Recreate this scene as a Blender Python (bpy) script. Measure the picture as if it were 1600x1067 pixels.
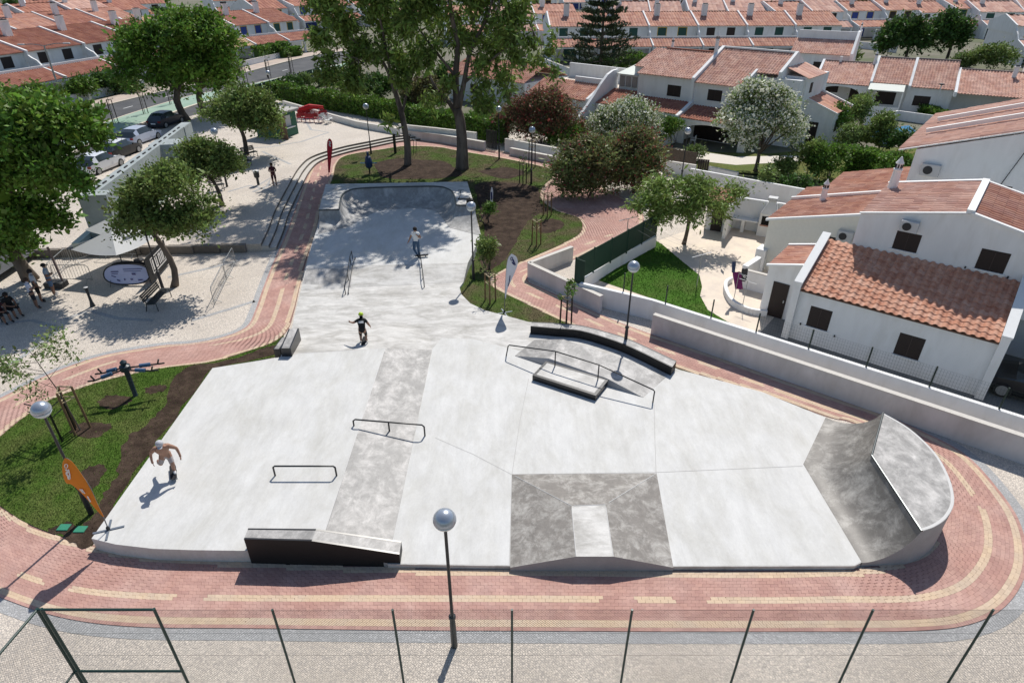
import bpy, bmesh, math, random
import numpy as np
from mathutils import Vector, Matrix
for o in list(bpy.data.objects): bpy.data.objects.remove(o, do_unlink=True)
R = math.radians
random.seed(7)
SC = bpy.context.scene
COL = SC.collection

# ------------------------------------------------------------------ camera
CAM_H, CAM_PITCH, CAM_F = 15.0, R(31.0), 978.0      # drone height, tilt below the horizon, focal length (of 1600 wide)
cd = bpy.data.cameras.new('camera'); cam = bpy.data.objects.new('camera', cd); COL.objects.link(cam)
cam.location = (0, 0, CAM_H); cam.rotation_euler = (R(90) - CAM_PITCH, 0, 0)
cd.sensor_width = 36.0; cd.lens = CAM_F / 1600 * 36.0; cd.clip_end = 3000
SC.camera = cam
# ------------------------------------------------------------------ sky and sun
SUN_EL, SUN_AZ = R(52.5), R(74.0)                   # azimuth counted from +X towards +Y
w = bpy.data.worlds.new('World'); SC.world = w; w.use_nodes = True
nt = w.node_tree; bg = nt.nodes['Background']
sk = nt.nodes.new('ShaderNodeTexSky'); sk.sky_type = 'NISHITA'; sk.sun_disc = False
sk.sun_elevation = SUN_EL; sk.sun_rotation = R(90) - SUN_AZ
sk.air_density = 1.0; sk.dust_density = 0.6; sk.ozone_density = 1.2
nt.links.new(sk.outputs[0], bg.inputs[0]); bg.inputs[1].default_value = 0.1
sl = bpy.data.lights.new('sun', 'SUN'); sun = bpy.data.objects.new('sun', sl); COL.objects.link(sun)
sl.energy = 4.4; sl.angle = R(0.53); sl.color = (1.0, 0.955, 0.89)
dv = Vector((math.cos(SUN_EL) * math.cos(SUN_AZ), math.cos(SUN_EL) * math.sin(SUN_AZ), math.sin(SUN_EL)))
sun.rotation_euler = dv.to_track_quat('Z', 'Y').to_euler(); sun.location = dv * 60
vs = SC.view_settings
vs.view_transform = 'Standard'; vs.look = 'None'; vs.exposure = 0.06; vs.gamma = 1.0; vs.use_curve_mapping = False

# ------------------------------------------------------------------ surveying: bearings taken on the photo -> metres
def ray(x, y):
    u = (x - 800) / CAM_F; v = (y - 533.5) / CAM_F
    c, s = math.cos(CAM_PITCH), math.sin(CAM_PITCH)
    return Vector((u, c - v * s, -(s + v * c)))
def G(x, y, z=0.0):
    d = ray(x, y); t = (z - CAM_H) / d.z
    return Vector((d.x * t, d.y * t, z))
def AY(x, y, Y):                                     # on the upright plane at distance Y
    d = ray(x, y); t = Y / d.y
    return Vector((d.x * t, Y, CAM_H + d.z * t))
def ONP(x, y, P, Q):                                 # on the upright plane through ground points P, Q
    d = ray(x, y); n = Vector((Q[1] - P[1], P[0] - Q[0], 0))
    t = (n.x * P[0] + n.y * P[1]) / (n.x * d.x + n.y * d.y)
    return Vector((d.x * t, d.y * t, CAM_H + d.z * t))
def PXM(P):                                          # pixels per metre at a point
    c, s = math.cos(CAM_PITCH), math.sin(CAM_PITCH)
    return CAM_F / (P[1] * c - (P[2] - CAM_H) * s)
def Hpx(y, base):                                    # height of the point seen at row y above a base point
    v = (y - 533.5) / CAM_F; c, s = math.cos(CAM_PITCH), math.sin(CAM_PITCH)
    return CAM_H + (-v * base[1] * c - base[1] * s) / (c - v * s)

# ------------------------------------------------------------------ materials
MATS = {}
def mat(name, col, rough=0.7, metal=0.0, var=0.0, scale=3.0, bump=0.0, bscale=30.0, spec=0.4, col2=None, mix=(0.4, 0.6),
        detail=6.0, island=0.0, transl=0.0, stretch=None, fine=0.0, nrough=0.62, streak=None):
    """Principled surface: colour mottled by noise in world space, optional second colour, fine relief."""
    if name in MATS: return MATS[name]
    m = bpy.data.materials.new(name); m.use_nodes = True; MATS[name] = m
    n = m.node_tree.nodes; L = m.node_tree.links; p = n['Principled BSDF']
    p.inputs['Roughness'].default_value = rough; p.inputs['Metallic'].default_value = metal
    p.inputs['Specular IOR Level'].default_value = spec
    base = None
    geo = n.new('ShaderNodeNewGeometry'); vec = geo.outputs['Position']
    if stretch:
        mp = n.new('ShaderNodeMapping'); mp.inputs['Scale'].default_value = stretch; L.new(vec, mp.inputs[0]); vec = mp.outputs[0]
    rgb = n.new('ShaderNodeRGB'); rgb.outputs[0].default_value = (*col, 1); base = rgb.outputs[0]
    def noise(s, d=detail, dist=0.0):
        t = n.new('ShaderNodeTexNoise'); t.inputs['Scale'].default_value = s; t.inputs['Detail'].default_value = d
        t.inputs['Roughness'].default_value = nrough; t.inputs['Distortion'].default_value = dist
        L.new(vec, t.inputs['Vector']); return t.outputs['Fac']
    def mixc(f, a, b, bt='MIX'):
        x = n.new('ShaderNodeMix'); x.data_type = 'RGBA'; x.blend_type = bt
        if isinstance(f, float): x.inputs[0].default_value = f
        else: L.new(f, x.inputs[0])
        for k, s in ((6, a), (7, b)):
            if isinstance(s, tuple): x.inputs[k].default_value = (*s, 1)
            else: L.new(s, x.inputs[k])
        return x.outputs[2]
    def rampf(f, a, b, lo=0.0, hi=1.0):
        x = n.new('ShaderNodeMapRange'); L.new(f, x.inputs[0])
        for k, v in zip(range(1, 5), (a, b, lo, hi)): x.inputs[k].default_value = v
        return x.outputs[0]
    if col2: base = mixc(rampf(noise(scale, detail, 0.4), mix[0], mix[1]), base, col2)
    if var:
        hs = n.new('ShaderNodeHueSaturation'); L.new(base, hs.inputs['Color'])
        L.new(rampf(noise(scale * 2.3, 8.0), 0.25, 0.75, 1 - var, 1 + var), hs.inputs['Value']); base = hs.outputs[0]
    if fine:
        hs = n.new('ShaderNodeHueSaturation'); L.new(base, hs.inputs['Color'])
        L.new(rampf(noise(scale * 25, 3.0), 0.3, 0.7, 1 - fine, 1 + fine), hs.inputs['Value']); base = hs.outputs[0]
    if streak:
        mp2 = n.new('ShaderNodeMapping'); mp2.inputs['Scale'].default_value = streak[:3]; mp2.inputs['Rotation'].default_value = (0, 0, 0.35); L.new(geo.outputs['Position'], mp2.inputs[0])
        t2 = n.new('ShaderNodeTexNoise'); t2.inputs['Scale'].default_value = 1.0; t2.inputs['Detail'].default_value = 6; t2.inputs['Distortion'].default_value = 1.2; L.new(mp2.outputs[0], t2.inputs['Vector'])
        hs = n.new('ShaderNodeHueSaturation'); L.new(base, hs.inputs['Color']); L.new(rampf(t2.outputs['Fac'], 0.3, 0.7, 1 - streak[3], 1 + streak[3]), hs.inputs['Value']); base = hs.outputs[0]
    if island:
        hs = n.new('ShaderNodeHueSaturation'); L.new(base, hs.inputs['Color'])
        L.new(rampf(geo.outputs['Random Per Island'], 0, 1, 1 - island, 1 + island), hs.inputs['Value'])
        L.new(rampf(geo.outputs['Random Per Island'], 0, 1, 0.5 - island * 0.045, 0.5 + island * 0.03), hs.inputs['Hue']); base = hs.outputs[0]
    L.new(base, p.inputs['Base Color'])
    if bump:
        b = n.new('ShaderNodeBump'); b.inputs['Strength'].default_value = bump; b.inputs['Distance'].default_value = 0.02
        L.new(noise(bscale, 5.0), b.inputs['Height']); L.new(b.outputs[0], p.inputs['Normal'])
    if transl:
        tr = n.new('ShaderNodeBsdfTranslucent'); L.new(base, tr.inputs[0])
        ms = n.new('ShaderNodeMixShader'); ms.inputs[0].default_value = transl
        L.new(p.outputs[0], ms.inputs[1]); L.new(tr.outputs[0], ms.inputs[2])
        L.new(ms.outputs[0], n['Material Output'].inputs[0])
    return m

# ------------------------------------------------------------------ mesh builder
class MB:
    def __init__(self): self.v = []; self.f = []; self.m = []; self.cm = 0
    def add(self, vs_, fs):
        k = len(self.v); self.v += [tuple(p) for p in vs_]
        self.f += [tuple(i + k for i in f) for f in fs]; self.m += [self.cm] * len(fs); return self
    def quad(self, *p): return self.add(p, [tuple(range(len(p)))])
    def box(self, x0, x1, y0, y1, z0, z1, M=None):
        v = [(x, y, z) for z in (z0, z1) for x, y in ((x0, y0), (x1, y0), (x1, y1), (x0, y1))]
        if M is not None: v = [M @ Vector(p) for p in v]
        return self.add(v, [(3, 2, 1, 0), (4, 5, 6, 7), (0, 1, 5, 4), (1, 2, 6, 5), (2, 3, 7, 6), (3, 0, 4, 7)])
    def bbox(self, x0, x1, y0, y1, z0, z1, b=0.02, M=None):   # box with chamfered upright and top edges
        pts = [(x0 + b, y0), (x1 - b, y0), (x1, y0 + b), (x1, y1 - b), (x1 - b, y1), (x0 + b, y1), (x0, y1 - b), (x0, y0 + b)]
        cx, cy = (x0 + x1) / 2, (y0 + y1) / 2
        top = [(px - b * (1 if px > cx else -1), py - b * (1 if py > cy else -1)) for px, py in pts]
        v = [(*p, z0) for p in pts] + [(*p, z1 - b) for p in pts] + [(*p, z1) for p in top]
        if M is not None: v = [M @ Vector(p) for p in v]
        f = [tuple(range(7, -1, -1)), tuple(range(16, 24))]
        for k in (0, 8):
            f += [(k + i, k + (i + 1) % 8, k + 8 + (i + 1) % 8, k + 8 + i) for i in range(8)]
        return self.add(v, f)
    def prism(self, poly, z0, top=None):                      # poly: list of 3-vectors giving the top, walls down to z0
        n = len(poly); a = sum(poly[i][0] * poly[(i + 1) % n][1] - poly[(i + 1) % n][0] * poly[i][1] for i in range(n))
        if a < 0: poly = poly[::-1]
        v = [tuple(p) for p in poly] + [(p[0], p[1], z0) for p in poly]
        return self.add(v, [tuple(range(n))] + [(i + n, (i + 1) % n + n, (i + 1) % n, i) for i in range(n)] + [tuple(range(2 * n - 1, n - 1, -1))])
    def sheet(self, poly):
        n = len(poly); a = sum(poly[i][0] * poly[(i + 1) % n][1] - poly[(i + 1) % n][0] * poly[i][1] for i in range(n))
        if a < 0: poly = poly[::-1]
        return self.add(poly, [tuple(range(n))])
    def tube(self, pts, r, n=8, cap=True):
        pts = [Vector(p) for p in pts]; rs = r if isinstance(r, (list, tuple)) else [r] * len(pts)
        k = len(self.v); up = Vector((0.13, 0.27, 0.95)); prev = None; vs_ = []
        for i, p in enumerate(pts):
            d = (pts[min(i + 1, len(pts) - 1)] - pts[max(i - 1, 0)])
            if d.length < 1e-9: d = Vector((0, 0, 1))
            d.normalize()
            a = d.cross(up) if prev is None else prev - d * prev.dot(d)
            if a.length < 1e-4: a = d.cross(Vector((1, 0, 0)))
            a.normalize(); b = d.cross(a); prev = a
            vs_ += [p + (a * math.cos(2 * math.pi * j / n) + b * math.sin(2 * math.pi * j / n)) * rs[i] for j in range(n)]
        fs = [(i * n + j, i * n + (j + 1) % n, (i + 1) * n + (j + 1) % n, (i + 1) * n + j) for i in range(len(pts) - 1) for j in range(n)]
        if cap: fs += [tuple(range(n - 1, -1, -1)), tuple(range((len(pts) - 1) * n, len(pts) * n))]
        return self.add(vs_, fs)
    def lathe(self, prof, c=(0, 0, 0), n=16):
        vs_ = []; c = Vector(c)
        for r, z in prof: vs_ += [c + Vector((r * math.cos(2 * math.pi * j / n), r * math.sin(2 * math.pi * j / n), z)) for j in range(n)]
        fs = [(i * n + j, i * n + (j + 1) % n, (i + 1) * n + (j + 1) % n, (i + 1) * n + j) for i in range(len(prof) - 1) for j in range(n)]
        fs += [tuple(range(n - 1, -1, -1)), tuple(range((len(prof) - 1) * n, len(prof) * n))]
        return self.add(vs_, fs)
    def ball(self, c, r, n=12, m=8, sz=1.0):
        return self.lathe([(max(1e-3, r * math.sin(math.pi * i / m)), -r * sz * math.cos(math.pi * i / m)) for i in range(m + 1)], c, n)
    def grid(self, rows):                                     # rows of points -> quad sheet
        n = len(rows[0]); vs_ = [p for r_ in rows for p in r_]
        return self.add(vs_, [(i * n + j, i * n + j + 1, (i + 1) * n + j + 1, (i + 1) * n + j) for i in range(len(rows) - 1) for j in range(n - 1)])
    def build(self, name, ms, parent=None, smooth=False, world=True):
        me = bpy.data.meshes.new(name)
        off = OFF.get(parent.name, Vector((0, 0, 0))) if (parent and world) else Vector((0, 0, 0))
        me.from_pydata([(p[0] - off[0], p[1] - off[1], p[2] - off[2]) for p in self.v], [], self.f)
        for m_ in (ms if isinstance(ms, (list, tuple)) else [ms]): me.materials.append(m_)
        if self.cm or any(self.m): me.polygons.foreach_set('material_index', self.m)
        if smooth is True: me.polygons.foreach_set('use_smooth', [True] * len(me.polygons))
        elif smooth: me.set_sharp_from_angle(angle=R(smooth)); me.polygons.foreach_set('use_smooth', [True] * len(me.polygons))
        o = bpy.data.objects.new(name, me); COL.objects.link(o)
        if parent: o.parent = parent; OFF[o.name] = off
        return o
OFF = {}                                              # world offset of each root
def tag(o, label=None, cat=None, group=None, kind=None):
    for k, v in (('label', label), ('category', cat), ('group', group), ('kind', kind)):
        if v: o[k] = v
    return o
def thing(name, label, cat, loc=(0, 0, 0), rz=0.0, group=None):
    o = bpy.data.objects.new(name, None); COL.objects.link(o); o.location = loc; o.rotation_euler = (0, 0, rz)
    o.empty_display_size = 0.3
    OFF[o.name] = Vector(loc) if abs(rz) < 1e-9 else Vector((0, 0, 0))
    return tag(o, label, cat, group)
def copy_tree(o, parent=None):
    c = o.copy(); COL.objects.link(c); c.parent = parent
    for ch in o.children: copy_tree(ch, c)
    return c
def fast_mesh(name, verts, faces, m, parent=None, off=None, nper=4):
    """numpy arrays -> mesh object (verts Nx3, faces Mxnper)"""
    me = bpy.data.meshes.new(name)
    if off is None: off = OFF.get(parent.name, Vector((0, 0, 0))) if parent else (0, 0, 0)
    verts = np.asarray(verts, np.float32) - np.asarray(off, np.float32); faces = np.asarray(faces, np.int32)
    me.vertices.add(len(verts)); me.vertices.foreach_set('co', verts.ravel())
    me.loops.add(faces.size); me.loops.foreach_set('vertex_index', faces.ravel())
    me.polygons.add(len(faces)); me.polygons.foreach_set('loop_start', np.arange(0, faces.size, nper, dtype=np.int32))
    me.polygons.foreach_set('loop_total', np.full(len(faces), nper, np.int32))
    me.polygons.foreach_set('use_smooth', np.zeros(len(faces), bool)); me.update(calc_edges=True)
    for q in (m if isinstance(m, (list, tuple)) else [m]): me.materials.append(q)
    o = bpy.data.objects.new(name, me); COL.objects.link(o)
    if parent: o.parent = parent; OFF[o.name] = Vector(off)
    return o
def smooth_line(pts, n=6):
    """Catmull-Rom through 2D/3D points"""
    pts = [Vector(p) if len(p) == 3 else Vector((p[0], p[1], 0.0)) for p in pts]; out = []
    for i in range(len(pts) - 1):
        p0, p1, p2, p3 = pts[max(i - 1, 0)], pts[i], pts[i + 1], pts[min(i + 2, len(pts) - 1)]
        for k in range(n):
            t = k / n
            out.append(0.5 * ((2 * p1) + (p2 - p0) * t + (2 * p0 - 5 * p1 + 4 * p2 - p3) * t * t + (3 * p1 - p0 - 3 * p2 + p3) * t ** 3))
    return out + [pts[-1]]
def offset_line(pts, d):
    out = []
    for i, p in enumerate(pts):
        t = Vector(pts[min(i + 1, len(pts) - 1)]) - Vector(pts[max(i - 1, 0)]); t.z = 0; t.normalize()
        out.append(Vector(p) + Vector((t.y, -t.x, 0)) * d)
    return out
def inside(poly, x, y):
    """vectorised point in polygon"""
    c = np.zeros(len(x), bool); n = len(poly)
    for i in range(n):
        x0, y0 = poly[i][0], poly[i][1]; x1, y1 = poly[i - 1][0], poly[i - 1][1]
        cond = ((y0 > y) != (y1 > y)) & (x < (x1 - x0) * (y - y0) / ((y1 - y0) + 1e-12) + x0)
        c ^= cond
    return c
# ================================================================== SETTING
def cobble_mat(name, col, col2, scale, dark, var=0.16):
    m = bpy.data.materials.new(name); m.use_nodes = True; n = m.node_tree.nodes; L = m.node_tree.links; p = n['Principled BSDF']
    p.inputs['Roughness'].default_value = 0.75
    geo = n.new('ShaderNodeNewGeometry')
    vo = n.new('ShaderNodeTexVoronoi'); vo.feature = 'DISTANCE_TO_EDGE'; vo.inputs['Scale'].default_value = scale
    vc = n.new('ShaderNodeTexVoronoi'); vc.inputs['Scale'].default_value = scale
    for v_ in (vo, vc):
        v_.inputs['Randomness'].default_value = 0.75; L.new(geo.outputs['Position'], v_.inputs['Vector'])
    no = n.new('ShaderNodeTexNoise'); no.inputs['Scale'].default_value = 0.35; no.inputs['Detail'].default_value = 7; L.new(geo.outputs['Position'], no.inputs['Vector'])
    rm = n.new('ShaderNodeMapRange'); L.new(no.outputs['Fac'], rm.inputs[0])
    for k, v in zip(range(1, 5), (0.35, 0.68, 0, 1)): rm.inputs[k].default_value = v
    a = n.new('ShaderNodeMix'); a.data_type = 'RGBA'; L.new(rm.outputs[0], a.inputs[0]); a.inputs[6].default_value = (*col, 1); a.inputs[7].default_value = (*col2, 1)
    sp = n.new('ShaderNodeSeparateColor'); L.new(vc.outputs['Color'], sp.inputs[0])
    r2 = n.new('ShaderNodeMapRange'); L.new(sp.outputs[0], r2.inputs[0])
    for k, v in zip(range(1, 5), (0, 1, 1 - var, 1 + var)): r2.inputs[k].default_value = v
    hs = n.new('ShaderNodeHueSaturation'); L.new(a.outputs[2], hs.inputs['Color']); L.new(r2.outputs[0], hs.inputs['Value'])
    e = n.new('ShaderNodeMapRange'); L.new(vo.outputs['Distance'], e.inputs[0])
    for k, v in zip(range(1, 5), (0.02, 0.14, 1, 0)): e.inputs[k].default_value = v
    b = n.new('ShaderNodeMix'); b.data_type = 'RGBA'; L.new(e.outputs[0], b.inputs[0]); L.new(hs.outputs[0], b.inputs[6]); b.inputs[7].default_value = (*dark, 1)
    L.new(b.outputs[2], p.inputs['Base Color'])
    bp = n.new('ShaderNodeBump'); bp.inputs['Strength'].default_value = 0.5; bp.inputs['Distance'].default_value = 0.012; bp.invert = True
    L.new(e.outputs[0], bp.inputs['Height']); L.new(bp.outputs[0], p.inputs['Normal'])
    return m
M_COB = cobble_mat('limestone_cobble', (0.72, 0.64, 0.545), (0.58, 0.505, 0.42), 15.0, (0.40, 0.36, 0.32), 0.12)
M_COBD = cobble_mat('dark_cobble', (0.21, 0.215, 0.225), (0.33, 0.33, 0.325), 12.0, (0.15, 0.15, 0.15))
M_COBL = cobble_mat('grey_border_cobble', (0.47, 0.465, 0.46), (0.37, 0.365, 0.36), 15.0, (0.31, 0.31, 0.305))
M_CONC = mat('pale_concrete', (0.60, 0.595, 0.575), 0.72, streak=(5.0, 0.5, 1.0, 0.03), col2=(0.51, 0.50, 0.465), mix=(0.42, 0.66), scale=0.6, var=0.1, fine=0.045, bump=0.06, bscale=12, detail=14, nrough=0.74, stretch=(1.5, 0.7, 1))
M_CONCM = mat('worn_concrete', (0.58, 0.565, 0.535), 0.68, streak=(0.5, 4.0, 1.0, 0.07), col2=(0.37, 0.355, 0.325), mix=(0.44, 0.64), scale=0.9, var=0.2, fine=0.07, bump=0.08, bscale=14, detail=14, stretch=(0.7, 1.6, 1), nrough=0.72)
M_CONCB = mat('trowelled_concrete', (0.27, 0.262, 0.25), 0.5, col2=(0.52, 0.50, 0.475), mix=(0.44, 0.64), scale=1.5, var=0.3, fine=0.1, bump=0.06, bscale=10, detail=14, stretch=(1.0, 0.8, 1), nrough=0.75)
M_CONCP = mat('polished_concrete', (0.16, 0.148, 0.132), 0.5, col2=(0.42, 0.40, 0.365), mix=(0.47, 0.70), scale=1.2, var=0.34, fine=0.1, bump=0.05, bscale=10, detail=14, nrough=0.74)
M_CONCY = mat('dark_trowelled_concrete', (0.205, 0.188, 0.168), 0.6, col2=(0.45, 0.43, 0.395), mix=(0.46, 0.66), scale=1.7, var=0.32, fine=0.1, bump=0.06, bscale=10, detail=14, nrough=0.76)
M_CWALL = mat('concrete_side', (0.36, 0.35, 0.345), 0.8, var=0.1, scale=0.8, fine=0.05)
M_JOINT = mat('saw_cut_joint', (0.43, 0.42, 0.40), 0.9)
M_STEEL = mat('black_steel', (0.012, 0.012, 0.013), 0.35, metal=0.0, spec=0.6)
M_GRASS = mat('lawn', (0.062, 0.115, 0.018), 0.95, col2=(0.10, 0.125, 0.035), mix=(0.42, 0.62), scale=0.55, var=0.25, fine=0.35, bump=0.7, bscale=25, spec=0.1)
M_GRASS2 = mat('garden_lawn', (0.055, 0.13, 0.016), 0.95, col2=(0.075, 0.125, 0.025), mix=(0.45, 0.62), scale=0.6, var=0.2, fine=0.35, bump=0.7, bscale=25, spec=0.1)
M_SOIL = mat('dark_soil', (0.040, 0.027, 0.020), 0.95, col2=(0.075, 0.052, 0.038), mix=(0.4, 0.65), scale=1.6, var=0.3, fine=0.5, bump=1.0, bscale=16, spec=0.1)
M_ASPH = mat('asphalt', (0.062, 0.064, 0.068), 0.85, col2=(0.10, 0.10, 0.10), mix=(0.4, 0.7), scale=0.35, var=0.12, fine=0.15)
M_GREENP = mat('green_paint', (0.24, 0.36, 0.27), 0.8, col2=(0.31, 0.41, 0.33), mix=(0.4, 0.65), scale=0.5, var=0.1)
M_PINKP = mat('pink_pavement', (0.50, 0.40, 0.33), 0.85, col2=(0.42, 0.35, 0.29), scale=0.6, var=0.12, fine=0.1)
M_CREAML = mat('cream_kerb', (0.62, 0.55, 0.44), 0.8, var=0.1)
M_WHITE = mat('white_render', (0.80, 0.80, 0.79), 0.8, col2=(0.66, 0.645, 0.61), mix=(0.5, 0.82), scale=0.7, streak=(1.6, 1.6, 0.25, 0.03), var=0.035, detail=9, stretch=(1.4, 1.4, 0.5))
M_WPAINT = mat('white_road_paint', (0.75, 0.75, 0.73), 0.7, var=0.1)
M_TERRA = mat('terrain_soil', (0.17, 0.155, 0.115), 0.95, col2=(0.10, 0.115, 0.055), mix=(0.45, 0.6), scale=0.06, var=0.25, fine=0.1)
M_TILEF = mat('patio_tiles', (0.62, 0.53, 0.44), 0.7, col2=(0.70, 0.60, 0.48), scale=0.8, var=0.08, fine=0.05)
M_MORTAR = mat('path_bedding', (0.29, 0.175, 0.145), 0.95, var=0.2)

def struct(name, mb, m, parent=None, label=None, **k):
    o = mb.build(name, m, parent, **k)
    if not parent: tag(o, label, None, None, 'structure')
    return o

struct('ground', MB().sheet([(-700, -60, -0.12), (700, -60, -0.12), (700, 1400, -0.12), (-700, 1400, -0.12)]), M_TERRA)
struct('plaza_paving', MB().sheet([(-60, 0, -0.02), (24, 0, -0.02), (24, 30, -0.02), (12, 62, -0.02), (-4, 70, -0.02), (-60, 66, -0.02)]), M_COB)

# ---------- raised plaza with three curved steps
ZPL = 0.45
edge = smooth_line([(-15.3, 35.75), (-15.75, 38.5), (-16.45, 42), (-17.25, 47.5), (-17.9, 52.6), (-17.75, 56.2), (-16.0, 59.4), (-13.9, 61.6), (-11.4, 63.9), (-7.6, 65.4)], 6)
back = [(-7.2, 66.6), (-28.5, 83.0), (-33.5, 83.0), (-37.0, 70.0), (-37.5, 52.0), (-46, 44), (-46, 33.9)]
terr = struct('raised_plaza', MB().prism([Vector((p[0], p[1], ZPL)) for p in edge] + [Vector((*p, ZPL)) for p in back], -0.1), M_COB)
M_STEP = mat('step_stone', (0.52, 0.485, 0.43), 0.8, var=0.1, scale=1.2, fine=0.08)
M_STEPD = mat('step_riser', (0.16, 0.14, 0.12), 0.9, var=0.2)
for k, (d0, d1, z) in enumerate(((0.0, 0.42, 0.30), (0.42, 0.84, 0.15))):
    a = offset_line(edge, d0); b = offset_line(edge, d1)
    mb = MB()
    for i in range(len(a) - 1):
        A0, A1, B0, B1 = [Vector((q[0], q[1], z)) for q in (a[i], a[i + 1], b[i], b[i + 1])]
        mb.quad(A0, B0, B1, A1)
        mb.quad(B0, Vector((B0.x, B0.y, z - 0.2)), Vector((B1.x, B1.y, z - 0.2)), B1)
    mb.prism([Vector((*a[0][:2], z)), Vector((*b[0][:2], z)), Vector((*b[0][:2], z)) + Vector((0, .02, 0)), Vector((*a[0][:2], z)) + Vector((0, .02, 0))], -0.1)
    mb.build('step', M_STEP, terr)
for d, z in ((0.0, 0.45), (0.42, 0.30), (0.84, 0.15)):      # dark stone nosing along every riser
    a = offset_line(edge, d - 0.015); b = offset_line(edge, d + 0.012); mb = MB()
    for i in range(len(a) - 1):
        A0, A1, B0, B1 = [Vector((q[0], q[1], z + 0.006)) for q in (a[i], a[i + 1], b[i], b[i + 1])]
        dz = Vector((0, 0, 0.15))
        mb.quad(A0, B0, B1, A1); mb.quad(B0, B0 - dz, B1 - dz, B1)
    mb.build('step_nosing', M_STEPD, terr)
for i in range(18):                                          # kerb blocks of the low retaining wall
    x0 = -16.2 - i * 1.55
    MB().bbox(x0 - 1.535, x0, 35.58 - (x0 + 15) * -0.072 - 0.02, 35.9 - (x0 + 15) * -0.072, -0.08, 0.475, 0.015).build('kerb_block', M_STEPD if i % 2 else mat('kerb_stone', (0.2, 0.175, 0.15), 0.9, var=0.2), terr)
# dark cobble bands let into the plaza
def band(name, pts, wd, z, m, parent):
    mb = MB(); l = offset_line(pts, -wd / 2); r_ = offset_line(pts, wd / 2)
    for i in range(len(pts) - 1):
        mb.quad(*[Vector((q[0], q[1], z)) for q in (l[i], r_[i], r_[i + 1], l[i + 1])])
    return mb.build(name, m, parent)
for pts in ([(410, 237), (454, 257)], [(474, 184), (486, 203), (514, 207), (470, 222), (420, 230), (360, 233)], [(400, 292), (423, 278), (418, 291), (395, 300)], [(356, 300), (390, 290), (430, 300)], [(300, 280), (390, 262)]):
    band('cobble_band', [G(x, y, ZPL) for x, y in pts], 0.26, ZPL + 0.004, M_COBL, terr)
plz = bpy.data.objects['plaza_paving']
for pts in ([(95, 500), (140, 485), (185, 497), (240, 500)], [(262, 433), (330, 418), (390, 402)], [(300, 500), (360, 482), (398, 470)], [(0, 505), (50, 500), (95, 512), (30, 560), (0, 575)]):
    band('cobble_band', [G(x, y) for x, y in pts], 0.24, -0.014, M_COBL, plz)

# ---------- bike path: individual bricks
PAIRS_A = [((-45, 735), (-200, 745)), ((-28, 765), (-150, 840)), ((10, 797), (-50, 908)), ((60, 825), (25, 942)), ((143, 850), (110, 967)), ((250, 867), (220, 979)), ((390, 875), (390, 981)),
 ((620, 884), (620, 984)), ((800, 888), (800, 985)), ((1050, 890), (1050, 986)), ((1250, 890), (1270, 986)), ((1345, 886), (1430, 985)), ((1405, 872), (1515, 975)), ((1440, 855), (1573, 945)),
 ((1455, 830), (1604, 890)), ((1462, 800), (1598, 828)), ((1455, 770), (1570, 777)), ((1435, 725), (1510, 711)), ((1395, 690), (1440, 673)), ((1330, 660), (1370, 643)), ((1290, 650), (1320, 626)),
 ((1180, 612), (1210, 588)), ((1070, 579), (1100, 549)), ((980, 546), (1012, 520)), ((870, 498), (935, 490)), ((800, 464), (850, 452)), ((771, 449), (826, 440)), ((765, 436), (828, 428)),
 ((785, 422), (850, 419)), ((840, 398), (890, 408)), ((880, 380), (930, 390)), ((908, 362), (965, 376)), ((904, 341), (1000, 360)), ((868, 329), (1005, 336)), ((846, 312), (985, 315)), ((847, 294), (940, 292)),
 ((862, 278), (915, 273)), ((868, 268), (905, 258))]
PAIRS_B = [((868, 266), (890, 253)), ((827, 256), (840, 247)), ((777, 246), (790, 238)), ((740, 240), (750, 232)), ((711, 235), (711, 226)), ((682, 230), (682, 220)), ((632, 229), (640, 217)), ((595, 234), (600, 223)),
 ((557, 240), (550, 230)), ((535, 246), (522, 237)), ((525, 258), (497, 248)), ((520, 278), (483, 270)), ((507, 310), (469, 305)), ((493, 360), (448, 362)), ((478, 410), (427, 410)), ((468, 450), (411, 450)),
 ((460, 485), (399, 484)), ((450, 515), (385, 510)), ((430, 533), (350, 526)), ((400, 545), (300, 536)), ((332, 565), (250, 540)), ((250, 576), (162, 555)), ((175, 592), (100, 575)), ((125, 607), (60, 592)),
 ((75, 627), (10, 617)), ((25, 662), (-60, 652)), ((-12, 695), (-130, 692)), ((-45, 735), (-200, 745))]
M_BRICK = mat('red_paver', (0.44, 0.25, 0.205), 0.85, col2=(0.51, 0.325, 0.275), mix=(0.42, 0.68), scale=0.6, var=0.12, island=0.08, fine=0.06)
M_BRICKC = mat('cream_paver', (0.60, 0.45, 0.31), 0.85, col2=(0.57, 0.45, 0.34), mix=(0.4, 0.65), scale=0.9, var=0.07, island=0.07, fine=0.06)
path = MB()
PATH_OUT = []
bricks = []                                                   # (centre, direction, half length, cream?)
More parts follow.
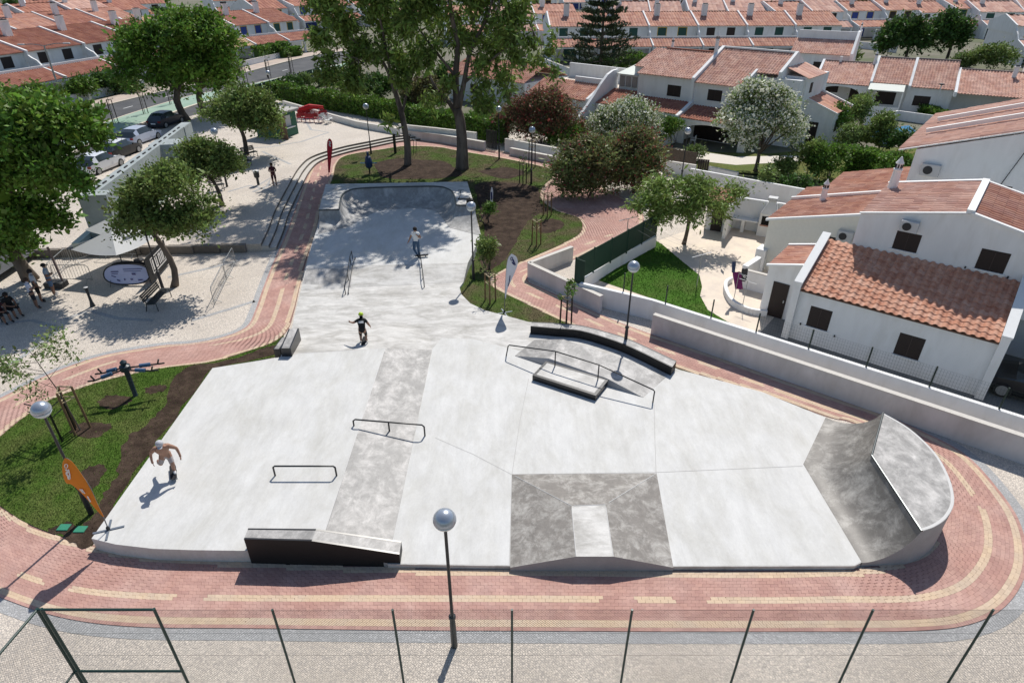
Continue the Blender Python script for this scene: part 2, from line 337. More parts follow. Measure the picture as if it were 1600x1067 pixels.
for pairs in (PAIRS_A, PAIRS_B):
    I = smooth_line([G(*p[0]) for p in pairs], 8); O = smooth_line([G(*p[1]) for p in pairs], 8)
    PATH_OUT.append((I, O))
    for i in range(len(I) - 1):
        path.quad(*[Vector((q[0], q[1], -0.012)) for q in (I[i], O[i], O[i + 1], I[i + 1])])
    mid = [(I[i] + O[i]) / 2 for i in range(len(I))]
    S = [0.0]
    for i in range(1, len(mid)): S.append(S[-1] + (mid[i] - mid[i - 1]).length)
    total = S[-1]; row_h = 0.108; BL = 0.212
    def at_s(s, I=I, O=O, S=S):
        k = min(max(int(np.searchsorted(S, s)) - 1, 0), len(S) - 2); t = (s - S[k]) / max(S[k + 1] - S[k], 1e-6)
        return I[k].lerp(I[k + 1], t), O[k].lerp(O[k + 1], t)
    nb = int(total / BL); WM = sorted((I[i] - O[i]).length for i in range(len(I)))[len(I) // 3]; cmid = int(WM / row_h) // 2
    for c in range(nb):
        for half in (0, 1):
            s0 = (c + 0.5 * half) * BL
            i0, o0 = at_s(s0); i1, o1 = at_s(min(s0 + BL, total))
            wdt = ((i0 - o0).length + (i1 - o1).length) / 2
            far = (i0 + o0).length / 2 > 47
            n_r = int(wdt / row_h)
            dash = (int((s0 + 1.1) / 1.0) % 2 == 0)
            if pairs is PAIRS_A:
                mx = (i0 + o0).x / 2; my = (i0 + o0).y / 2
                if my < 14 and (-7.6 < mx < 2.4 or mx > 6.2): dash = True
                if mx < -9.5 and my < 16 and mx > -12.6: dash = True
                if 36 > my > 15 and mx > 11: dash = True
            else:
                mx = (i0 + o0).x / 2; my = (i0 + o0).y / 2
                if 22 < my < 30 and mx < -8: dash = True
            for r_ in range(n_r):
                if r_ % 2 != half: continue
                d0 = (r_ + 0.016) * row_h / wdt; d1 = (r_ + 0.984) * row_h / wdt
                if wdt < 3.2: cream = r_ in (1, 2) or r_ >= n_r - 2 or (dash and r_ in (cmid - 1, cmid))
                else: cream = r_ in (1, 2) or r_ >= n_r - 2
                a0 = o0.lerp(i0, d0); a1 = o0.lerp(i0, d1); b0 = o1.lerp(i1, d0); b1 = o1.lerp(i1, d1)
                g = 0.0028
                la = (b0 - a0); 
                if la.length < 0.04: continue
                u = la.normalized() * g
                bricks.append((a0 + u, b0 - u, b1 - u, a1 + u, cream))
pathob = struct('bike_path', path, M_MORTAR)
rng = np.random.default_rng(3)
def in_view(c):
    d = c - cam.location; cc, ss = math.cos(CAM_PITCH), math.sin(CAM_PITCH)
    dep = d.y * cc - d.z * ss; up = d.y * ss + d.z * cc
    return abs(d.x / dep) < 0.81 and abs(up / dep) < 0.54
order = []
for i, b in enumerate(bricks):
    c = (b[0] + b[2]) / 2
    if b[4] and in_view(c): order.append(((c - cam.location).length, i))
order.sort(); singles = set(i for _, i in order[:300])
def brick_geo(sel):
    V = np.zeros((len(sel) * 8, 3), np.float32); F = []
    for k, i in enumerate(sel):
        q = bricks[i]; dz = rng.normal(0, 0.0012)
        for j in range(4):
            V[k * 8 + j] = (q[j].x, q[j].y, 0.004 + dz); V[k * 8 + 4 + j] = (q[j].x, q[j].y, -0.03)
    base = np.arange(len(sel))[:, None, None] * 8
    pat = np.array([[0, 1, 2, 3], [1, 0, 4, 5], [2, 1, 5, 6], [3, 2, 6, 7], [0, 3, 7, 4]])
    # orientation: make sure tops face up
    return V, (base + pat[None]).reshape(-1, 4)
for cream, m_ in ((False, M_BRICK), (True, M_BRICKC)):
    sel = [i for i, b in enumerate(bricks) if b[4] == cream and i not in singles]
    V, F = brick_geo(sel)
    o = fast_mesh('paving_bricks', V, F, m_, pathob); o['kind'] = 'stuff'
bmesh_brick = MB().bbox(-0.5, 0.5, -0.5, 0.5, -0.03, 0.0055, 0.003)
bproto = None
for i in sorted(singles):
    q = bricks[i]; c = (q[0] + q[1] + q[2] + q[3]) / 4; d = (q[1] + q[2] - q[0] - q[3]) / 2; e = (q[3] + q[2] - q[0] - q[1]) / 2
    if bproto is None: bproto = bmesh_brick.build('brick', M_BRICKC, pathob); o = bproto
    else: o = bproto.copy(); COL.objects.link(o)
    o.location = (c.x, c.y, random.gauss(0, 0.0012)); o.rotation_euler = (0, 0, math.atan2(d.y, d.x)); o.scale = (d.length, e.length, 1)
# stone border outside the path
for (I, O), rg in zip(PATH_OUT, ((0, 152), (0, 0))):
    pts = O[rg[0]:rg[1]]
    if len(pts) > 2:
        l = offset_line(pts, 0.0); r_ = offset_line(pts, 0.34); mb = MB()
        for i in range(len(pts) - 1): mb.quad(*[Vector((q[0], q[1], -0.014)) for q in (l[i], r_[i], r_[i + 1], l[i + 1])])
        mb.build('stone_border', M_COBL, pathob)
IB, OB = PATH_OUT[1]
pts = OB[96:]
l = offset_line(pts, 0.0); r_ = offset_line(pts, 0.3); mb = MB()
for i in range(len(pts) - 1): mb.quad(*[Vector((q[0], q[1], -0.014)) for q in (l[i], r_[i], r_[i + 1], l[i + 1])])
mb.build('stone_border', M_COBL, pathob)

# ---------- lawns and soil
IA = PATH_OUT[0][0]
lawn_left = [p for p in IB[-78:]] + [p for p in IA[1:32]] + [G(143, 853), G(330, 577), G(438, 556), G(441, 545)]
lawn_left = [Vector((p[0], p[1], 0.012)) for p in lawn_left]
struct('lawn', MB().sheet(lawn_left), M_GRASS)
# middle lawn: enclosed by the loop and the deck's right-hand side
i0 = 8 * 21
lawn_mid = [Vector((p[0], p[1], 0.012)) for p in IA[i0 - 6:]] + [Vector((p[0], p[1], 0.012)) for p in IB[1:8 * 12]]
lawn_mid += [Vector((*G(*q)[:2], 0.012)) for q in ((560, 300), (735, 300), (750, 360), (742, 400), (722, 440), (716, 456), (735, 478), (790, 497), (830, 515), (930, 540), (1050, 580), (1165, 612))]
struct('lawn', MB().sheet(lawn_mid), mat('patchy_lawn', (0.065, 0.10, 0.022), 0.95, col2=(0.10, 0.085, 0.045), mix=(0.42, 0.6), scale=0.5, var=0.25, fine=0.35, bump=0.7, bscale=25, spec=0.1))
def blob(name, px, z, m, jag=0.12, n=48, parent=None):
    P = smooth_line([G(*q) for q in px + [px[0]]], 6)[:-1]
    out = []
    for i, p in enumerate(P):
        t = P[(i + 1) % len(P)] - P[i - 1]; t.normalize(); k = max(-1.6, min(1.6, random.gauss(0, 1))) * jag
        out.append(Vector((p.x + t.y * k, p.y - t.x * k, z)))
    o = MB().sheet(out).build(name, m, parent); return o, out
SOILS = []
lawns = [o for o in COL.objects if o.name.startswith('lawn')]
for px, par in (([(330, 578), (260, 672), (190, 772), (146, 850), (110, 843), (140, 812), (165, 770), (185, 735), (195, 690), (225, 665), (258, 635), (268, 595), (300, 572), (345, 566), (395, 551), (425, 541), (438, 552)], 0),
           ([(150, 628), (170, 618), (205, 620), (200, 632), (165, 640)], 0), ([(222, 608), (245, 603), (262, 606), (240, 616)], 0), ([(110, 675), (125, 663), (165, 660), (170, 672), (140, 685)], 0), ([(125, 745), (140, 730), (165, 728), (160, 745), (140, 765)], 0), ([(70, 828), (110, 818), (150, 845), (120, 848)], 0),
           ([(740, 290), (770, 284), (830, 290), (843, 300), (845, 318), (858, 328), (832, 340), (814, 362), (796, 396), (772, 420), (754, 418), (748, 400), (757, 365), (750, 325)], 1),
           ([(585, 255), (620, 248), (660, 250), (690, 252), (710, 262), (720, 275), (660, 280), (600, 278)], 1), ([(745, 268), (790, 262), (820, 270), (790, 280)], 1), ([(840, 350), (860, 342), (882, 350), (868, 362), (846, 364)], 1)):
    o, out = blob('soil_patch', px, 0.017 if len(SOILS) else 0.018, M_SOIL, 0.06, parent=lawns[par]); SOILS.append(out)
# short grass: blades over the lawns as one mass
def grass_mass(name, poly, dens, h, m, holes=(), seed=1):
    rg = np.random.default_rng(seed)
    xs = [p[0] for p in poly]; ys = [p[1] for p in poly]
    n = int((max(xs) - min(xs)) * (max(ys) - min(ys)) * dens)
    x = rg.uniform(min(xs), max(xs), n); y = rg.uniform(min(ys), max(ys), n)
    k = inside(poly, x, y)
    for hl in holes: k &= ~(inside(hl, x, y) & (rg.random(n) > 0.12))
    x, y = x[k], y[k]; n = len(x); a = rg.uniform(0, 6.28, n); hh = h * rg.uniform(0.5, 1.3, n); wd = 0.007 + 0.011 * rg.random(n)
    ln = rg.uniform(0.2, 1.0, n) * hh; la = rg.uniform(0, 6.28, n)
    V = np.zeros((n, 3, 3), np.float32)
    V[:, 0] = np.stack([x - np.cos(a) * wd, y - np.sin(a) * wd, np.full(n, 0.0)], 1)
    V[:, 1] = np.stack([x + np.cos(a) * wd, y + np.sin(a) * wd, np.full(n, 0.0)], 1)
    V[:, 2] = np.stack([x + np.cos(la) * ln, y + np.sin(la) * ln, 0.012 + hh], 1)
    o = fast_mesh(name, V.reshape(-1, 3), np.arange(n * 3).reshape(-1, 3), m, nper=3)
    return o
M_BLADE = mat('grass_blades', (0.115, 0.205, 0.032), 0.9, col2=(0.18, 0.205, 0.06), mix=(0.42, 0.62), scale=0.55, var=0.2, island=0.35, spec=0.1)
tag(grass_mass('grass', lawn_left, 1100, 0.04, M_BLADE, SOILS[:6], 1), 'short green grass on the lawn left of the pale skate slab', 'grass', None, 'stuff')
tag(grass_mass('grass', lawn_mid, 240, 0.05, mat('patchy_blades', (0.10, 0.165, 0.028), 0.9, col2=(0.15, 0.135, 0.06), mix=(0.42, 0.6), scale=0.5, var=0.2, island=0.35, spec=0.1), SOILS[6:], 2), 'short patchy grass on the lawn behind the bowl', 'grass', None, 'stuff')

# ---------- skate slab
Z0, ZP, ZU = 0.14, 0.48, 0.50
def PG(lst, z): return [G(x, y, z) for x, y in lst]
low = PG([(606, 881), (800, 884), (1050, 885), (1335, 884), (1347, 878), (1255, 725), (1290, 652), (1190, 612), (1060, 577), (985, 546), (930, 526), (870, 507), (826, 503), (790, 493), (758, 485), (735, 474), (721, 460), (718, 449), (724, 441), (470, 453), (462, 485), (455, 517), (620, 507), (675, 546)], Z0)
deck = struct('skatepark_floor', MB().prism(low, -0.1), M_CONCM)
MB().sheet([p + Vector((0, 0, 0.004)) for p in PG([(606, 880), (800, 883), (1050, 884), (1335, 883), (1346, 877), (1256, 725), (1291, 653), (1190, 613), (1062, 579), (1003, 600), (900, 570), (800, 545), (740, 530), (690, 528), (676, 545)], Z0)]).build('slab', M_CONC, deck)
MB().prism(PG([(143, 841), (180, 850), (240, 857), (300, 859), (377, 860), (500, 857), (508, 830), (602, 544), (470, 552), (438, 558), (332, 575)], ZP), -0.1).build('slab', M_CONC, deck)
bankpoly = [G(500, 857, ZP), G(602, 544, ZP), G(675, 546, Z0 + .006), G(606, 880, Z0 + .006)]
mb = MB().add(bankpoly + [Vector((p.x, p.y, -0.1)) for p in bankpoly], [(3, 2, 1, 0), (3, 0, 4, 7), (0, 1, 5, 4), (2, 3, 7, 6)])
mb.build('bank', M_CONCB, deck)
a, b, c, d, e = G(438, 558, ZP), G(470, 552, ZP), G(602, 544, ZP), G(675, 546, Z0 + .005), G(622, 505, Z0 + .005)
f_ = G(530, 512, Z0 + .005); g_ = G(455, 517, Z0 + .005)
mid_ = (c + d) / 2; arc = [G(672, 528, Z0 + .005), G(655, 513, Z0 + .005)]
mb = MB().add([a, b, c, d, arc[0], arc[1], e, f_, g_], [(0, 1, 7, 8), (1, 2, 6, 7), (2, 5, 6), (2, 4, 5), (2, 3, 4)])
k = len(mb.v); mb.add([Vector((p.x, p.y, -.1)) for p in (a, g_)] + [a, g_], [(0, 1, 3, 2)])
mb.build('bank', M_CONCM, deck)
ub = [G(470, 453, Z0 + .005), G(724, 441, Z0 + .005), G(731, 411, ZU), G(478, 417, ZU)]
mb = MB().add(ub + [Vector((p.x, p.y, -.1)) for p in ub], [(0, 1, 2, 3), (0, 3, 7, 4), (1, 5, 6, 2), (0, 4, 5, 1)])
mb.build('bank', M_CONCM, deck)
lb = [G(471, 451, Z0 + .012), G(548, 449, Z0 + .012), G(550, 419, ZU + .006), G(479, 420, ZU + .006)]
MB().add(lb, [(0, 1, 2, 3)]).build('bank_shade', M_CONCB, deck)  # darker concrete colour stands in for the shading of a steeper bank
MB().prism(PG([(478, 417), (731, 411), (752, 369), (740, 330), (728, 300), (509, 300), (498, 350), (489, 376)], ZU), -0.1).build('slab', M_CONC, deck)
for pts in ([(1022, 632), (1023, 680), (1025, 738), (1032, 790), (1046, 862)], [(800, 741), (1025, 738), (1254, 728)], [(680, 684), (740, 710), (799, 741)], [(826, 592), (812, 660), (800, 741), (796, 882)]):
    mb = MB(); P = [Vector((*G(x, y, Z0)[:2], Z0 + 0.008)) for x, y in pts]
    l = offset_line(P, -0.009); r_ = offset_line(P, 0.009)
    for i in range(len(P) - 1): mb.quad(l[i], r_[i], r_[i + 1], l[i + 1])
    mb.build('joint', M_JOINT, deck)
mb = MB(); P = [Vector((*G(x, y, ZP)[:2], ZP + 0.005)) for x, y in ((438, 558), (470, 552), (602, 544), (508, 830), (500, 860))]
l = offset_line(P, -0.01); r_ = offset_line(P, 0.01)
for i in range(len(P) - 1): mb.quad(l[i], r_[i], r_[i + 1], l[i + 1])
mb.build('joint', mat('pale_joint', (0.6, 0.59, 0.57), 0.8), deck)

# ---------- pyramid
ZT = 0.62
mb = MB()
pyr = thing('pyramid_ramp', 'low concrete pyramid with pale flat top at the front edge of the slab', 'skate ramp', G(925, 830, Z0))
B = PG([(797, 886), (800, 741), (1026, 739), (1052, 886)], Z0 + .009); T = [G(900, 867, ZT), G(893, 790, ZT), G(946, 788, ZT), G(958, 867, ZT)]
yf = min(B[0].y, B[3].y) - 0.01
for p in (B[0], B[3], T[0], T[3]): p.y = yf
MB().add([B[0], B[1], T[1], T[0]], [(3, 2, 1, 0)]).build('ramp_face', M_CONCY, pyr)
MB().add([B[1], B[2], T[2], T[1]], [(3, 2, 1, 0)]).build('ramp_face', M_CONCY, pyr)
MB().add([B[2], B[3], T[3], T[2]], [(3, 2, 1, 0)]).build('ramp_face', M_CONCY, pyr)
MB().add(T, [(0, 3, 2, 1)]).build('flat_top', M_CONCM, pyr)
MB().add([B[0], T[0], T[3], B[3], Vector((B[3].x, yf, -.1)), Vector((B[0].x, yf, -.1))], [(5, 4, 3, 2, 1, 0)]).build('front_wall', M_CWALL, pyr)
mb = MB()
for p, q in ((B[1], T[1]), (T[1], T[2]), (T[2], B[2]), (T[1], T[0]), (T[2], T[3])): mb.tube([p.lerp(q, .06), q], 0.012, 5)
mb.build('edge_trim', mat('pale_joint', (0.6, 0.59, 0.57)), pyr)

# ---------- quarter pipe on the right
ZQ = 1.36
qp = thing('quarter_pipe', 'curved grey quarter pipe with bent steel coping at the right end of the slab', 'skate ramp', G(1370, 800, Z0))
foot = [G(1347, 879, Z0 + .006), G(1255, 725, Z0 + .006), G(1290, 652, Z0 + .006)]
cop = [G(1440, 830, ZQ), G(1362, 712, ZQ), G(1380, 645, ZQ)]
def trans_rows(foot, cop, nz=12, sub=6, k=0.94):
    F_, C_ = [], []
    for i in range(len(foot) - 1):
        for j in range(sub): F_.append(foot[i].lerp(foot[i + 1], j / sub)); C_.append(cop[i].lerp(cop[i + 1], j / sub))
    F_.append(foot[-1]); C_.append(cop[-1])
    rows = []
    for a in range(nz + 1):
        v = a / nz; zf = (1 - math.sqrt(1 - (v * k) ** 2)) / (1 - math.sqrt(1 - k * k))
        rows.append([Vector((p.x + (q.x - p.x) * v, p.y + (q.y - p.y) * v, p.z + (q.z - p.z) * zf)) for p, q in zip(F_, C_)])
    return rows
rows = trans_rows(foot, cop, 14, 8)
MB().grid(rows).build('transition', M_CONCP, qp, smooth=40)
outer = smooth_line([cop[0], G(1462, 822, ZQ), G(1481, 807, ZQ), G(1491, 783, ZQ), G(1484, 748, ZQ), G(1462, 708, ZQ), G(1422, 670, ZQ), cop[2]], 5)
mb = MB(); mb.sheet(outer + [cop[1]]); mb.build('platform', M_CONCB, qp)
fl = [r_[0] for r_ in rows]; wall_pts = [p.copy() for p in fl] + outer[1:] + [r_[-1].copy() for r_ in rows[::-1]][1:]
mb = MB()
for i in range(len(wall_pts) - 1):
    p, q = wall_pts[i], wall_pts[i + 1]
    mb.quad(p, q, Vector((q.x, q.y, -.1)), Vector((p.x, p.y, -.1)))
mb.build('side_wall', M_CWALL, qp, smooth=30)
mb = MB(); mb.tube([c + Vector((0, 0, .012)) for c in cop], 0.033, 8); mb.build('coping', mat('dark_galvanised', (0.10, 0.11, 0.11), 0.35, metal=0.7), qp)
mb = MB(); P = [p + Vector((0, 0, .006)) for p in outer]; l = offset_line(P, -0.01); r_ = offset_line(P, -0.09)
for i in range(len(P) - 1): mb.quad(l[i], r_[i], r_[i + 1], l[i + 1])
mb.build('edge_trim', mat('pale_joint', (0.6, 0.59, 0.57)), qp)

# ---------- bowl at the far end
ZB = 1.42
bowl = thing('skate_bowl', 'grey concrete half bowl with flat deck at the far end, dappled by tree shade', 'skate bowl', G(620, 330, ZU))
cpx = [(498, 329), (530, 328), (534, 306), (546, 298), (561, 295), (605, 293), (649, 292), (684, 292), (701, 296), (709, 304), (713, 321), (742, 323)]
fpx = [(497, 366), (545, 354), (570, 340), (583, 333), (592, 329), (615, 327), (645, 326), (668, 327), (681, 331), (689, 338), (702, 356), (752, 369)]
C_ = smooth_line(PG(cpx[1:-1], ZB), 5); F2 = smooth_line(PG(fpx[1:-1], ZU + .006), 5)
C_ = [G(*cpx[0], ZB)] + C_ + [G(*cpx[-1], ZB)]; F2 = [G(*fpx[0], ZU + .006)] + F2 + [G(*fpx[-1], ZU + .006)]
rows = trans_rows(F2, C_, 14, 1, 0.985)
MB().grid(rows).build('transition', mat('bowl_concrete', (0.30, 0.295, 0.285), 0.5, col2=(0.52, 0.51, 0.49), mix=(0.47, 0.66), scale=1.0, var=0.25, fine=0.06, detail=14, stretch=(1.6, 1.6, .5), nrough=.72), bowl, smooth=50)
outd = [G(742, 323, ZB), G(730, 284, ZB), G(509, 288, ZB), G(498, 329, ZB)]
bo, fo = outd[1], outd[2]
mb = MB()                                                     # deck ring as a strip between coping and outer edge
n = len(C_); per = [outd[3], outd[2], outd[1], outd[0]]
def outer_at(t):
    seg = [(per[i + 1] - per[i]).length for i in range(3)]; tot = sum(seg); d = t * tot
    for i in range(3):
        if d <= seg[i] or i == 2: return per[i].lerp(per[i + 1], min(1, d / seg[i]))
        d -= seg[i]
ring = []
for i, c in enumerate(C_):
    t = i / (n - 1)
    if i <= 1: o_ = per[0].lerp(per[1], 0.0 if i == 0 else .35)
    elif i >= n - 2: o_ = per[3].lerp(per[2], 0.0 if i == n - 1 else .35)
    else: o_ = outer_at(0.1 + 0.8 * (i - 2) / (n - 5)) if n > 5 else per[1]
    ring.append(o_)
from mathutils.geometry import tessellate_polygon
dp = C_ + [outd[1], outd[2]]
me = bpy.data.meshes.new('deck'); me.from_pydata([tuple(p - OFF[bowl.name]) for p in dp], [], [t[::-1] for t in tessellate_polygon([dp])]); me.materials.append(M_CONCM)
o = bpy.data.objects.new('deck', me); COL.objects.link(o); o.parent = bowl
mb = MB()
ends = [r_[0] for r_ in rows]; ende = [r_[-1] for r_ in rows]
for ln in (ends + [outd[2], outd[1]] + ende[::-1],):
    for i in range(len(ln) - 1):
        p, q = ln[i], ln[i + 1]; mb.quad(p, q, Vector((q.x, q.y, -.1)), Vector((p.x, p.y, -.1)))
mb.build('side_wall', M_CWALL, bowl)
mb = MB(); mb.tube([p + Vector((0, 0, .02)) for p in C_], 0.05, 7); mb.build('coping', mat('dark_galvanised', (0.10, 0.11, 0.11)), bowl)
# side bank right of the bowl
rb = [G(742, 323, ZB), G(730, 284, ZB), G(736, 296, ZU), G(753, 369, ZU + .004)]

# ---------- grind boxes, ledges, pad and rails
def strip_box(root, back, front, zb, m_top, m_side, edge=True, cap=0.05):
    """ledge: back/front polylines of top points; side walls to zb; steel angle along both long edges"""
    n = len(back); mb = MB()
    ib = [b.lerp(f, .13) for b, f in zip(back, front)]; if_ = [b.lerp(f, .87) for b, f in zip(back, front)]
    for i in range(n - 1): mb.quad(if_[i], if_[i + 1], ib[i + 1], ib[i])
    mb.build('ledge_top', m_top, root)
    mb = MB()
    for P, Q, s in ((back, ib, 1), (if_, front, 1)):
        for i in range(n - 1): mb.quad(Q[i] + Vector((0, 0, .004)), Q[i + 1] + Vector((0, 0, .004)), P[i + 1] + Vector((0, 0, .004)), P[i] + Vector((0, 0, .004)))
    mb.build('steel_edge', M_STEEL, root)
    mb = MB(); dn = lambda p: Vector((p.x, p.y, zb))
    for L_ in (front, back[::-1]):
        for i in range(n - 1): mb.quad(dn(L_[i]), dn(L_[i + 1]), L_[i + 1] + Vector((0, 0, .003)), L_[i] + Vector((0, 0, .003)))
    mb.quad(dn(back[0]), dn(front[0]), front[0], back[0]); mb.quad(dn(front[-1]), dn(back[-1]), back[-1], front[-1])
    mb.build('side_panel', m_side, root)
    return root
M_BLACK = mat('black_panel', (0.010, 0.010, 0.011), 0.55, var=0.2, scale=2)
gb = thing('grind_box', 'long black grind box with sloping right half at the front left edge', 'grind box', G(505, 870, 0))
zb_ = [1.02, 1.02, 0.50]
bk = [G(388, 825, 1.02), G(494, 826, 1.02), G(627, 845, 0.52)]; fr = [G(381, 842, 1.02), G(487, 845, 1.02), G(624, 866, 0.52)]
strip_box(gb, bk, fr, -0.05, M_CONCB, M_BLACK)
cl = thing('curved_ledge', 'long bent black ledge with concrete top along the far right edge of the slab', 'ledge', G(940, 545, Z0))
bkp = [(831, 503), (874, 505), (911, 509), (949, 519), (986, 531), (1057, 564)]; frp = [(829, 510), (874, 514), (907, 517), (949, 529), (986, 543), (1050, 574)]
ZL = Z0 + 0.42
strip_box(cl, smooth_line(PG(bkp, ZL), 3), smooth_line(PG(frp, ZL), 3), 0.0, M_CONCB, M_BLACK)
ll = thing('ledge_block', 'small black edged ledge beside the bend of the red path', 'ledge', G(448, 550, ZP))
ZL2 = ZP + 0.42
strip_box(ll, [G(451, 514, ZL2), G(438, 544, ZL2)], [G(467, 513, ZL2), G(454, 544, ZL2)], 0.1, M_CONCB, M_STEEL)
strip_box(ll, [G(440, 527, ZL2 - .2), G(427, 545, ZL2 - .2)], [G(449, 527, ZL2 - .2), G(437, 545, ZL2 - .2)], 0.0, M_CONCB, M_STEEL)
# hump (wedge) behind the pad
hm = thing('wedge_hump', 'low grey concrete hump between the bent ledge and the manual pad', 'skate ramp', G(930, 575, Z0))
zc = Z0 + 0.30
fl_ = [G(804, 556, Z0 + .006), G(858, 560, zc), G(948, 591, zc), G(1005, 621, Z0 + .006)]
bl_ = [G(835, 531, Z0 + .006), G(880, 530, zc), G(985, 564, zc), G(1040, 590, Z0 + .006)]
mb = MB()
for i in range(3): mb.quad(fl_[i], fl_[i + 1], bl_[i + 1], bl_[i])
mb.build('ramp_face', M_CONCB, hm)
mb = MB()
for L_ in (fl_, bl_[::-1]): mb.add([L_[0], L_[1], L_[2], L_[3]] , [(3, 2, 1, 0)] if L_ is not fl_ else [(0, 3, 2, 1)])
mb.build('side_wall', M_CWALL, hm)
pad = thing('manual_pad', 'low rectangular pad with black steel border in front of the hump', 'manual pad', G(890, 595, Z0))
zp_ = Z0 + 0.26
P4 = [G(832, 586, zp_), G(931, 618, zp_), G(951, 593, zp_), G(853, 564, zp_)]
mb = MB(); mb.prism(P4, 0.05); mb.build('steel_border', M_STEEL, pad)
cen = sum(P4, Vector()) / 4
e1 = (P4[1] - P4[0]).normalized() * .12; e2 = (P4[3] - P4[0]).normalized() * .12
in4 = [P4[0] + e1 + e2, P4[1] - e1 + e2, P4[2] - e1 - e2, P4[3] + e1 - e2]
MB().sheet([p + Vector((0, 0, .005)) for p in in4]).build('pad_top', M_CONCM, pad)
def rail(name, label, bars, group=None, r=0.028, loc=None):
    root = thing(name, label, 'grind rail', loc or Vector((*bars[0][0][:2], 0)), 0, group)
    for nm, pts in zip(['rail_bar'] + ['post'] * 9, bars):
        MB().tube(pts, r, 8).build(nm, M_STEEL, root, smooth=50)
    return root
def rail_from(name, label, top, posts, r=0.028):
    """top: list of points; posts: list of (top point, base point)"""
    rail(name, label, [top] + [[p, q] for p, q in posts], r=r)
def up_at(base, ypx):                                         # point above a base seen at row ypx
    return Vector((base.x, base.y, Hpx(ypx, base)))
b0, b1 = G(430, 743, ZP), G(526, 743, ZP); h_ = 0.42
rail_from('grind_rail', 'short straight black flat rail on the left slab', [b0 + Vector((0, 0, h_ - .06)), b0 + Vector((.06, 0, h_)), b1 + Vector((-.06, 0, h_)), b1 + Vector((0, 0, h_ - .06))], [(b0 + Vector((0, 0, h_ - .05)), b0), (b1 + Vector((0, 0, h_ - .05)), b1)], 0.03)
b0, bm0, b1 = G(553, 665, ZP), G(607, 675, .33), G(664, 681, Z0); t0 = up_at(b0, 655); t1 = up_at(b1, 664); tm = t0.lerp(t1, .5)
dd = (t1 - t0).normalized() * .08
rail_from('grind_rail', 'black rail with three posts crossing the grey sloped bank', [t0 - Vector((0, 0, .08)), t0 + dd, tm, t1 - dd, t1 - Vector((0, 0, .08))], [(t0 - Vector((0, 0, .07)), b0), (tm, Vector((tm.x, tm.y, .3))), (t1 - Vector((0, 0, .07)), b1)], 0.03)
P_, Q_ = G(791, 556, Z0), G(1020, 629, Z0)
tp = [ONP(x, y, P_, Q_) for x, y in ((794, 539), (868, 549), (936, 570), (1023, 610))]
rail_from('grind_rail', 'long kinked black handrail standing over the manual pad and hump', [P_, tp[0] - Vector((0, 0, .05)), tp[0] + (tp[1] - tp[0]).normalized() * .06, tp[1], tp[2], tp[3] - (tp[3] - tp[2]).normalized() * .06, tp[3] - Vector((0, 0, .05)), Q_], [(tp[1], Vector((tp[1].x, tp[1].y, Z0 + .2))), (tp[2], Vector((tp[2].x, tp[2].y, Z0 + .2)))], 0.027)
b0, b1 = G(551, 405, ZU), G(540, 460, Z0)
def lift(p, h): return p + Vector((0, 0, h))
k1, k2 = b0.lerp(b1, .22), b0.lerp(b1, .62)
k1 = Vector((k1.x, k1.y, ZU)); k2 = Vector((k2.x, k2.y, Z0 + .1))
rail_from('grind_rail', 'thin kinked black handrail beside the small grey bank', [b0, lift(b0, .5), lift(k1, .5), lift(k2, .42), lift(b1, .5), b1], [(lift(k1, .5), k1), (lift(k2, .42), k2)], 0.024)
rail_from('grind_rail', 'lower bar rail hugging the kinked handrail by the small grey bank', [lift(b0, .12) + Vector((.16, 0, 0)), lift(k1, .14) + Vector((.14, 0, 0)), lift(k2, .16) + Vector((.12, 0, 0)), lift(b1, .14) + Vector((.16, 0, 0))], [(lift(b0, .12) + Vector((.16, 0, 0)), b0 + Vector((.16, 0, 0))), (lift(b1, .14) + Vector((.16, 0, 0)), b1 + Vector((.16, 0, 0)))], 0.02)
b0, b1 = G(657, 404, ZU), G(663, 449, Z0)
rail_from('grind_rail', 'straight black rail in front of the skater in the white vest', [b0, lift(b0, .38), lift(b1, .38), b1], [(lift(b0.lerp(b1, .35), .38), Vector((*b0.lerp(b1, .35)[:2], .25))), (lift(b0.lerp(b1, .7), .38), Vector((*b0.lerp(b1, .7)[:2], .14)))], 0.026)
# ================================================================== VEGETATION
def leaf_mat(name, col, col2, transl=0.3, island=0.55):
    return mat(name, col, 0.55, col2=col2, mix=(0.38, 0.62), scale=0.5, var=0.12, island=island, transl=transl, spec=0.35)
M_LF = leaf_mat('plane_leaves', (0.175, 0.295, 0.042), (0.09, 0.185, 0.026))
M_LFD = leaf_mat('dark_leaves', (0.074, 0.149, 0.030), (0.051, 0.108, 0.024))
M_LFO = leaf_mat('olive_leaves', (0.215, 0.29, 0.078), (0.13, 0.19, 0.046))
M_LFE = leaf_mat('eucalyptus_leaves', (0.225, 0.315, 0.07), (0.135, 0.205, 0.045))
M_LFH = leaf_mat('hedge_leaves', (0.150, 0.263, 0.037), (0.088, 0.169, 0.027))
M_LFR = leaf_mat('oleander_leaves', (0.155, 0.165, 0.065), (0.135, 0.10, 0.05))
M_LFR2 = leaf_mat('green_oleander_leaves', (0.20, 0.25, 0.085), (0.15, 0.155, 0.06))
M_LFA = leaf_mat('feathery_leaves', (0.26, 0.35, 0.09), (0.17, 0.25, 0.055))
M_LFP = leaf_mat('pine_needles', (0.06, 0.085, 0.035), (0.035, 0.055, 0.022), 0.12)
M_LFG = leaf_mat('pale_leaves', (0.221, 0.299, 0.091), (0.130, 0.195, 0.058))
M_FLW = mat('white_blossom', (0.84, 0.84, 0.70), 0.7, island=0.15, transl=0.2)
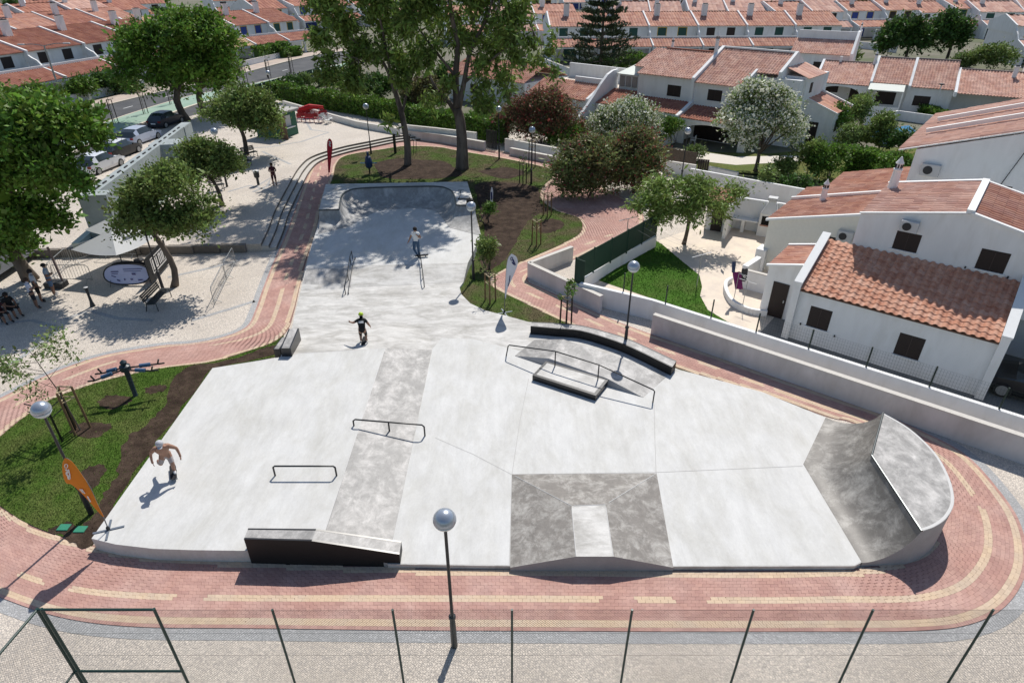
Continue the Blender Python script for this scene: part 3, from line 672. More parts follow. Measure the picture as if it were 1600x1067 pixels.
M_FLR = mat('red_blossom', (0.36, 0.05, 0.06), 0.7, island=0.3, transl=0.2, col2=(0.30, 0.11, 0.08))
M_FLM = mat('magenta_blossom', (0.38, 0.04, 0.13), 0.7, island=0.3, transl=0.2)
M_BARK = mat('grey_bark', (0.155, 0.125, 0.10), 0.9, col2=(0.09, 0.072, 0.058), mix=(0.4, 0.6), scale=2.5, bump=0.6, bscale=12, stretch=(1, 1, .3))
M_BARKE = mat('eucalyptus_bark', (0.20, 0.16, 0.13), 0.9, col2=(0.085, 0.066, 0.055), mix=(0.4, 0.58), scale=1.8, bump=0.6, bscale=9, stretch=(1, 1, .25))
M_STAKE = mat('wood_stake', (0.20, 0.12, 0.06), 0.85, var=0.2, scale=4)
M_STAKED = mat('dark_wood_stake', (0.055, 0.04, 0.03), 0.85, var=0.2, scale=4)

def leaf_quads(C, D, size, rg, slim=0.5):
    """C centres, D long axis (unit-ish) -> diamond leaves"""
    n = len(C); D = D / (np.linalg.norm(D, axis=1, keepdims=True) + 1e-9)
    r_ = rg.normal(size=(n, 3)); S = np.cross(D, r_); S /= (np.linalg.norm(S, axis=1, keepdims=True) + 1e-9)
    L = (size * np.exp(rg.normal(0, .36, n)))[:, None]; W = L * slim
    V = np.empty((n, 4, 3), np.float32)
    V[:, 0] = C - D * L * .5; V[:, 1] = C + S * W * .5; V[:, 2] = C + D * L * .5; V[:, 3] = C - S * W * .5
    return V.reshape(-1, 3), np.arange(n * 4).reshape(-1, 4)
def crown_leaves(ells, n, size, rg, clump=0.5, per=40, droop=0.0, fill=0.5, slim=0.55, flat=0.7):
    vol = np.array([e[1][0] * e[1][1] + e[1][0] * e[1][2] for e in ells]); vol = vol / vol.sum()
    Cs, Ds = [], []; cl_all = []
    for (c, r_), f in zip(ells, vol):
        k = max(3, int(n * f / per)); c = np.array(c); r_ = np.array(r_)
        nl = max(3, min(13, k // 4)); ld = rg.normal(size=(nl, 3)); ld /= np.linalg.norm(ld, axis=1, keepdims=True); ld[:, 2] = np.where(ld[:, 2] < -0.45, -ld[:, 2], ld[:, 2])
        lr = rg.uniform(0.3, 0.52, nl); lc = ld * (1.0 - lr * rg.uniform(.7, 1.0, nl))[:, None]       # lobes that make the outline lumpy
        w_ = rg.integers(0, nl, k); d = rg.normal(size=(k, 3)); d /= np.linalg.norm(d, axis=1, keepdims=True); d[:, 2] = np.where((d[:, 2] < -0.2) & (rg.random(k) < .6), -d[:, 2], d[:, 2])
        rad = fill + (1.02 - fill) * rg.random((k, 1)) ** 0.5
        cc = c + (lc[w_] + d * lr[w_][:, None] * rad) * r_
        cl_all.append(cc)
        cs = clump * rg.uniform(0.55, 1.25, k)
        off = rg.normal(size=(k, per, 3)) * cs[:, None, None] * np.array([1, 1, flat]) * 0.55
        P = (cc[:, None] + off); 
        dirs = off * 0.6 / (cs[:, None, None] + 1e-6) + d[:, None] * 0.6 + rg.normal(size=(k, per, 3)) * 0.7
        if droop: dirs = dirs * (1 - droop) + np.array([0, 0, -1.6]) * droop; P[:, :, 2] -= np.abs(rg.normal(size=(k, per))) * droop * clump * 1.3
        Cs.append(P.reshape(-1, 3)); Ds.append(dirs.reshape(-1, 3))
    C = np.concatenate(Cs); D = np.concatenate(Ds)
    V, F = leaf_quads(C, D, size, rg, slim)
    return V, F, np.concatenate(cl_all), C
def EL(px, py, rx, ry, Y, dep=1.0):
    c = AY(px, py, Y); k = PXM(c); return ((c.x, c.y, c.z), (rx / k, dep * (rx + ry) / 2 / k, ry / k / 0.9))
def branch(p, q, r0, r1, rg, sag=0.12, n=5):
    p, q = Vector(p), Vector(q); L = (q - p).length; pts = []
    j = Vector(rg.normal(size=3)) * L * 0.07
    for i in range(n + 1):
        t = i / n; a = p.lerp(q, t) + j * math.sin(math.pi * t) + Vector((0, 0, L * sag * math.sin(math.pi * t)))
        pts.append(a)
    return pts, [r0 + (r1 - r0) * i / n for i in range(n + 1)]
SEED = [100]
def tree(name, label, cat, base, ells, m_leaf, n=6000, size=0.2, trunk=0.2, fork=2.0, m_bark=None, clump=0.6, per=40, droop=0.0, fill=0.5, group=None, limbs=9, lean=(0, 0), slim=0.55, bloom=None, nbloom=0, bsize=.1, stems=1, parts=('crown', 'trunk')):
    SEED[0] += 1; rg = np.random.default_rng(SEED[0]); base = Vector(base)
    root = thing(name, label, cat, base, 0, group)
    n = int(n * (1.35 if n > 12000 else 1.75)); V, F, cl, C = crown_leaves(ells, n, size, rg, clump, per, droop, fill, slim)
    fast_mesh(parts[0], V, F, m_leaf, root)
    if bloom:
        k = rg.choice(len(C), nbloom); cen = np.mean([e[0] for e in ells], axis=0)
        P = C[k]; d = P - cen; d /= np.linalg.norm(d, axis=1, keepdims=True) + 1e-6; P = P + d * 0.12
        V, F = leaf_quads(P, rg.normal(size=P.shape), bsize, rg, 0.8); fast_mesh('blossom', V, F, bloom, root)
    mb = MB(); m_bark = m_bark or M_BARK
    for s_ in range(stems):
        o = Vector((rg.normal() * .18 * (stems > 1), rg.normal() * .18 * (stems > 1), 0))
        top = base + o * 2.5 + Vector((lean[0], lean[1], fork))
        pts, rs = branch(base + o - Vector((0, 0, .1)), top, trunk * 1.15, trunk * .8, rg, 0.0, 5); rs[0] = trunk * 1.5
        mb.tube(pts, rs, 10)
        ks = rg.choice(len(cl), min(len(cl), max(2, limbs // stems)), replace=False)
        for i in ks:
            q = Vector(cl[i]); pts, rs = branch(top - Vector((0, 0, .15)), q, trunk * rg.uniform(.35, .6), trunk * .08, rg, 0.06); mb.tube(pts, rs, 6)
    mb.build(parts[1], m_bark, root, smooth=True)
    return root
# --- plaza trees (left)
b = G(48, 436); Y = b.y
tree('plane_tree', 'largest plane tree at the left edge, three people standing under it', 'tree', b,
     [EL(70, 215, 85, 62, Y), EL(20, 290, 85, 75, Y - .5), EL(82, 280, 46, 55, Y - 1.2), EL(-40, 230, 80, 100, Y + .5), EL(45, 350, 55, 36, Y - 1), EL(0, 390, 50, 25, Y - 1), EL(120, 215, 40, 30, Y)], M_LF, 34000, 0.23, 0.30, 3.0, clump=0.7, per=46, fill=.45, limbs=14)
b = G(291, 188, ZPL); Y = b.y
tree('plane_tree', 'tall dense tree behind the grey fountain, left trunk of the pair', 'tree', b, [EL(255, 90, 66, 52, Y), EL(215, 105, 38, 42, Y), EL(280, 60, 50, 36, Y), EL(270, 130, 60, 34, Y - 1)], M_LF, 20000, 0.32, 0.36, 3.3, clump=1.0, per=42, limbs=10)
b = G(322, 182, ZPL); Y = b.y
tree('plane_tree', 'tall dense tree behind the grey fountain, right trunk of the pair', 'tree', b, [EL(325, 75, 48, 45, Y), EL(330, 110, 44, 40, Y), EL(305, 60, 38, 32, Y + 1), EL(345, 130, 24, 24, Y)], M_LF, 15000, 0.32, 0.34, 3.0, clump=1.0, per=42, limbs=9)
b = G(385, 243, ZPL); Y = b.y
tree('round_tree', 'round olive green tree beside the green kiosk', 'tree', b, [EL(384, 178, 50, 36, Y), EL(360, 190, 36, 34, Y), EL(412, 190, 32, 34, Y)], M_LFO, 14000, 0.22, 0.18, 2.2, clump=0.7, limbs=9)
b = G(272, 447); Y = b.y
tree('round_tree', 'slender trunked tree beside the oval banner and black bench', 'tree', b, [EL(262, 312, 66, 42, Y), EL(220, 340, 38, 38, Y), EL(308, 345, 38, 34, Y), EL(255, 355, 46, 26, Y - .6)], M_LFO, 16000, 0.16, 0.16, 3.1, clump=0.55, limbs=10, lean=(-.35, .1))
b = G(347, 322, ZPL); Y = b.y
tree('round_tree', 'small bushy tree between the fountain and the curved steps', 'tree', b, [EL(322, 255, 46, 30, Y), EL(350, 262, 26, 28, Y), EL(295, 275, 26, 24, Y)], M_LFO, 10000, 0.18, 0.14, 2.0, clump=0.55, limbs=8, lean=(-.3, 0))

# --- eucalyptus pair
def eucalyptus(label, base, trunkpts, limbsl, ells, n):
    SEED[0] += 1; rg = np.random.default_rng(SEED[0]); root = thing('eucalyptus_tree', label, 'tree', base)
    V, F, cl, C = crown_leaves(ells, n, 0.42, rg, 0.75, 46, 0.28, 0.35, 0.34, 1.0)
    fast_mesh('crown', V, F, M_LFE, root)
    mb = MB()
    for pts, rs in [trunkpts] + limbsl:
        P = smooth_line(pts, 4); rr = np.interp(np.linspace(0, 1, len(P)), np.linspace(0, 1, len(rs)), rs); mb.tube(P, list(rr), 10)
    ends = [Vector(l[0][-1]) for l in limbsl] + [Vector(l[0][len(l[0]) // 2]) for l in limbsl]
    for i in rg.choice(len(cl), min(46, len(cl)), replace=False):
        q = Vector(cl[i]); e = min(ends, key=lambda t: (t - q).length); pts, rs = branch(e, q, .07, .015, rg, .05, 3); mb.tube(pts, rs, 5)
    mb.build('trunk', M_BARKE, root, smooth=True)
b = G(637, 258); Y = b.y
P = lambda x, y, d=0: AY(x, y, Y + d)
eucalyptus('leaning thin eucalyptus with bare lower trunk, left of the bigger one', b, ([b - Vector((0, 0, .1)), P(636, 225), P(628, 180), P(618, 145), P(610, 120)], [.36, .27, .24, .2, .15]),
  [([P(618, 145), P(600, 100), P(575, 78), P(548, 60), P(535, 30)], [.15, .12, .1, .07, .04]), ([P(612, 125), P(600, 60), P(590, 10), P(585, -30)], [.14, .1, .08, .05]), ([P(628, 180), P(640, 130), P(655, 95)], [.13, .09, .05]), ([P(600, 100), P(560, 92), P(520, 85)], [.1, .06, .03])],
  [EL(520, 30, 42, 34, Y), EL(503, 72, 28, 20, Y), EL(545, 60, 32, 34, Y, .8), EL(530, 108, 38, 24, Y), EL(572, 90, 34, 24, Y), EL(600, 45, 30, 45, Y + 1), EL(610, 100, 36, 26, Y), EL(560, 130, 34, 15, Y), EL(600, 10, 40, 40, Y), EL(640, 112, 22, 24, Y - .5), EL(608, 195, 7, 13, Y - .3), EL(490, 10, 22, 14, Y), EL(540, -30, 50, 36, Y), EL(595, -70, 50, 44, Y), EL(560, -110, 40, 40, Y), EL(520, -150, 50, 40, Y), EL(590, -190, 50, 40, Y), ((-12.5, 52, 19), (4, 3.5, 3.5))], 24000)
b = G(722, 264); Y = b.y
eucalyptus('tallest eucalyptus with thick dark trunk behind the bowl', b, ([b - Vector((0, 0, .1)), P(722, 225), P(719, 190), P(714, 170)], [.62, .46, .42, .38]),
  [([P(716, 182), P(700, 158), P(685, 145), P(672, 120)], [.24, .18, .13, .07]), ([P(714, 170), P(712, 120), P(715, 70), P(705, 20), P(700, -60), P(715, -200)], [.3, .25, .2, .16, .12, .05]), ([P(716, 172), P(725, 130), P(735, 80), P(760, 30), P(775, -20)], [.26, .2, .16, .11, .06]), ([P(725, 130), P(760, 100), P(800, 70), P(835, 55)], [.13, .1, .07, .04]), ([P(712, 120), P(680, 80), P(650, 40), P(630, 20)], [.14, .1, .07, .04])],
  [EL(700, 10, 60, 42, Y), EL(760, 15, 55, 55, Y), EL(650, 40, 38, 36, Y), EL(670, 95, 40, 32, Y, .8), EL(735, 80, 50, 42, Y + 1), EL(795, 60, 42, 44, Y), EL(815, 30, 22, 30, Y), EL(690, 145, 30, 20, Y - .6), EL(775, 135, 32, 28, Y), EL(815, 100, 26, 30, Y), EL(640, 10, 40, 34, Y), EL(835, 85, 14, 22, Y), EL(866, 75, 11, 28, Y), EL(868, 122, 7, 18, Y), EL(740, 165, 28, 18, Y - .8), EL(625, 45, 24, 28, Y), EL(690, -60, 75, 45, Y), EL(770, -70, 60, 55, Y), EL(730, -150, 80, 60, Y), EL(720, -240, 60, 50, Y), EL(700, -320, 70, 46, Y), EL(780, -280, 50, 40, Y), ((-5, 50, 20), (4.5, 4, 3))], 32000)

# --- oleanders
for nm, label, px, py, rx, ry, by, n, lm, fm, nb_, bs in (
    ('oleander_bush', 'broad reddish oleander bush behind the white wall left of the pale one', 846, 188, 62, 38, 222, 9000, M_LFR, M_FLR, 5200, .17),
    ('oleander_bush', 'reddish oleander on the paving, left of two by the curved path', 915, 262, 48, 38, 306, 8500, M_LFR2, M_FLR, 1500, .14),
    ('oleander_bush', 'reddish oleander on the paving, right of two by the curved path', 990, 248, 44, 36, 298, 8500, M_LFR2, M_FLR, 3000, .14),
    ('white_oleander', 'rounded white flowering bush in front of the porch arches', 980, 194, 48, 32, 226, 8500, M_LFG, M_FLW, 12000, .16)):
    b = G(px, by); Y = b.y
    tree(nm, label, 'bush', b, [EL(px, py, rx, ry, Y, .9), EL(px - rx * .4, py + ry * .3, rx * .6, ry * .7, Y - .6), EL(px + rx * .4, py + ry * .25, rx * .6, ry * .7, Y - .4), EL(px, by - 14, rx * .85, 16, Y - .3), EL(px - rx * .85, py + ry * .1, rx * .35, ry * .4, Y - .2), EL(px + rx * .15, py - ry * .9, rx * .4, ry * .3, Y), EL(px + rx * .9, py + ry * .45, rx * .3, ry * .35, Y - .2), EL(px - rx * .3, py - ry * .2, rx * .6, ry * .6, Y), EL(px + rx * .35, py - ry * .25, rx * .55, ry * .6, Y)], lm, n * 2, .22, .05, .5, clump=.8, per=44, fill=.5, bloom=fm, nbloom=nb_, bsize=bs, stems=6, limbs=18, slim=.35)
b = G(1180, 268); Y = b.y
tree('white_oleander', 'large round white flowering tree in front of the two storey house', 'tree', b, [EL(1188, 188, 60, 48, Y), EL(1150, 205, 34, 34, Y - .5), EL(1228, 205, 32, 36, Y - .3), EL(1185, 160, 40, 26, Y)], M_LFG, 15000, .2, .16, 1.6, clump=.6, per=40, bloom=M_FLW, nbloom=15000, bsize=.16, limbs=10, slim=.4)
b = G(1068, 382); Y = b.y
tree('silk_tree', 'feathery spreading tree over the clothes line in the tiled yard', 'tree', b, [EL(1062, 300, 62, 24, Y), EL(1020, 315, 36, 26, Y - .3), EL(1105, 322, 36, 26, Y - .3), EL(1065, 335, 50, 20, Y - .8), EL(1140, 300, 26, 12, Y)], M_LFA, 6500, .24, .11, 2.2, clump=.6, per=40, droop=.25, fill=.4, limbs=12, slim=.28)
# --- dark trees further right, Norfolk pine
for (nm, label, px, py, rx, ry, by, n, lm) in (('round_tree', 'dark dense round tree behind the low tiled terrace', 1413, 62, 38, 30, 92, 7000, M_LFD), ('round_tree', 'airy dark tree with visible trunk right of the dense round one', 1478, 55, 30, 30, 92, 4500, M_LFD)):
    b = G(px, by + 4); Y = b.y
    tree(nm, label, 'tree', b, [EL(px, py, rx, ry, Y), EL(px - rx * .4, py + 8, rx * .6, ry * .6, Y - 1), EL(px + rx * .4, py + 6, rx * .6, ry * .7, Y - .5)], lm, n, .42, .25, 2.5, clump=1.1, per=36, fill=.4)
b = G(937, 118); Y = b.y; SEED[0] += 1; rg = np.random.default_rng(5)
root = thing('norfolk_pine', 'tall tiered Norfolk pine beside the white terrace houses', 'tree', b)
topz = Hpx(-45, b); mb = MB(); mb.tube([b - Vector((0, 0, .1)), b + Vector((0, 0, topz * .5)), Vector((b.x, b.y, topz))], [.3, .2, .05], 10)
Cs, Ds = [], []
nt_ = 13
for t in range(nt_):
    z = 2.0 + (topz - 2.4) * t / (nt_ - 1); Lb = 6.2 * (1 - .78 * t / (nt_ - 1)) * rg.uniform(.8, 1.1); nb_ = 6; a0 = rg.uniform(0, 6)
    for k in range(nb_):
        a = a0 + k * 2 * math.pi / nb_ + rg.normal() * .15; L_ = Lb * rg.uniform(.8, 1.1)
        tip = Vector((b.x + math.cos(a) * L_, b.y + math.sin(a) * L_, z + L_ * .12)); o_ = Vector((b.x, b.y, z)); m_ = o_.lerp(tip, .5) - Vector((0, 0, L_ * .07))
        mb.tube([o_, m_, tip], [.07, .05, .02], 5)
        for s_ in np.linspace(.35, 1, 15):
            p = o_.lerp(m_, s_ * 2) if s_ < .5 else m_.lerp(tip, s_ * 2 - 1)
            c = np.array(p) + rg.normal(size=(11, 3)) * np.array([.38, .38, .13]); Cs.append(c); Ds.append(rg.normal(size=(11, 3)) * .6 + np.array([math.cos(a), math.sin(a), .9]))
V, F = leaf_quads(np.concatenate(Cs), np.concatenate(Ds), .42, rg, .35)
fast_mesh('crown', V, F, M_LFP, root); mb.build('trunk', M_BARK, root, smooth=True)

# --- shrubs: (label, px, py, rx, ry, base row, leaves, material, size)
SHR = [
 ('clipped round shrub with bright top in the garden by the pale wall', 1294, 254, 31, 26, 280, 4200, M_LFH, .16), ('dark spiky shrub against the white garden wall, left of two', 1245, 296, 24, 18, 314, 2600, M_LFD, .2),
 ('dark spiky shrub against the white garden wall, right of two', 1300, 304, 20, 14, 318, 2000, M_LFD, .2), ('tall loose shrub left of the blue pool', 1340, 178, 28, 26, 205, 3500, M_LFO, .2),
 ('rounded shrub with yellowish tips in front of the blue pool', 1376, 208, 28, 26, 236, 3800, M_LFO, .18), ('pale flowering shrub beside the brown annex door', 1330, 217, 26, 18, 236, 2800, M_LFG, .17),
 ('shrub with small pale flowers left of the clipped round one', 1268, 245, 20, 26, 275, 2000, M_LFO, .16), ('dark green shrub under the pool wall', 1408, 222, 22, 20, 245, 2400, M_LFD, .18),
 ('round olive shrub beside the lamp post in front of the low tiled terrace', 1462, 153, 20, 13, 168, 2000, M_LFO, .22), ('leafy hedge shrub in front of the long low roof, left half', 1516, 160, 22, 12, 172, 2400, M_LFH, .24),
 ('leafy hedge shrub in front of the long low roof, right half', 1556, 150, 20, 10, 162, 2000, M_LFH, .24), ('wide grey green shrub behind the long low roof', 1552, 92, 38, 18, 108, 4000, M_LFO, .3),
 ('bright shrub behind the ridge of the low tiled terrace', 1510, 96, 20, 10, 105, 1800, M_LFG, .3), ('bright young shrub beside the white garden wall', 1198, 286, 14, 22, 310, 1300, M_LFG, .16),
 ('low green shrub beside the pale garden path behind the lamp', 1085, 240, 18, 10, 250, 1500, M_LFG, .16), ('dark round shrub inside the green screened yard', 458, 134, 17, 13, 148, 2200, M_LFD, .26),
 ('pale bush right of the dark round shrub in the screened yard', 476, 128, 9, 11, 142, 900, M_LFG, .24), ('dark shrub in front of the left terrace porch, right of two', 163, 132, 24, 17, 152, 2600, M_LFD, .28),
 ('green shrub in front of the left terrace porch, left of two', 126, 140, 20, 17, 162, 2600, M_LFH, .28), ('climbing plant over the left terrace porch beside the street lamp', 62, 148, 24, 14, 168, 2400, M_LFH, .28),
 ('faded brownish shrub by the white fence posts across the road', 205, 135, 18, 14, 150, 1800, M_LFO, .26), ('bright oleander sprig left of the porch wall', 885, 212, 36, 16, 226, 2600, M_LFH, .18),
 ('bright green shrub under the white porch buttress', 1048, 205, 18, 18, 226, 2200, M_LFH, .17), ('small round shrub by the bowl beside the white flag', 766, 328, 9, 10, 348, 900, M_LFH, .1),
 ('loose young bush near the tall lamp beside the bowl', 762, 395, 15, 22, 420, 1500, M_LFO, .12), ('dark tree clump far behind the left roofs', 140, 12, 40, 10, 26, 2600, M_LFD, .7),
 ('green shrub on the far left slope among the roofs', 40, 16, 24, 12, 30, 1800, M_LFO, .6), ('grey green shrub behind the left terrace ridge', 50, 22, 14, 8, 34, 900, M_LFO, .5), ('grey shrub by the middle chimney row', 655, 18, 10, 8, 32, 700, M_LFD, .45),
 ('dark garden bush left of the clipped hedge near the norfolk pine', 985, 96, 24, 12, 110, 2000, M_LFH, .3), ('dark low bush under the norfolk pine', 940, 103, 22, 8, 116, 1500, M_LFD, .3), ('green bush between the two chimneys of the tiled house', 1128, 72, 12, 10, 86, 900, M_LFH, .3),
 ('row bush in front of the far long terrace, first from the left', 1240, 38, 14, 9, 50, 900, M_LFO, .45), ('row bush in front of the far long terrace, second from the left', 1268, 42, 14, 8, 52, 900, M_LFO, .45), ('row bush in front of the far long terrace, third from the left', 1306, 42, 17, 11, 56, 1000, M_LFO, .45),
 ('dark bush in front of the far long terrace right of the row', 1345, 38, 22, 8, 48, 1100, M_LFD, .45), ('pale bush in front of the far long terrace beside the dark tree', 1382, 44, 14, 9, 56, 900, M_LFO, .45), ('brown dry bush beside the far grey wall', 1328, 85, 14, 16, 104, 900, M_LFO, .35), ('green bush at the far right under the hip roof', 1590, 48, 20, 8, 60, 900, M_LFD, .45),
 ('dark bush beside the far white villa on the left of the pine', 838, 32, 14, 8, 44, 900, M_LFD, .45), ('bright bush beside the far green screen left of the pine', 866, 34, 10, 8, 46, 700, M_LFH, .45), ('dark hilltop bush far behind on the right', 1220, 12, 14, 7, 22, 900, M_LFD, .6),
 ('dark reddish bush behind the hedge between the eucalyptus trunks', 662, 150, 36, 26, 190, 4500, M_LFR, .24), ('dense dark bush behind the hedge left of the leaning eucalyptus', 585, 140, 40, 18, 172, 4000, M_LFD, .26), ('dark bush right of the thick eucalyptus trunk behind the hedge', 760, 178, 22, 18, 205, 2600, M_LFH, .22), ('dark bush behind the long hedge near the kiosk', 520, 128, 26, 14, 152, 2600, M_LFD, .28), ('low dark shrub in the yard behind the tall hedge', 700, 120, 26, 14, 142, 2400, M_LFD, .3), ('leafy shrub filling the garden corner under the tall white house', 1400, 262, 26, 18, 290, 3200, M_LFH, .18), ('tall leafy shrub between annex door and pool', 1310, 190, 22, 22, 222, 3000, M_LFH, .2), ('green shrub behind the white garden wall above the yard', 1225, 262, 18, 14, 280, 2000, M_LFO, .16)]
rgf = np.random.default_rng(77)
FAR = []
for i in range(74):
    FAR.append((rgf.uniform(20, 1580), rgf.uniform(3, 40)))
for label, px, py, rx, ry, by, n, lm, sz in SHR:
    zb = 0.0; b = G(px, by, zb); Y = b.y
    tree('shrub', label, 'shrub', b, [EL(px, py, rx, ry, Y, .9), EL(px - rx * .35, py + ry * .25, rx * .6, ry * .7, Y - .3)], lm, n, sz, .05, .5, clump=sz * 2.6, per=32, fill=.5, stems=3, limbs=9, parts=('foliage', 'stem'))
ORD = ['first', 'second', 'third', 'fourth', 'fifth', 'sixth', 'seventh', 'eighth', 'ninth', 'tenth', 'eleventh', 'twelfth', 'thirteenth', 'fourteenth', 'fifteenth', 'sixteenth', 'seventeenth', 'eighteenth', 'nineteenth', 'twentieth']
FAR.sort(); BANDS = [[q for q in FAR if lo <= q[1] < hi] for lo, hi in ((0, 12), (12, 22), (22, 31), (31, 99))]
for bi, k_, px, by in [(bi, k_, *q) for bi, bd in enumerate(BANDS) for k_, q in enumerate(bd)]:
    WHERE = 'tree in %s band of far houses, %s from left' % (('the skyline', 'the second furthest', 'the third furthest', 'the nearest')[bi], ORD[k_] if k_ < 20 else 'twenty ' + ORD[k_ - 20])
    b = G(px, by + 14); k = PXM(b); hh = rgf.uniform(2.6, 6.5)
    c = (b.x, b.y, hh * .55); tree('garden_tree', 'green ' + WHERE, 'tree', b, [(c, (hh * .42, hh * .42, hh * .45))], M_LFD if rgf.random() < .5 else M_LFH, 420, .55, .1, hh * .3, clump=.8, per=26, group='garden trees among the far houses', limbs=4)
# --- hedges: leaf boxes along a line
def hedge(label, P, Q, wd, h, n, m, size, z0=0.0, rough=.12, cat='hedge'):
    SEED[0] += 1; rg = np.random.default_rng(SEED[0]); P, Q = Vector(P), Vector(Q); d = (Q - P); L = d.length; d.normalize(); s = Vector((-d.y, d.x, 0))
    root = thing('hedge', label, cat, Vector(((P.x + Q.x) / 2, (P.y + Q.y) / 2, z0)))
    u = rg.uniform(0, L, n); f = rg.random(n); v = np.where(f < .42, rg.uniform(-.5, .5, n), np.where(f < .71, -.5, .5)); w_ = np.where(f < .42, 1.0, rg.random(n))
    wav = 0.06 * np.sin(u * 1.7) + 0.05 * np.sin(u * 4.1 + 1)
    C = np.array(P)[None] + u[:, None] * np.array(d) + (v * wd)[:, None] * np.array(s) + rg.normal(size=(n, 3)) * rough
    C[:, 2] = z0 + w_ * h * (1 + wav) + rg.normal(size=n) * rough * .6; C[:, 2] = np.maximum(C[:, 2], z0 + .02)
    V, F = leaf_quads(C, rg.normal(size=(n, 3)) + np.array([0, 0, .6]), size, rg, .6); fast_mesh('foliage', V, F, m, root)
    mb = MB(); M_ = Matrix.Translation((P.x, P.y, z0)) @ Matrix.Rotation(math.atan2(d.y, d.x), 4, 'Z')
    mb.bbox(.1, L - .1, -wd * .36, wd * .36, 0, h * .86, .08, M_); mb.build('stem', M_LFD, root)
hedge('long clipped hedge above the white park wall behind the kiosk', G(442, 168) + Vector((0, 1.6, 0)), G(640, 204) + Vector((0, 1.6, 0)), 1.5, 2.1, 15000, M_LFH, .22, .2)
hedge('clipped hedge above the white park wall right of the eucalyptus', G(640, 205) + Vector((0.4, 1.6, 0)), G(792, 232) + Vector((0, 1.6, 0)), 1.4, 1.9, 10000, M_LFH, .2, .2)
hedge('dark fluffy hedge along the garden beside the clipped round shrub', G(1318, 268), G(1405, 282), 1.6, 1.9, 7000, M_LFH, .18)
hedge('low hedge on the terrace wall across the road', G(440, 92, .4), G(468, 88, .4), 1.2, 1.5, 2600, M_LFH, .3, .5)
hedge('clipped hedge in front of the arched porch across the road', G(402, 98, .4), G(452, 87, .4), 1.3, 2.2, 3800, M_LFH, .32, .5)
hedge('small clipped hedge beside the lawn of the low tiled terrace', G(1440, 178), G(1475, 188), 1.3, .9, 2500, M_LFH, .2)
hedge('bright hedge wing beside the white porch buttress', G(1030, 222), G(1052, 205), 1.2, 1.8, 2600, M_LFH, .18)
hedge('tall clipped hedge beside the green kiosk yard', G(425, 152, .4), G(442, 150, .4), 2.0, 1.6, 2500, M_LFH, .24, .3)
# --- staked saplings
def sapling(label, base, h, leafy, stake_h=1.5, m_st=None, crown=None, lm=None, tilt=0.0):
    SEED[0] += 1; rg = np.random.default_rng(SEED[0]); base = Vector(base); root = thing('staked_sapling', label, 'sapling', base)
    m_st = m_st or M_STAKE; ra = .32
    tops = []
    for k in range(3):
        a = .5 + k * 2.094; p = base + Vector((math.cos(a) * ra, math.sin(a) * ra, 0)); q = base + Vector((math.cos(a) * ra * .9, math.sin(a) * ra * .9, stake_h)); tops.append(q)
        MB().tube([p - Vector((0, 0, .1)), q], .042, 7).build('stake', m_st, root, smooth=50)
    for dz_, rr_ in ((0.0, .026), (.45, .02)):
        for k in range(3): MB().tube([tops[k] - Vector((0, 0, dz_)), tops[(k + 1) % 3] - Vector((0, 0, dz_))], rr_, 6).build('tie_batten', mat('pale_batten', (.45, .36, .22), .8), root)
    mb = MB(); top = base + Vector((tilt, 0, h)); mb.tube([base - Vector((0, 0, .05)), base + Vector((tilt * .3, 0, h * .5)), top], [.03, .022, .01], 6)
    cr = crown or (.4, .55)
    tw = []
    for k in range(9):
        a = rg.uniform(0, 6.28); z = h * rg.uniform(.5, .95); o_ = base + Vector((tilt * z / h, 0, z)); q = o_ + Vector((math.cos(a) * cr[0], math.sin(a) * cr[0], cr[1] * rg.uniform(.3, .9))); mb.tube([o_, q], [.012, .004], 4); tw.append(q)
    mb.build('stem', M_BARK, root)
    if leafy:
        Cs = np.concatenate([np.array(q)[None] + rg.normal(size=(leafy // 9, 3)) * cr[0] * .24 for q in tw]); V, F = leaf_quads(Cs, rg.normal(size=Cs.shape), .11, rg, .42); fast_mesh('foliage', V, F, lm or M_LFO, root)
sapling('leafy sapling with wooden stakes beside the bent black ledge', G(884, 508), 2.5, 420, 1.5, M_STAKED, (.32, .4), M_LFH)
sapling('leafless staked sapling next to the white feather flag', G(766, 472), 1.7, 60, 1.55, M_STAKE)
sapling('feathery tall sapling with dark stakes on the left lawn', G(126, 672), 3.6, 1500, 1.9, M_STAKE, (.95, .7), M_LFG, -.55)
sapling('bare staked sapling by the edge of the soil bed near the curved path', G(838, 383), 1.9, 60, 1.6)
sapling('staked sapling with thin reddish twigs beside the wide paving', G(855, 338), 2.4, 130, 1.6, None, (.3, .5), M_LFR)
sapling('staked sapling on the bright grass behind, left of the lamp', G(817, 288), 2.4, 150, 1.6, M_STAKED, (.3, .4), M_LFG)
sapling('tall stakes around the sapling directly behind the far park lamp', G(831, 262), 3.6, 150, 2.2, M_STAKED, (.35, .4), M_LFG)
for i, (x, y, lf, t) in enumerate(((180, 193, 60, 'nearest staked sapling on the green median, reddish twigs'), (227, 178, 160, 'second staked sapling on the green median, small green top'), (268, 163, 80, 'third staked sapling on the green median under the dense tree'), (384, 131, 220, 'staked sapling on the green median right of the dense tree'), (420, 121, 260, 'yellowish staked sapling on the far green median'), (456, 115, 120, 'bare staked sapling at the far end of the green median'))):
    sapling(t, G(x, y, .5), 3.3, lf, 2.4, M_STAKED, (.5, .6), M_LFR if i == 0 else M_LFG)
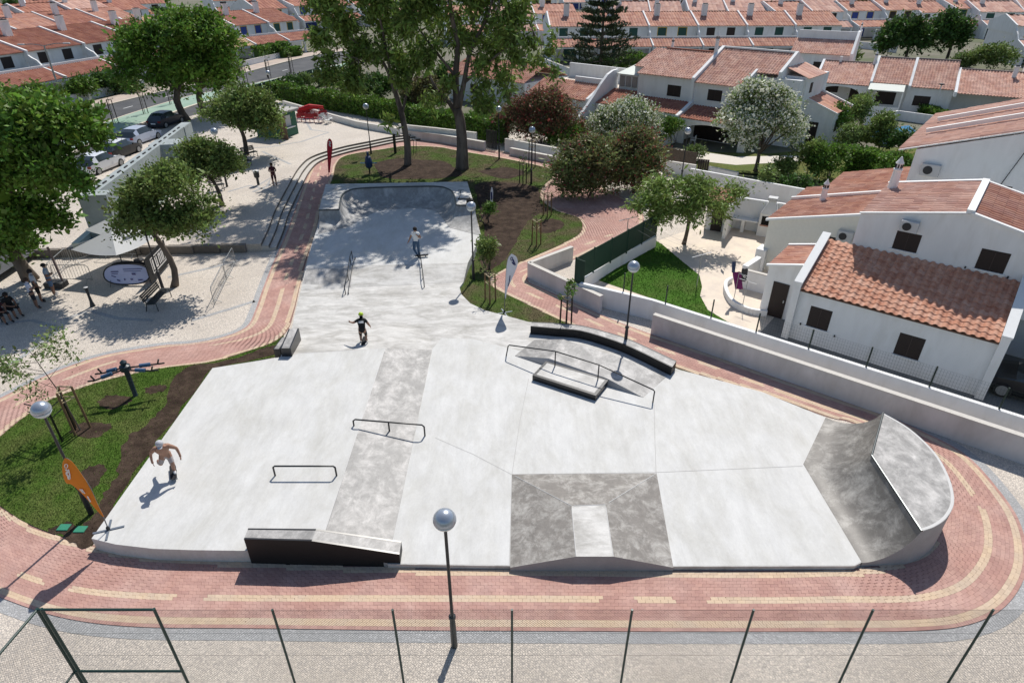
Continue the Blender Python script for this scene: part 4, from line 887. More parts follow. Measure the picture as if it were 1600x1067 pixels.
# ================================================================== HOUSES, WALLS, ROAD
def roof_mat(name, c, c2): return mat(name, c, 0.85, col2=c2, mix=(0.38, 0.64), scale=0.9, var=0.14, island=0.15, fine=0.06, spec=0.2)
M_TILE = roof_mat('roof_tile', (0.43, 0.20, 0.135), (0.53, 0.30, 0.225))
M_TILEP = roof_mat('pale_roof_tile', (0.49, 0.27, 0.205), (0.60, 0.39, 0.315))
M_TILED = roof_mat('dark_roof_tile', (0.33, 0.135, 0.088), (0.41, 0.19, 0.135))
M_TILEY = roof_mat('tan_roof_tile', (0.52, 0.34, 0.19), (0.58, 0.41, 0.26))
M_SHUT = mat('dark_shutter', (0.022, 0.013, 0.011), 0.6, var=0.15, scale=6)
M_SHUTG = mat('green_shutter', (0.015, 0.07, 0.055), 0.6); M_SHUTB = mat('blue_shutter', (0.03, 0.06, 0.26), 0.6)
M_YEL = mat('yellow_trim', (0.62, 0.42, 0.10), 0.8); M_GREY = mat('grey_plastic', (0.55, 0.55, 0.54), 0.6); M_DKG = mat('dark_grille', (0.03, 0.03, 0.032), 0.6)
M_GLASS = mat('window_glass', (0.03, 0.04, 0.045), 0.08, spec=0.8); M_COPE = mat('white_coping', (0.80, 0.80, 0.78), 0.75, var=0.04)
M_PALEG = mat('pale_sheet', (0.55, 0.58, 0.53), 0.6, var=0.06)
def tiles(mb, P, U, Wd, V, Ln, tw, tl, amp, lip=0.02):
    """barrel tiles laid on a roof plane: P eave corner, U across, V up the slope (unit vectors)"""
    P, U, V = Vector(P), Vector(U).normalized(), Vector(V).normalized(); N = U.cross(V)
    if N.z < 0: N = -N
    nc = max(1, round(Wd / tw)); nr = max(1, round(Ln / tl)); tw = Wd / nc; tl = Ln / nr
    prof = ((0, .1), (.18, .75), (.36, 1.0), (.56, .7), (.74, .08), (1, .1))
    for j in range(nr):
        for i in range(nc):
            o = P + U * (i * tw) + V * (j * tl); jit = random.uniform(-.006, .006)
            vs_ = [o + U * (x * tw) + N * (h * amp + lip + jit) for x, h in prof] + [o + V * (tl * 1.04) + U * (x * tw) + N * (h * amp + jit) for x, h in prof]
            fs = [(k, k + 1, k + 7, k + 6) for k in range(5)]
            vs_ += [o + U * (x * tw) - N * .01 for x, h in (prof[0], prof[5])]
            mb.add(vs_, fs + [(12, 13, 5, 4, 3, 2, 1, 0)])
    return mb
def stuff(o): o['kind'] = 'stuff'; return o
def ac_unit(par, s, t, z, sc=1.0, nm='air_conditioner'):
    o = MB().bbox(s - .42 * sc, s + .42 * sc, t - .32, t, z, z + .58 * sc, .02).build(nm, M_GREY, par, world=False)
    M_ = Matrix.Translation((s - .1 * sc, t - .325, z + .29 * sc)) @ Matrix.Rotation(R(90), 4, 'X')
    mb = MB(); mb.lathe([(.21 * sc, 0), (.21 * sc, .02)], (0, 0, 0), 14); mb.v = [tuple(M_ @ Vector(p)) for p in mb.v]; mb.build('fan_grille', M_DKG, o, world=False)
    return o
def window(par, s0, s1, t, z0, z1, m=None, frame=None, sill=True, nm='window', split=True):
    """shutter set in a shallow reveal on a wall facing -t"""
    o = MB().box(s0, s1, t - .012, t + .05, z0, z1).build(nm, m or M_SHUT, par, world=False)
    if split: MB().box((s0 + s1) / 2 - .012, (s0 + s1) / 2 + .012, t - .022, t - .004, z0 + .03, z1 - .03).build('mullion', mat('shutter_edge', (.05, .035, .03), .6), o, world=False)
    if sill: MB().box(s0 - .06, s1 + .06, t - .07, t + .02, z0 - .06, z0 - .002).build('sill', M_COPE, o, world=False)
    if frame:
        for a in ((s0 - .12, s0 - .002, z0 - .1, z1 + .12), (s1 + .002, s1 + .12, z0 - .1, z1 + .12), (s0 - .002, s1 + .002, z1 + .002, z1 + .12)):
            MB().box(a[0], a[1], t - .03, t + .02, a[2], a[3]).build('frame', frame, o, world=False)
    return o
def slopewall(mb, s0, s1, pts, zb):
    """plate between s0,s1 whose top follows pts (t,z)"""
    n = len(pts); v = [(s0, t, z) for t, z in pts] + [(s1, t, z) for t, z in pts] + [(s0, pts[0][0], zb), (s0, pts[-1][0], zb), (s1, pts[0][0], zb), (s1, pts[-1][0], zb)]
    f = [(i, n + i, n + i + 1, i + 1) for i in range(n - 1)] + [tuple([2 * n] + list(range(n)) + [2 * n + 1]), tuple([2 * n + 3] + list(range(2 * n - 1, n - 1, -1)) + [2 * n + 2]), (2 * n, 2 * n + 2, n, 0), (2 * n + 1, n - 1, 2 * n - 1, 2 * n + 3), (2 * n, 2 * n + 1, 2 * n + 3, 2 * n + 2)]
    return mb.add(v, f)
def gablewall(mb, t0, t1, pts, zb):
    k = MB(); slopewall(k, t0, t1, pts, zb); mb.add([(y, x, z) for x, y, z in k.v], [f[::-1] for f in k.f]); return mb
def chimney(par, s, t, z0, z1, w=.45, fancy=False):
    if fancy:                                                # round turned white chimney
        mb = MB(); mb.lathe([(w * .55, 0), (w * .42, (z1 - z0) * .6), (w * .5, (z1 - z0) * .62), (w * .5, (z1 - z0) * .66), (w * .36, (z1 - z0) * .68), (w * .36, (z1 - z0) * .8), (w * .46, (z1 - z0) * .82), (w * .2, (z1 - z0) * .93), (w * .08, z1 - z0)], (s, t, z0), 10)
        o = mb.build('chimney', M_WHITE, par, world=False)
        for k in range(8):
            a = k * math.pi / 4; MB().box(-.03, .03, -.02, .02, 0, (z1 - z0) * .1, Matrix.Translation((s + math.cos(a) * w * .37, t + math.sin(a) * w * .37, z0 + (z1 - z0) * .69)) @ Matrix.Rotation(a + R(90), 4, 'Z')).build('vent_slot', M_DKG, o, world=False)
        return
    o = MB().bbox(s - w, s + w, t - w * .6, t + w * .6, z0, z1, .03).build('chimney', M_WHITE, par, world=False)
    MB().box(s - w - .06, s + w + .06, t - w * .6 - .06, t + w * .6 + .06, z1 + .002, z1 + .08).build('cap', M_COPE, o, world=False)
    MB().box(s - w * .8, s + w * .8, t - w * .45, t + w * .45, z1 + .082, z1 + .2).build('flue', M_DKG, o, world=False)

# ---------- near house on the right (its front roof is laid tile by tile)
FA = (12.99, 25.29); AA = R(-38.5)
hA = thing('white_house', 'white house with big near roof of separate orange tiles on the right', 'house', (*FA, 0), AA)
mb = MB(); mb.box(0, 7.65, 0, 3.1, -.1, 2.56); mb.build('wall', M_WHITE, hA, world=False)
gw = [( -.15, 2.66), (3.06, 3.98)]
for s0, s1, nm in ((-.30, 0.0, 'parapet'), (7.42, 7.72, 'parapet')):
    mb = MB(); slopewall(mb, s0, s1, [(-.2, 2.88), (3.05, 4.2)], -.08 if s0 > 1 else -.08); mb.build(nm, M_WHITE, hA, world=False)
    mb = MB(); slopewall(mb, s0 - .03, s1 + .03, [(-.24, 2.945), (3.05, 4.28)], 0)
    v = [(p[0], p[1], p[2] if p[2] > 1 else (2.875 if p[1] < 0 else 4.205)) for p in mb.v]; mb.v = v; mb.build('coping', M_COPE, hA, world=False)
U_, V_ = Vector((1, 0, 0)), Vector((0, 3.21, 1.32)).normalized(); Nn = U_.cross(V_)
nc, nr = 23, 12; tw, tl = 7.38 / nc, 3.5 / nr
tp_mb = MB(); prof = [(0, .012), (.1, .05), (.24, .085), (.38, .09), (.52, .07), (.64, .03), (.74, .012), (.88, .008), (1, .014)]
vv = [(x * tw, -.03, h + .028) for x, h in prof] + [(x * tw, tl * 1.06, h) for x, h in prof] + [(x * tw, -.03, h + .006) for x, h in prof]
n_ = len(prof); tp_mb.add(vv, [(k, k + 1, n_ + k + 1, n_ + k) for k in range(n_ - 1)] + [(2 * n_ + k, 2 * n_ + k + 1, k + 1, k) for k in range(n_ - 1)])
M_TILEN = mat('near_roof_tile', (0.52, 0.235, 0.145), 0.8, col2=(0.63, 0.37, 0.265), mix=(0.35, 0.65), scale=3.0, var=0.16, fine=0.08, detail=8, spec=0.25)
M_TILEN2 = mat('near_roof_tile_pale', (0.56, 0.275, 0.18), 0.8, col2=(0.65, 0.40, 0.295), mix=(0.35, 0.65), scale=3.0, var=0.14, fine=0.08, detail=8, spec=0.25)
M_TILEN3 = mat('near_roof_tile_dark', (0.48, 0.21, 0.13), 0.8, col2=(0.58, 0.32, 0.225), mix=(0.35, 0.65), scale=3.0, var=0.16, fine=0.08, detail=8, spec=0.25)
protos = []
for m_ in (M_TILEN, M_TILEN2, M_TILEN3): o = tp_mb.build('roof_tile', m_, hA, world=False, smooth=35); protos.append(o)
rotm = Matrix((U_, V_, Nn)).transposed().to_4x4(); k_ = 0
for j in range(nr):
    for i in range(nc):
        q = random.choice((0, 0, 1, 2)); o = protos[q] if protos[q] and not protos[q].get('u') else protos[q].copy()
        if o is protos[q]: o['u'] = 1
        else:
            COL.objects.link(o)
        p = Vector((.02 + i * tw, -.18, 2.60)) + V_ * (j * tl) + Nn * random.uniform(0, .008)
        o.matrix_local = Matrix.Translation(p) @ rotm @ Matrix.Rotation(random.gauss(0, .008), 4, 'Z')
for o in hA.children:
    if 'u' in o: del o['u']
MB().add([(0, -.15, 2.57), (7.42, -.15, 2.57), (7.42, 3.06, 3.9), (0, 3.06, 3.9), (0, -.15, 2.5), (7.42, -.15, 2.5)], [(0, 1, 2, 3), (4, 5, 1, 0)]).build('roof_base', mat('roof_underlay', (.12, .07, .05), .9), hA, world=False)
window(hA, .58, 1.5, 0, .9, 1.9); window(hA, 4.2, 5.15, 0, .8, 1.82)
up = [(1.0, 5.43), (4.9, 6.27), (8.9, 5.4)]
mb = MB(); gablewall(mb, 3.06, 8.6, up, 2.4); mb.build('wall', M_WHITE, hA, world=False)
mb = MB(); mb.box(7.74, 13.5, 4.6, 8.6, -.1, 2.45); mb.build('wall', M_WHITE, hA, world=False)
mb = MB(); mb.box(8.905, 13.5, 3.05, 8.6, 2.5, 5.3); mb.build('wall', M_WHITE, hA, world=False)
window(hA, 2.6, 3.56, 3.06, 4.2, 5.02); window(hA, 5.75, 6.75, 3.06, 4.12, 5.0)
ac_unit(hA, 3.0, 3.06, 5.12, .82)
mb = MB(); vL = Vector((3.9, 0, .84)).normalized(); tiles(mb, (1.02, 8.6, 5.45), (0, -1, 0), 5.5, vL, 3.8, .3, .42, .09); mb2 = MB()
stuff(mb.build('roof_tiles', M_TILEP, hA, world=False)); mb = MB(); vR = Vector((-4.0, 0, .87)).normalized()
tiles(mb, (8.9, 3.1, 5.42), (0, 1, 0), 5.45, vR, 3.9, .3, .42, .09); stuff(mb.build('roof_tiles', M_TILE, hA, world=False))
def bar(par, p, q, w=.16, h=.14, nm='coping', m=None):
    p, q = Vector(p), Vector(q); d = (q - p).normalized(); s = d.cross(Vector((0, 0, 1))).normalized() * w; u = s.cross(d).normalized() * h
    if u.z < 0: u = -u
    v = [p - s, p + s, q + s, q - s]; return MB().add(v + [a + u for a in v], [(0, 1, 2, 3), (4, 7, 6, 5), (0, 4, 5, 1), (1, 5, 6, 2), (2, 6, 7, 3), (3, 7, 4, 0)]).build(nm, m or M_COPE, par, world=False)
bar(hA, (4.9, 3.0, 6.3), (4.9, 8.6, 6.3), .14, .16); bar(hA, (4.95, 3.05, 6.28), (8.95, 3.05, 5.41), .1, .1); bar(hA, (.95, 3.05, 5.45), (4.85, 3.05, 6.29), .07, .05)
bar(hA, (1.0, 8.62, 5.45), (4.8, 8.62, 6.28), .12, .12); bar(hA, (4.95, 8.62, 6.28), (8.95, 8.62, 5.41), .1, .1)
chimney(hA, 1.35, 7.6, 5.4, 7.1, .42, True)
for s_, t_, z_ in ((5.45, 3.04, 4.02), (6.95, 3.04, 4.0), (.35, -.02, .85), (1.85, -.02, .75)): MB().box(s_ - .03, s_ + .03, t_ - .05, t_, z_, z_ + .09).build('shutter_catch', M_DKG, hA, world=False)
# side extension with brown door
mb = MB(); gablewall(mb, 1.62, 4.6, [(-2.0, 2.55), (-.31, 3.0)], -.1); mb.build('side_wall', M_WHITE, hA, world=False)
d_ = MB().box(-1.62, -.86, 1.58, 1.63, 0.0, 1.86).build('door', M_SHUT, hA, world=False); MB().box(-.98, -.94, 1.53, 1.578, .9, 1.02).build('door_handle', M_GREY, d_, world=False)
mb = MB(); tiles(mb, (-2.05, 4.6, 2.6), (0, -1, 0), 2.9, Vector((1.7, 0, .45)), 1.7, .28, .4, .05); stuff(mb.build('roof_tiles', M_TILE, hA, world=False)); bar(hA, (-2.1, 1.58, 2.55), (-.3, 1.58, 3.02), .09, .09); bar(hA, (-2.05, 4.6, 2.6), (-.3, 4.6, 3.05), .09, .12)
# ---------- cream house behind it (left)
hC = thing('cream_house', 'cream sided house with red roof and turned chimneys behind the near house', 'house', (*FA, 0), AA)
mb = MB(); gablewall(mb, 6.9, 14.0, [(-3.9, 2.9), (.99, 4.28)], -.1); mb.build('wall', mat('cream_render', (.78, .75, .66), .8, var=.05), hC, world=False)
mb = MB(); mb.box(-3.9, .985, 8.61, 14, 2.0, 2.9); vC = Vector((4.9, 0, 1.38)).normalized()
mb = MB(); tiles(mb, (-4.0, 14.0, 2.95), (0, -1, 0), 7.1, vC, 5.1, .3, .42, .09); stuff(mb.build('roof_tiles', M_TILE, hC, world=False))
bar(hC, (-4.05, 6.85, 2.88), (.98, 6.85, 4.29), .09, .12); bar(hC, (-4.0, 11.0, 2.98), (.95, 11.0, 4.36), .1, .2)
window(hC, -.95, -.2, 6.9, 1.9, 2.75); ac_unit(hC, .05, 6.9, 2.75, .9)
chimney(hC, -2.2, 10.4, 3.2, 4.7, .36, True)
mb = MB(); mb.box(-4.15, -3.6, 6.5, 7.4, -.1, 1.3); mb.build('pillar', M_WHITE, hC, world=False)
# extra slope further back
mb = MB(); gablewall(mb, 14.05, 19, [(-3.0, 2.9), (3.2, 4.6)], -.1); mb.build('wall', M_WHITE, hC, world=False)
mb = MB(); tiles(mb, (-3.1, 19, 2.95), (0, -1, 0), 4.9, Vector((6.2, 0, 1.7)), 6.4, .32, .5, .09); stuff(mb.build('roof_tiles', M_TILE, hC, world=False)); bar(hC, (-3.1, 14.1, 2.98), (3.2, 14.1, 4.68), .1, .2)
# ---------- tall house at the far right edge
hD = thing('tall_house', 'tall white house with antenna and wall mounted air conditioner at the right edge', 'house', (*FA, 0), AA)
tD = 12.2
mb = MB(); gablewall(mb, tD, 24, [(1.35, 6.55), (9.0, 9.1)], -.1); mb.build('wall', M_WHITE, hD, world=False)
vD = Vector((8.3, 0, 2.75)).normalized()
for t0, t1 in ((tD, 15.6), (15.8, 19.5), (19.7, 24)):
    mb = MB(); tiles(mb, (.55, t1, 6.42), (0, -1, 0), t1 - t0, vD, 8.8, .3, .45, .09); stuff(mb.build('roof_tiles', M_TILEP, hD, world=False))
for t0 in (15.7, 19.6): bar(hD, (1.2, t0, 6.8), (8.8, t0, 9.32), .12, .22)
bar(hD, (.55, tD - .02, 6.38), (8.9, tD - .02, 9.13), .05, .06)
ac_unit(hD, 2.3, tD, 5.35, 1.05); window(hD, 4.8, 6.0, tD, 4.7, 5.4); MB().box(3.35, 3.6, tD - .05, tD, 5.0, 5.3).build('vent_cover', M_GREY, hD, world=False)
an = thing('roof_antenna', 'thin television antenna mast on the tall white house', 'antenna', (*FA, 0), AA)
MB().tube([(5.35, tD - .1, 4.9), (6.6, tD - .1, 9.9)], .022, 6).build('mast', M_DKG, an, world=False); MB().tube([(5.2, tD - .08, 9.35), (8.2, tD - .08, 9.6)], .015, 5).build('boom', M_DKG, an, world=False)
for k in range(7): MB().tube([(5.3 + k * .45, tD - .45, 9.35 + k * .035), (5.3 + k * .45, tD + .35, 9.35 + k * .035)], .01, 4).build('element', M_DKG, an, world=False)

# ---------- two storey house with porch arches (centre right)
FB = (18.30, 61.75); AB = R(-41)
hB = thing('white_house', 'white two storey house with tiled roofs, dark shutters and arched porch', 'house', (*FB, 0), AB)
def porch(par, s0, s1, t0, t1, z0, z1, m=None, tw=.3, tl=.42, back=True):
    mb = MB(); tiles(mb, (s0, t0 - .15, z0), (1, 0, 0), s1 - s0, Vector((0, t1 - t0, z1 - z0)), math.hypot(t1 - t0 + .1, z1 - z0), tw, tl, .08); stuff(mb.build('porch_tiles', m or M_TILED, par, world=False))
    MB().add([(s0, t0 - .1, z0 - .05), (s1, t0 - .1, z0 - .05), (s1, t1, z1 - .06), (s0, t1, z1 - .06), (s0, t0 - .1, z0 - .28), (s1, t0 - .1, z0 - .28), (s1, t0 + .2, z0 - .28), (s0, t0 + .2, z0 - .28)], [(0, 1, 2, 3), (4, 5, 1, 0), (7, 6, 5, 4)]).build('porch_beam', M_WHITE, par, world=False)
def archwall(par, s0, s1, t0, t1, z1, arches, m=None):
    """front porch wall with arched openings (a0,a1,springing,crown)"""
    mb = MB(); x = s0
    for a0, a1, zs, zc in arches:
        if a0 > x + .01: mb.box(x, a0, t0, t1, -.1, z1)
        n = 12
        for k in range(n):
            f0, f1 = k / n, (k + 1) / n; xa, xb = a0 + (a1 - a0) * f0, a0 + (a1 - a0) * f1
            za = zs + (zc - zs) * math.sqrt(max(0, 1 - (2 * f0 - 1) ** 2)); zb = zs + (zc - zs) * math.sqrt(max(0, 1 - (2 * f1 - 1) ** 2))
            mb.add([(xa, t0, za), (xb, t0, zb), (xb, t0, z1), (xa, t0, z1), (xa, t1, za), (xb, t1, zb), (xb, t1, z1), (xa, t1, z1)], [(0, 1, 2, 3), (7, 6, 5, 4), (0, 4, 5, 1), (3, 2, 6, 7)])
        x = a1
    if s1 > x + .01: mb.box(x, s1, t0, t1, -.1, z1)
    return mb.build('arch_wall', m or M_WHITE, par, world=False)
mb = MB(); mb.box(-9.2, -3.05, 2.75, 13, -.1, 5.35); mb.build('wall', M_WHITE, hB, world=False)
mb = MB(); mb.box(-3.04, 2.0, 2.75, 13, -.1, 5.12); mb.build('wall', M_WHITE, hB, world=False)
mb = MB(); mb.box(2.01, 6.4, 5.2, 13, -.1, 5.9); mb.build('wall', M_WHITE, hB, world=False)
def pitched(par, s0, s1, t0, z0, tr, zr, tb, zb, m, tw=.3, tl=.42, nm='roof_tiles'):
    mb = MB(); tiles(mb, (s0, t0, z0), (1, 0, 0), s1 - s0, Vector((0, tr - t0, zr - z0)), math.hypot(tr - t0, zr - z0), tw, tl, .09)
    tiles(mb, (s1, tb, zb), (-1, 0, 0), s1 - s0, Vector((0, tr - tb, zr - zb)), math.hypot(tr - tb, zr - zb), tw, tl * 2, .09)
    return stuff(mb.build(nm, m, par, world=False))
pitched(hB, -9.3, -3.1, 2.45, 5.42, 8.3, 7.25, 13.2, 5.4, M_TILEP)
pitched(hB, -10.6, -9.32, 4.0, 5.85, 8.3, 7.25, 13.2, 5.4, M_TILEP)
pitched(hB, -2.75, 2.0, 2.45, 5.18, 8.3, 7.75, 13.2, 5.3, M_TILEP); pitched(hB, 2.02, 4.3, 4.9, 6.25, 8.3, 7.75, 13.2, 5.3, M_TILEP)
mb = MB(); slopewall(mb, -3.1, -2.78, [(2.4, 5.6), (8.3, 8.0), (13.2, 5.5)], 2.5); mb.build('parapet', M_WHITE, hB, world=False)
mb = MB(); slopewall(mb, 4.32, 4.6, [(4.85, 6.5), (8.3, 8.0), (13.2, 5.5)], 2.5); mb.build('parapet', M_WHITE, hB, world=False)
mb = MB(); slopewall(mb, 1.98, 2.2, [(2.4, 5.4), (5.25, 6.55)], 2.5); mb.build('parapet', M_WHITE, hB, world=False)
mb = MB(); slopewall(mb, -10.7, -9.2, [(4.4, 5.85), (8.3, 7.0), (13, 5.4)], -.1); mb.build('wall', M_WHITE, hB, world=False)
bar(hB, (-9.3, 8.3, 7.32), (-3.1, 8.3, 7.32), .12, .1, 'ridge', M_TILED); bar(hB, (-2.75, 8.3, 7.83), (4.3, 8.3, 7.83), .12, .14)
chimney(hB, -3.2, 7.2, 7.0, 9.4, .4, True); chimney(hB, -9.0, 8.9, 6.9, 8.4, .32, True)
window(hB, -5.75, -4.25, 2.75, 3.6, 4.65); window(hB, -1.35, .1, 2.75, 3.68, 4.68); window(hB, -9.05, -8.7, 4.39, 3.6, 4.7, split=False); window(hB, 3.0, 4.6, 5.2, 4.1, 5.0)
porch(hB, -12.6, -9.0, .3, 3.6, 2.45, 3.45); porch(hB, -9.0, -3.0, 0, 2.75, 2.55, 3.25); porch(hB, -2.6, 4.2, 0, 2.75, 2.32, 3.05)
mb = MB(); slopewall(mb, -2.98, -2.64, [(-.3, 2.5), (2.75, 3.5)], -.1); v = mb.v; mb.build('parapet', M_WHITE, hB, world=False)
archwall(hB, -12.6, -9.02, .32, .55, 2.2, [(-12.3, -9.4, 1.5, 2.1)]); archwall(hB, -8.98, -3.0, .0, .25, 2.3, [(-8.6, -3.5, 1.3, 2.1)]); archwall(hB, -2.6, 4.2, 0, .25, 2.08, [(-2.0, 3.6, 1.2, 1.95)])
MB().box(-2.2, 2.6, 2.65, 2.74, 0, 2.2).build('garage_door', M_SHUT, hB, world=False)
# curved white buttress beside the porch
def buttress(par, s, tpts, w=.3):
    mb = MB(); slopewall(mb, s, s + w, tpts, -.1); return mb.build('buttress', M_WHITE, par, world=False)
buttress(hB, -3.0, [(-3.2, .35), (-2.7, .55), (-2.2, .95), (-1.7, 1.4), (-1.1, 1.8), (-.5, 2.2), (0, 2.4)])
buttress(hB, -13.0, [(-3.6, .9), (-2.4, 1.5), (-1.2, 2.3), (0, 3.2), (1.2, 4.2), (2.4, 5.0), (3.4, 5.3), (4.4, 5.35)])
sr = MB().box(-12.4, -9.25, 4.2, 8, 3.3, 4.9).build('sunroom', M_WHITE, hB, world=False)
for k in range(4): MB().box(-12.3 + k * .76, -11.68 + k * .76, 4.15, 4.19, 3.7, 4.75).build('pane', mat('curtained_glass', (.38, .33, .30), .2, var=.3, scale=3, stretch=(3, 3, .2)), sr, world=False)
mb = MB(); mb.add([(-12.6, 3.9, 4.92), (-9.2, 3.9, 4.92), (-9.2, 8, 5.5), (-12.6, 8, 5.5), (-12.6, 3.9, 4.98), (-9.2, 3.9, 4.98), (-9.2, 8, 5.56), (-12.6, 8, 5.56)], [(0, 3, 2, 1), (4, 5, 6, 7), (0, 1, 5, 4), (1, 2, 6, 5), (2, 3, 7, 6), (3, 0, 4, 7)]); mb.build('sunroom_roof', M_PALEG, hB, world=False)
# annex with sloping roof and brown door
mb = MB(); gablewall(mb, 7.7, 12.2, [(5.4, 4.45), (9.3, 3.05)], -.1); mb.build('annex_wall', M_WHITE, hB, world=False)
mb = MB(); tiles(mb, (9.5, 7.6, 3.05), (0, 1, 0), 4.6, Vector((-4, 0, 1.43)), 4.3, .9, 4.3, .05); stuff(mb.build('annex_tiles', M_TILE, hB, world=False)); bar(hB, (5.3, 7.65, 4.47), (9.5, 7.65, 3.0), .06, .1); bar(hB, (5.3, 12.2, 4.5), (9.5, 12.2, 3.05), .1, .2)
d_ = MB().box(7.2, 8.05, 7.66, 7.71, 0, 2.05).build('door', M_SHUT, hB, world=False); MB().box(7.3, 7.34, 7.6, 7.658, .95, 1.08).build('door_handle', M_GREY, d_, world=False)
MB().box(9.28, 9.33, 8.6, 9.3, 1.2, 2.2).build('window', M_SHUT, hB, world=False)
mb = MB(); mb.box(4.62, 6.6, 6.2, 11, 4.0, 6.1); mb.build('wall', M_WHITE, hB, world=False); mb = MB(); tiles(mb, (6.8, 6.0, 6.0), (0, 1, 0), 5, Vector((-2.2, 0, .8)), 2.3, .8, 2.3, .04); stuff(mb.build('roof_tiles', M_TILEP, hB, world=False)); MB().box(6.6, 6.64, 7.4, 8.0, 4.6, 5.5).build('window', M_SHUT, hB, world=False)
# lower neighbour left of it
hF = thing('low_house', 'low white house with stepped tiled roof half hidden behind the oleander', 'house', (*FB, 0), AB)
mb = MB(); mb.box(-22, -13.1, .2, 8, -.1, 2.4); mb.build('wall', M_WHITE, hF, world=False)
mb = MB(); tiles(mb, (-22, 0, 2.5), (1, 0, 0), 8.7, Vector((0, 3.4, 1.3)), 3.6, .3, .42, .09); stuff(mb.build('roof_tiles', M_TILE, hF, world=False))
mb = MB(); mb.box(-17.6, -13.1, 3.2, 3.5, 2.4, 4.3); mb.build('parapet', M_WHITE, hF, world=False); mb = MB(); slopewall(mb, -13.6, -13.3, [(-.3, 2.8), (3.2, 4.2)], -.1); mb.build('parapet', M_WHITE, hF, world=False)
mb = MB(); mb.box(-22, -13.1, 3.51, 8, 2.4, 3.3); mb.build('terrace', M_TILEF, hF, world=False); mb = MB(); mb.box(-22, -13.1, 8.05, 8.3, -.1, 4.9); mb.build('parapet', M_WHITE, hF, world=False)

hG = thing('low_house', 'white house with orange roof edge glimpsed between the eucalyptus trunks', 'house', (*FB, 0), AB)
mb = MB(); mb.box(-37, -24, 2, 10, -.1, 3.0); mb.build('wall', M_WHITE, hG, world=False); pitched(hG, -37.1, -23.9, 1.7, 3.05, 6, 4.6, 10.3, 3.0, M_TILE); chimney(hG, -27, 5.5, 4.2, 5.6, .35); window(hG, -27.5, -26.2, 2, 1.0, 2.1); window(hG, -33, -31.6, 2, 1.0, 2.1)
# ---------- single storey tiled terrace (upper right)
FU = (37.93, 82.1); AU = R(-30)
def low_unit(name, label, s0, s1, t0, z0, tr, zr, m, kind):
    h = thing(name, label, 'house', (*FU, 0), AU)
    mb = MB(); mb.box(s0, s1, t0 + .3 if kind != 'porch' else t0 + 3.2, tr + 4, -.1, z0 - .02); mb.build('wall', M_WHITE, h, world=False)
    pitched(h, s0 + .3, s1 - .02, t0, z0 + .05, tr, zr, tr + 5.5, z0, m)
    mb = MB(); slopewall(mb, s0, s0 + .28, [(t0 - .1, z0 + .2), (tr, zr + .2), (tr + 5.5, z0 + .2)], z0 - .3); mb.build('parapet', M_WHITE, h, world=False)
    bar(h, (s0 + .3, tr, zr + .05), (s1, tr, zr + .05), .1, .1, 'ridge', mat('grey_ridge', (.28, .24, .22), .9))
    return h
h = low_unit('terrace_house', 'low terrace house with wide arched porch, furthest left of the terrace', -.9, 5.2, 0, 2.6, 5.2, 4.55, M_TILEP, 'porch')
archwall(h, -.9, 5.2, .05, .3, 2.58, [(-.3, 4.6, 1.5, 2.4)]); MB().box(1.0, 1.3, 5.0, 5.35, 4.5, 5.15).build('vent_pipe', M_WHITE, h, world=False); window(h, 0.4, 1.8, 3.2, 1.2, 2.1, M_SHUT); window(h, 3.2, 4.4, 3.2, .2, 2.1, M_SHUT); chimney(h, 5.0, 5.0, 4.4, 6.0, .35, True)
h = low_unit('terrace_house', 'low terrace house with pale awning frame, second from left of the terrace', 5.2, 9.3, 1.0, 2.9, 5.6, 5.25, M_TILEP, 'wall'); window(h, 6.2, 8.3, 1.3, .6, 2.0, M_SHUT)
aw = MB().add([(5.3, -2.2, 2.55), (9.0, -2.2, 2.55), (9.0, .9, 2.85), (5.3, .9, 2.85), (5.3, -2.2, 2.62), (9.0, -2.2, 2.62), (9.0, .9, 2.92), (5.3, .9, 2.92)], [(0, 3, 2, 1), (4, 5, 6, 7), (0, 1, 5, 4), (1, 2, 6, 5), (2, 3, 7, 6), (3, 0, 4, 7)]).build('awning', M_PALEG, h, world=False)
for s_ in (5.35, 8.95): MB().box(s_ - .05, s_ + .05, -2.2, -2.1, -.1, 2.55).build('awning_post', M_COPE, h, world=False)
MB().box(5.3, 9.0, -2.3, -2.22, -.1, .9).build('awning_screen', M_COPE, h, world=False)
h = low_unit('terrace_house', 'low terrace house with dark window beside a lawn, third from left of the terrace', 9.3, 13.9, .6, 2.75, 5.6, 5.3, M_TILEP, 'wall'); window(h, 10.2, 11.9, .9, .8, 1.9, M_SHUT)
h = low_unit('terrace_house', 'low terrace house with the longest roof, right end of the terrace', 13.9, 20.6, -.6, 2.6, 5.2, 4.5, M_TILEP, 'porch'); chimney(h, 19.3, 4.0, 4.0, 5.2, .22); mb = MB(); slopewall(mb, 20.6, 20.9, [(-.7, 2.9), (5.2, 4.9), (10, 6.5)], -.1); mb.build('parapet', M_WHITE, h, world=False)
h = thing('terrace_house', 'white two storey house end with dark window at the far right behind the terrace', 'house', (*FU, 0), AU); mb = MB(); mb.box(20.95, 30, 2, 12, -.1, 5.5); mb.build('wall', M_WHITE, h, world=False); pitched(h, 20.9, 30, 1.7, 5.5, 7, 7.4, 12.3, 5.5, M_TILEP); window(h, 23, 24.4, 2, 3.4, 4.6); porch(h, 20.95, 29, -1, 2, 2.3, 3.0)
h = thing('white_house', 'white block with stepped tiled roof left behind the low terrace', 'house', (*FU, 0), AU)
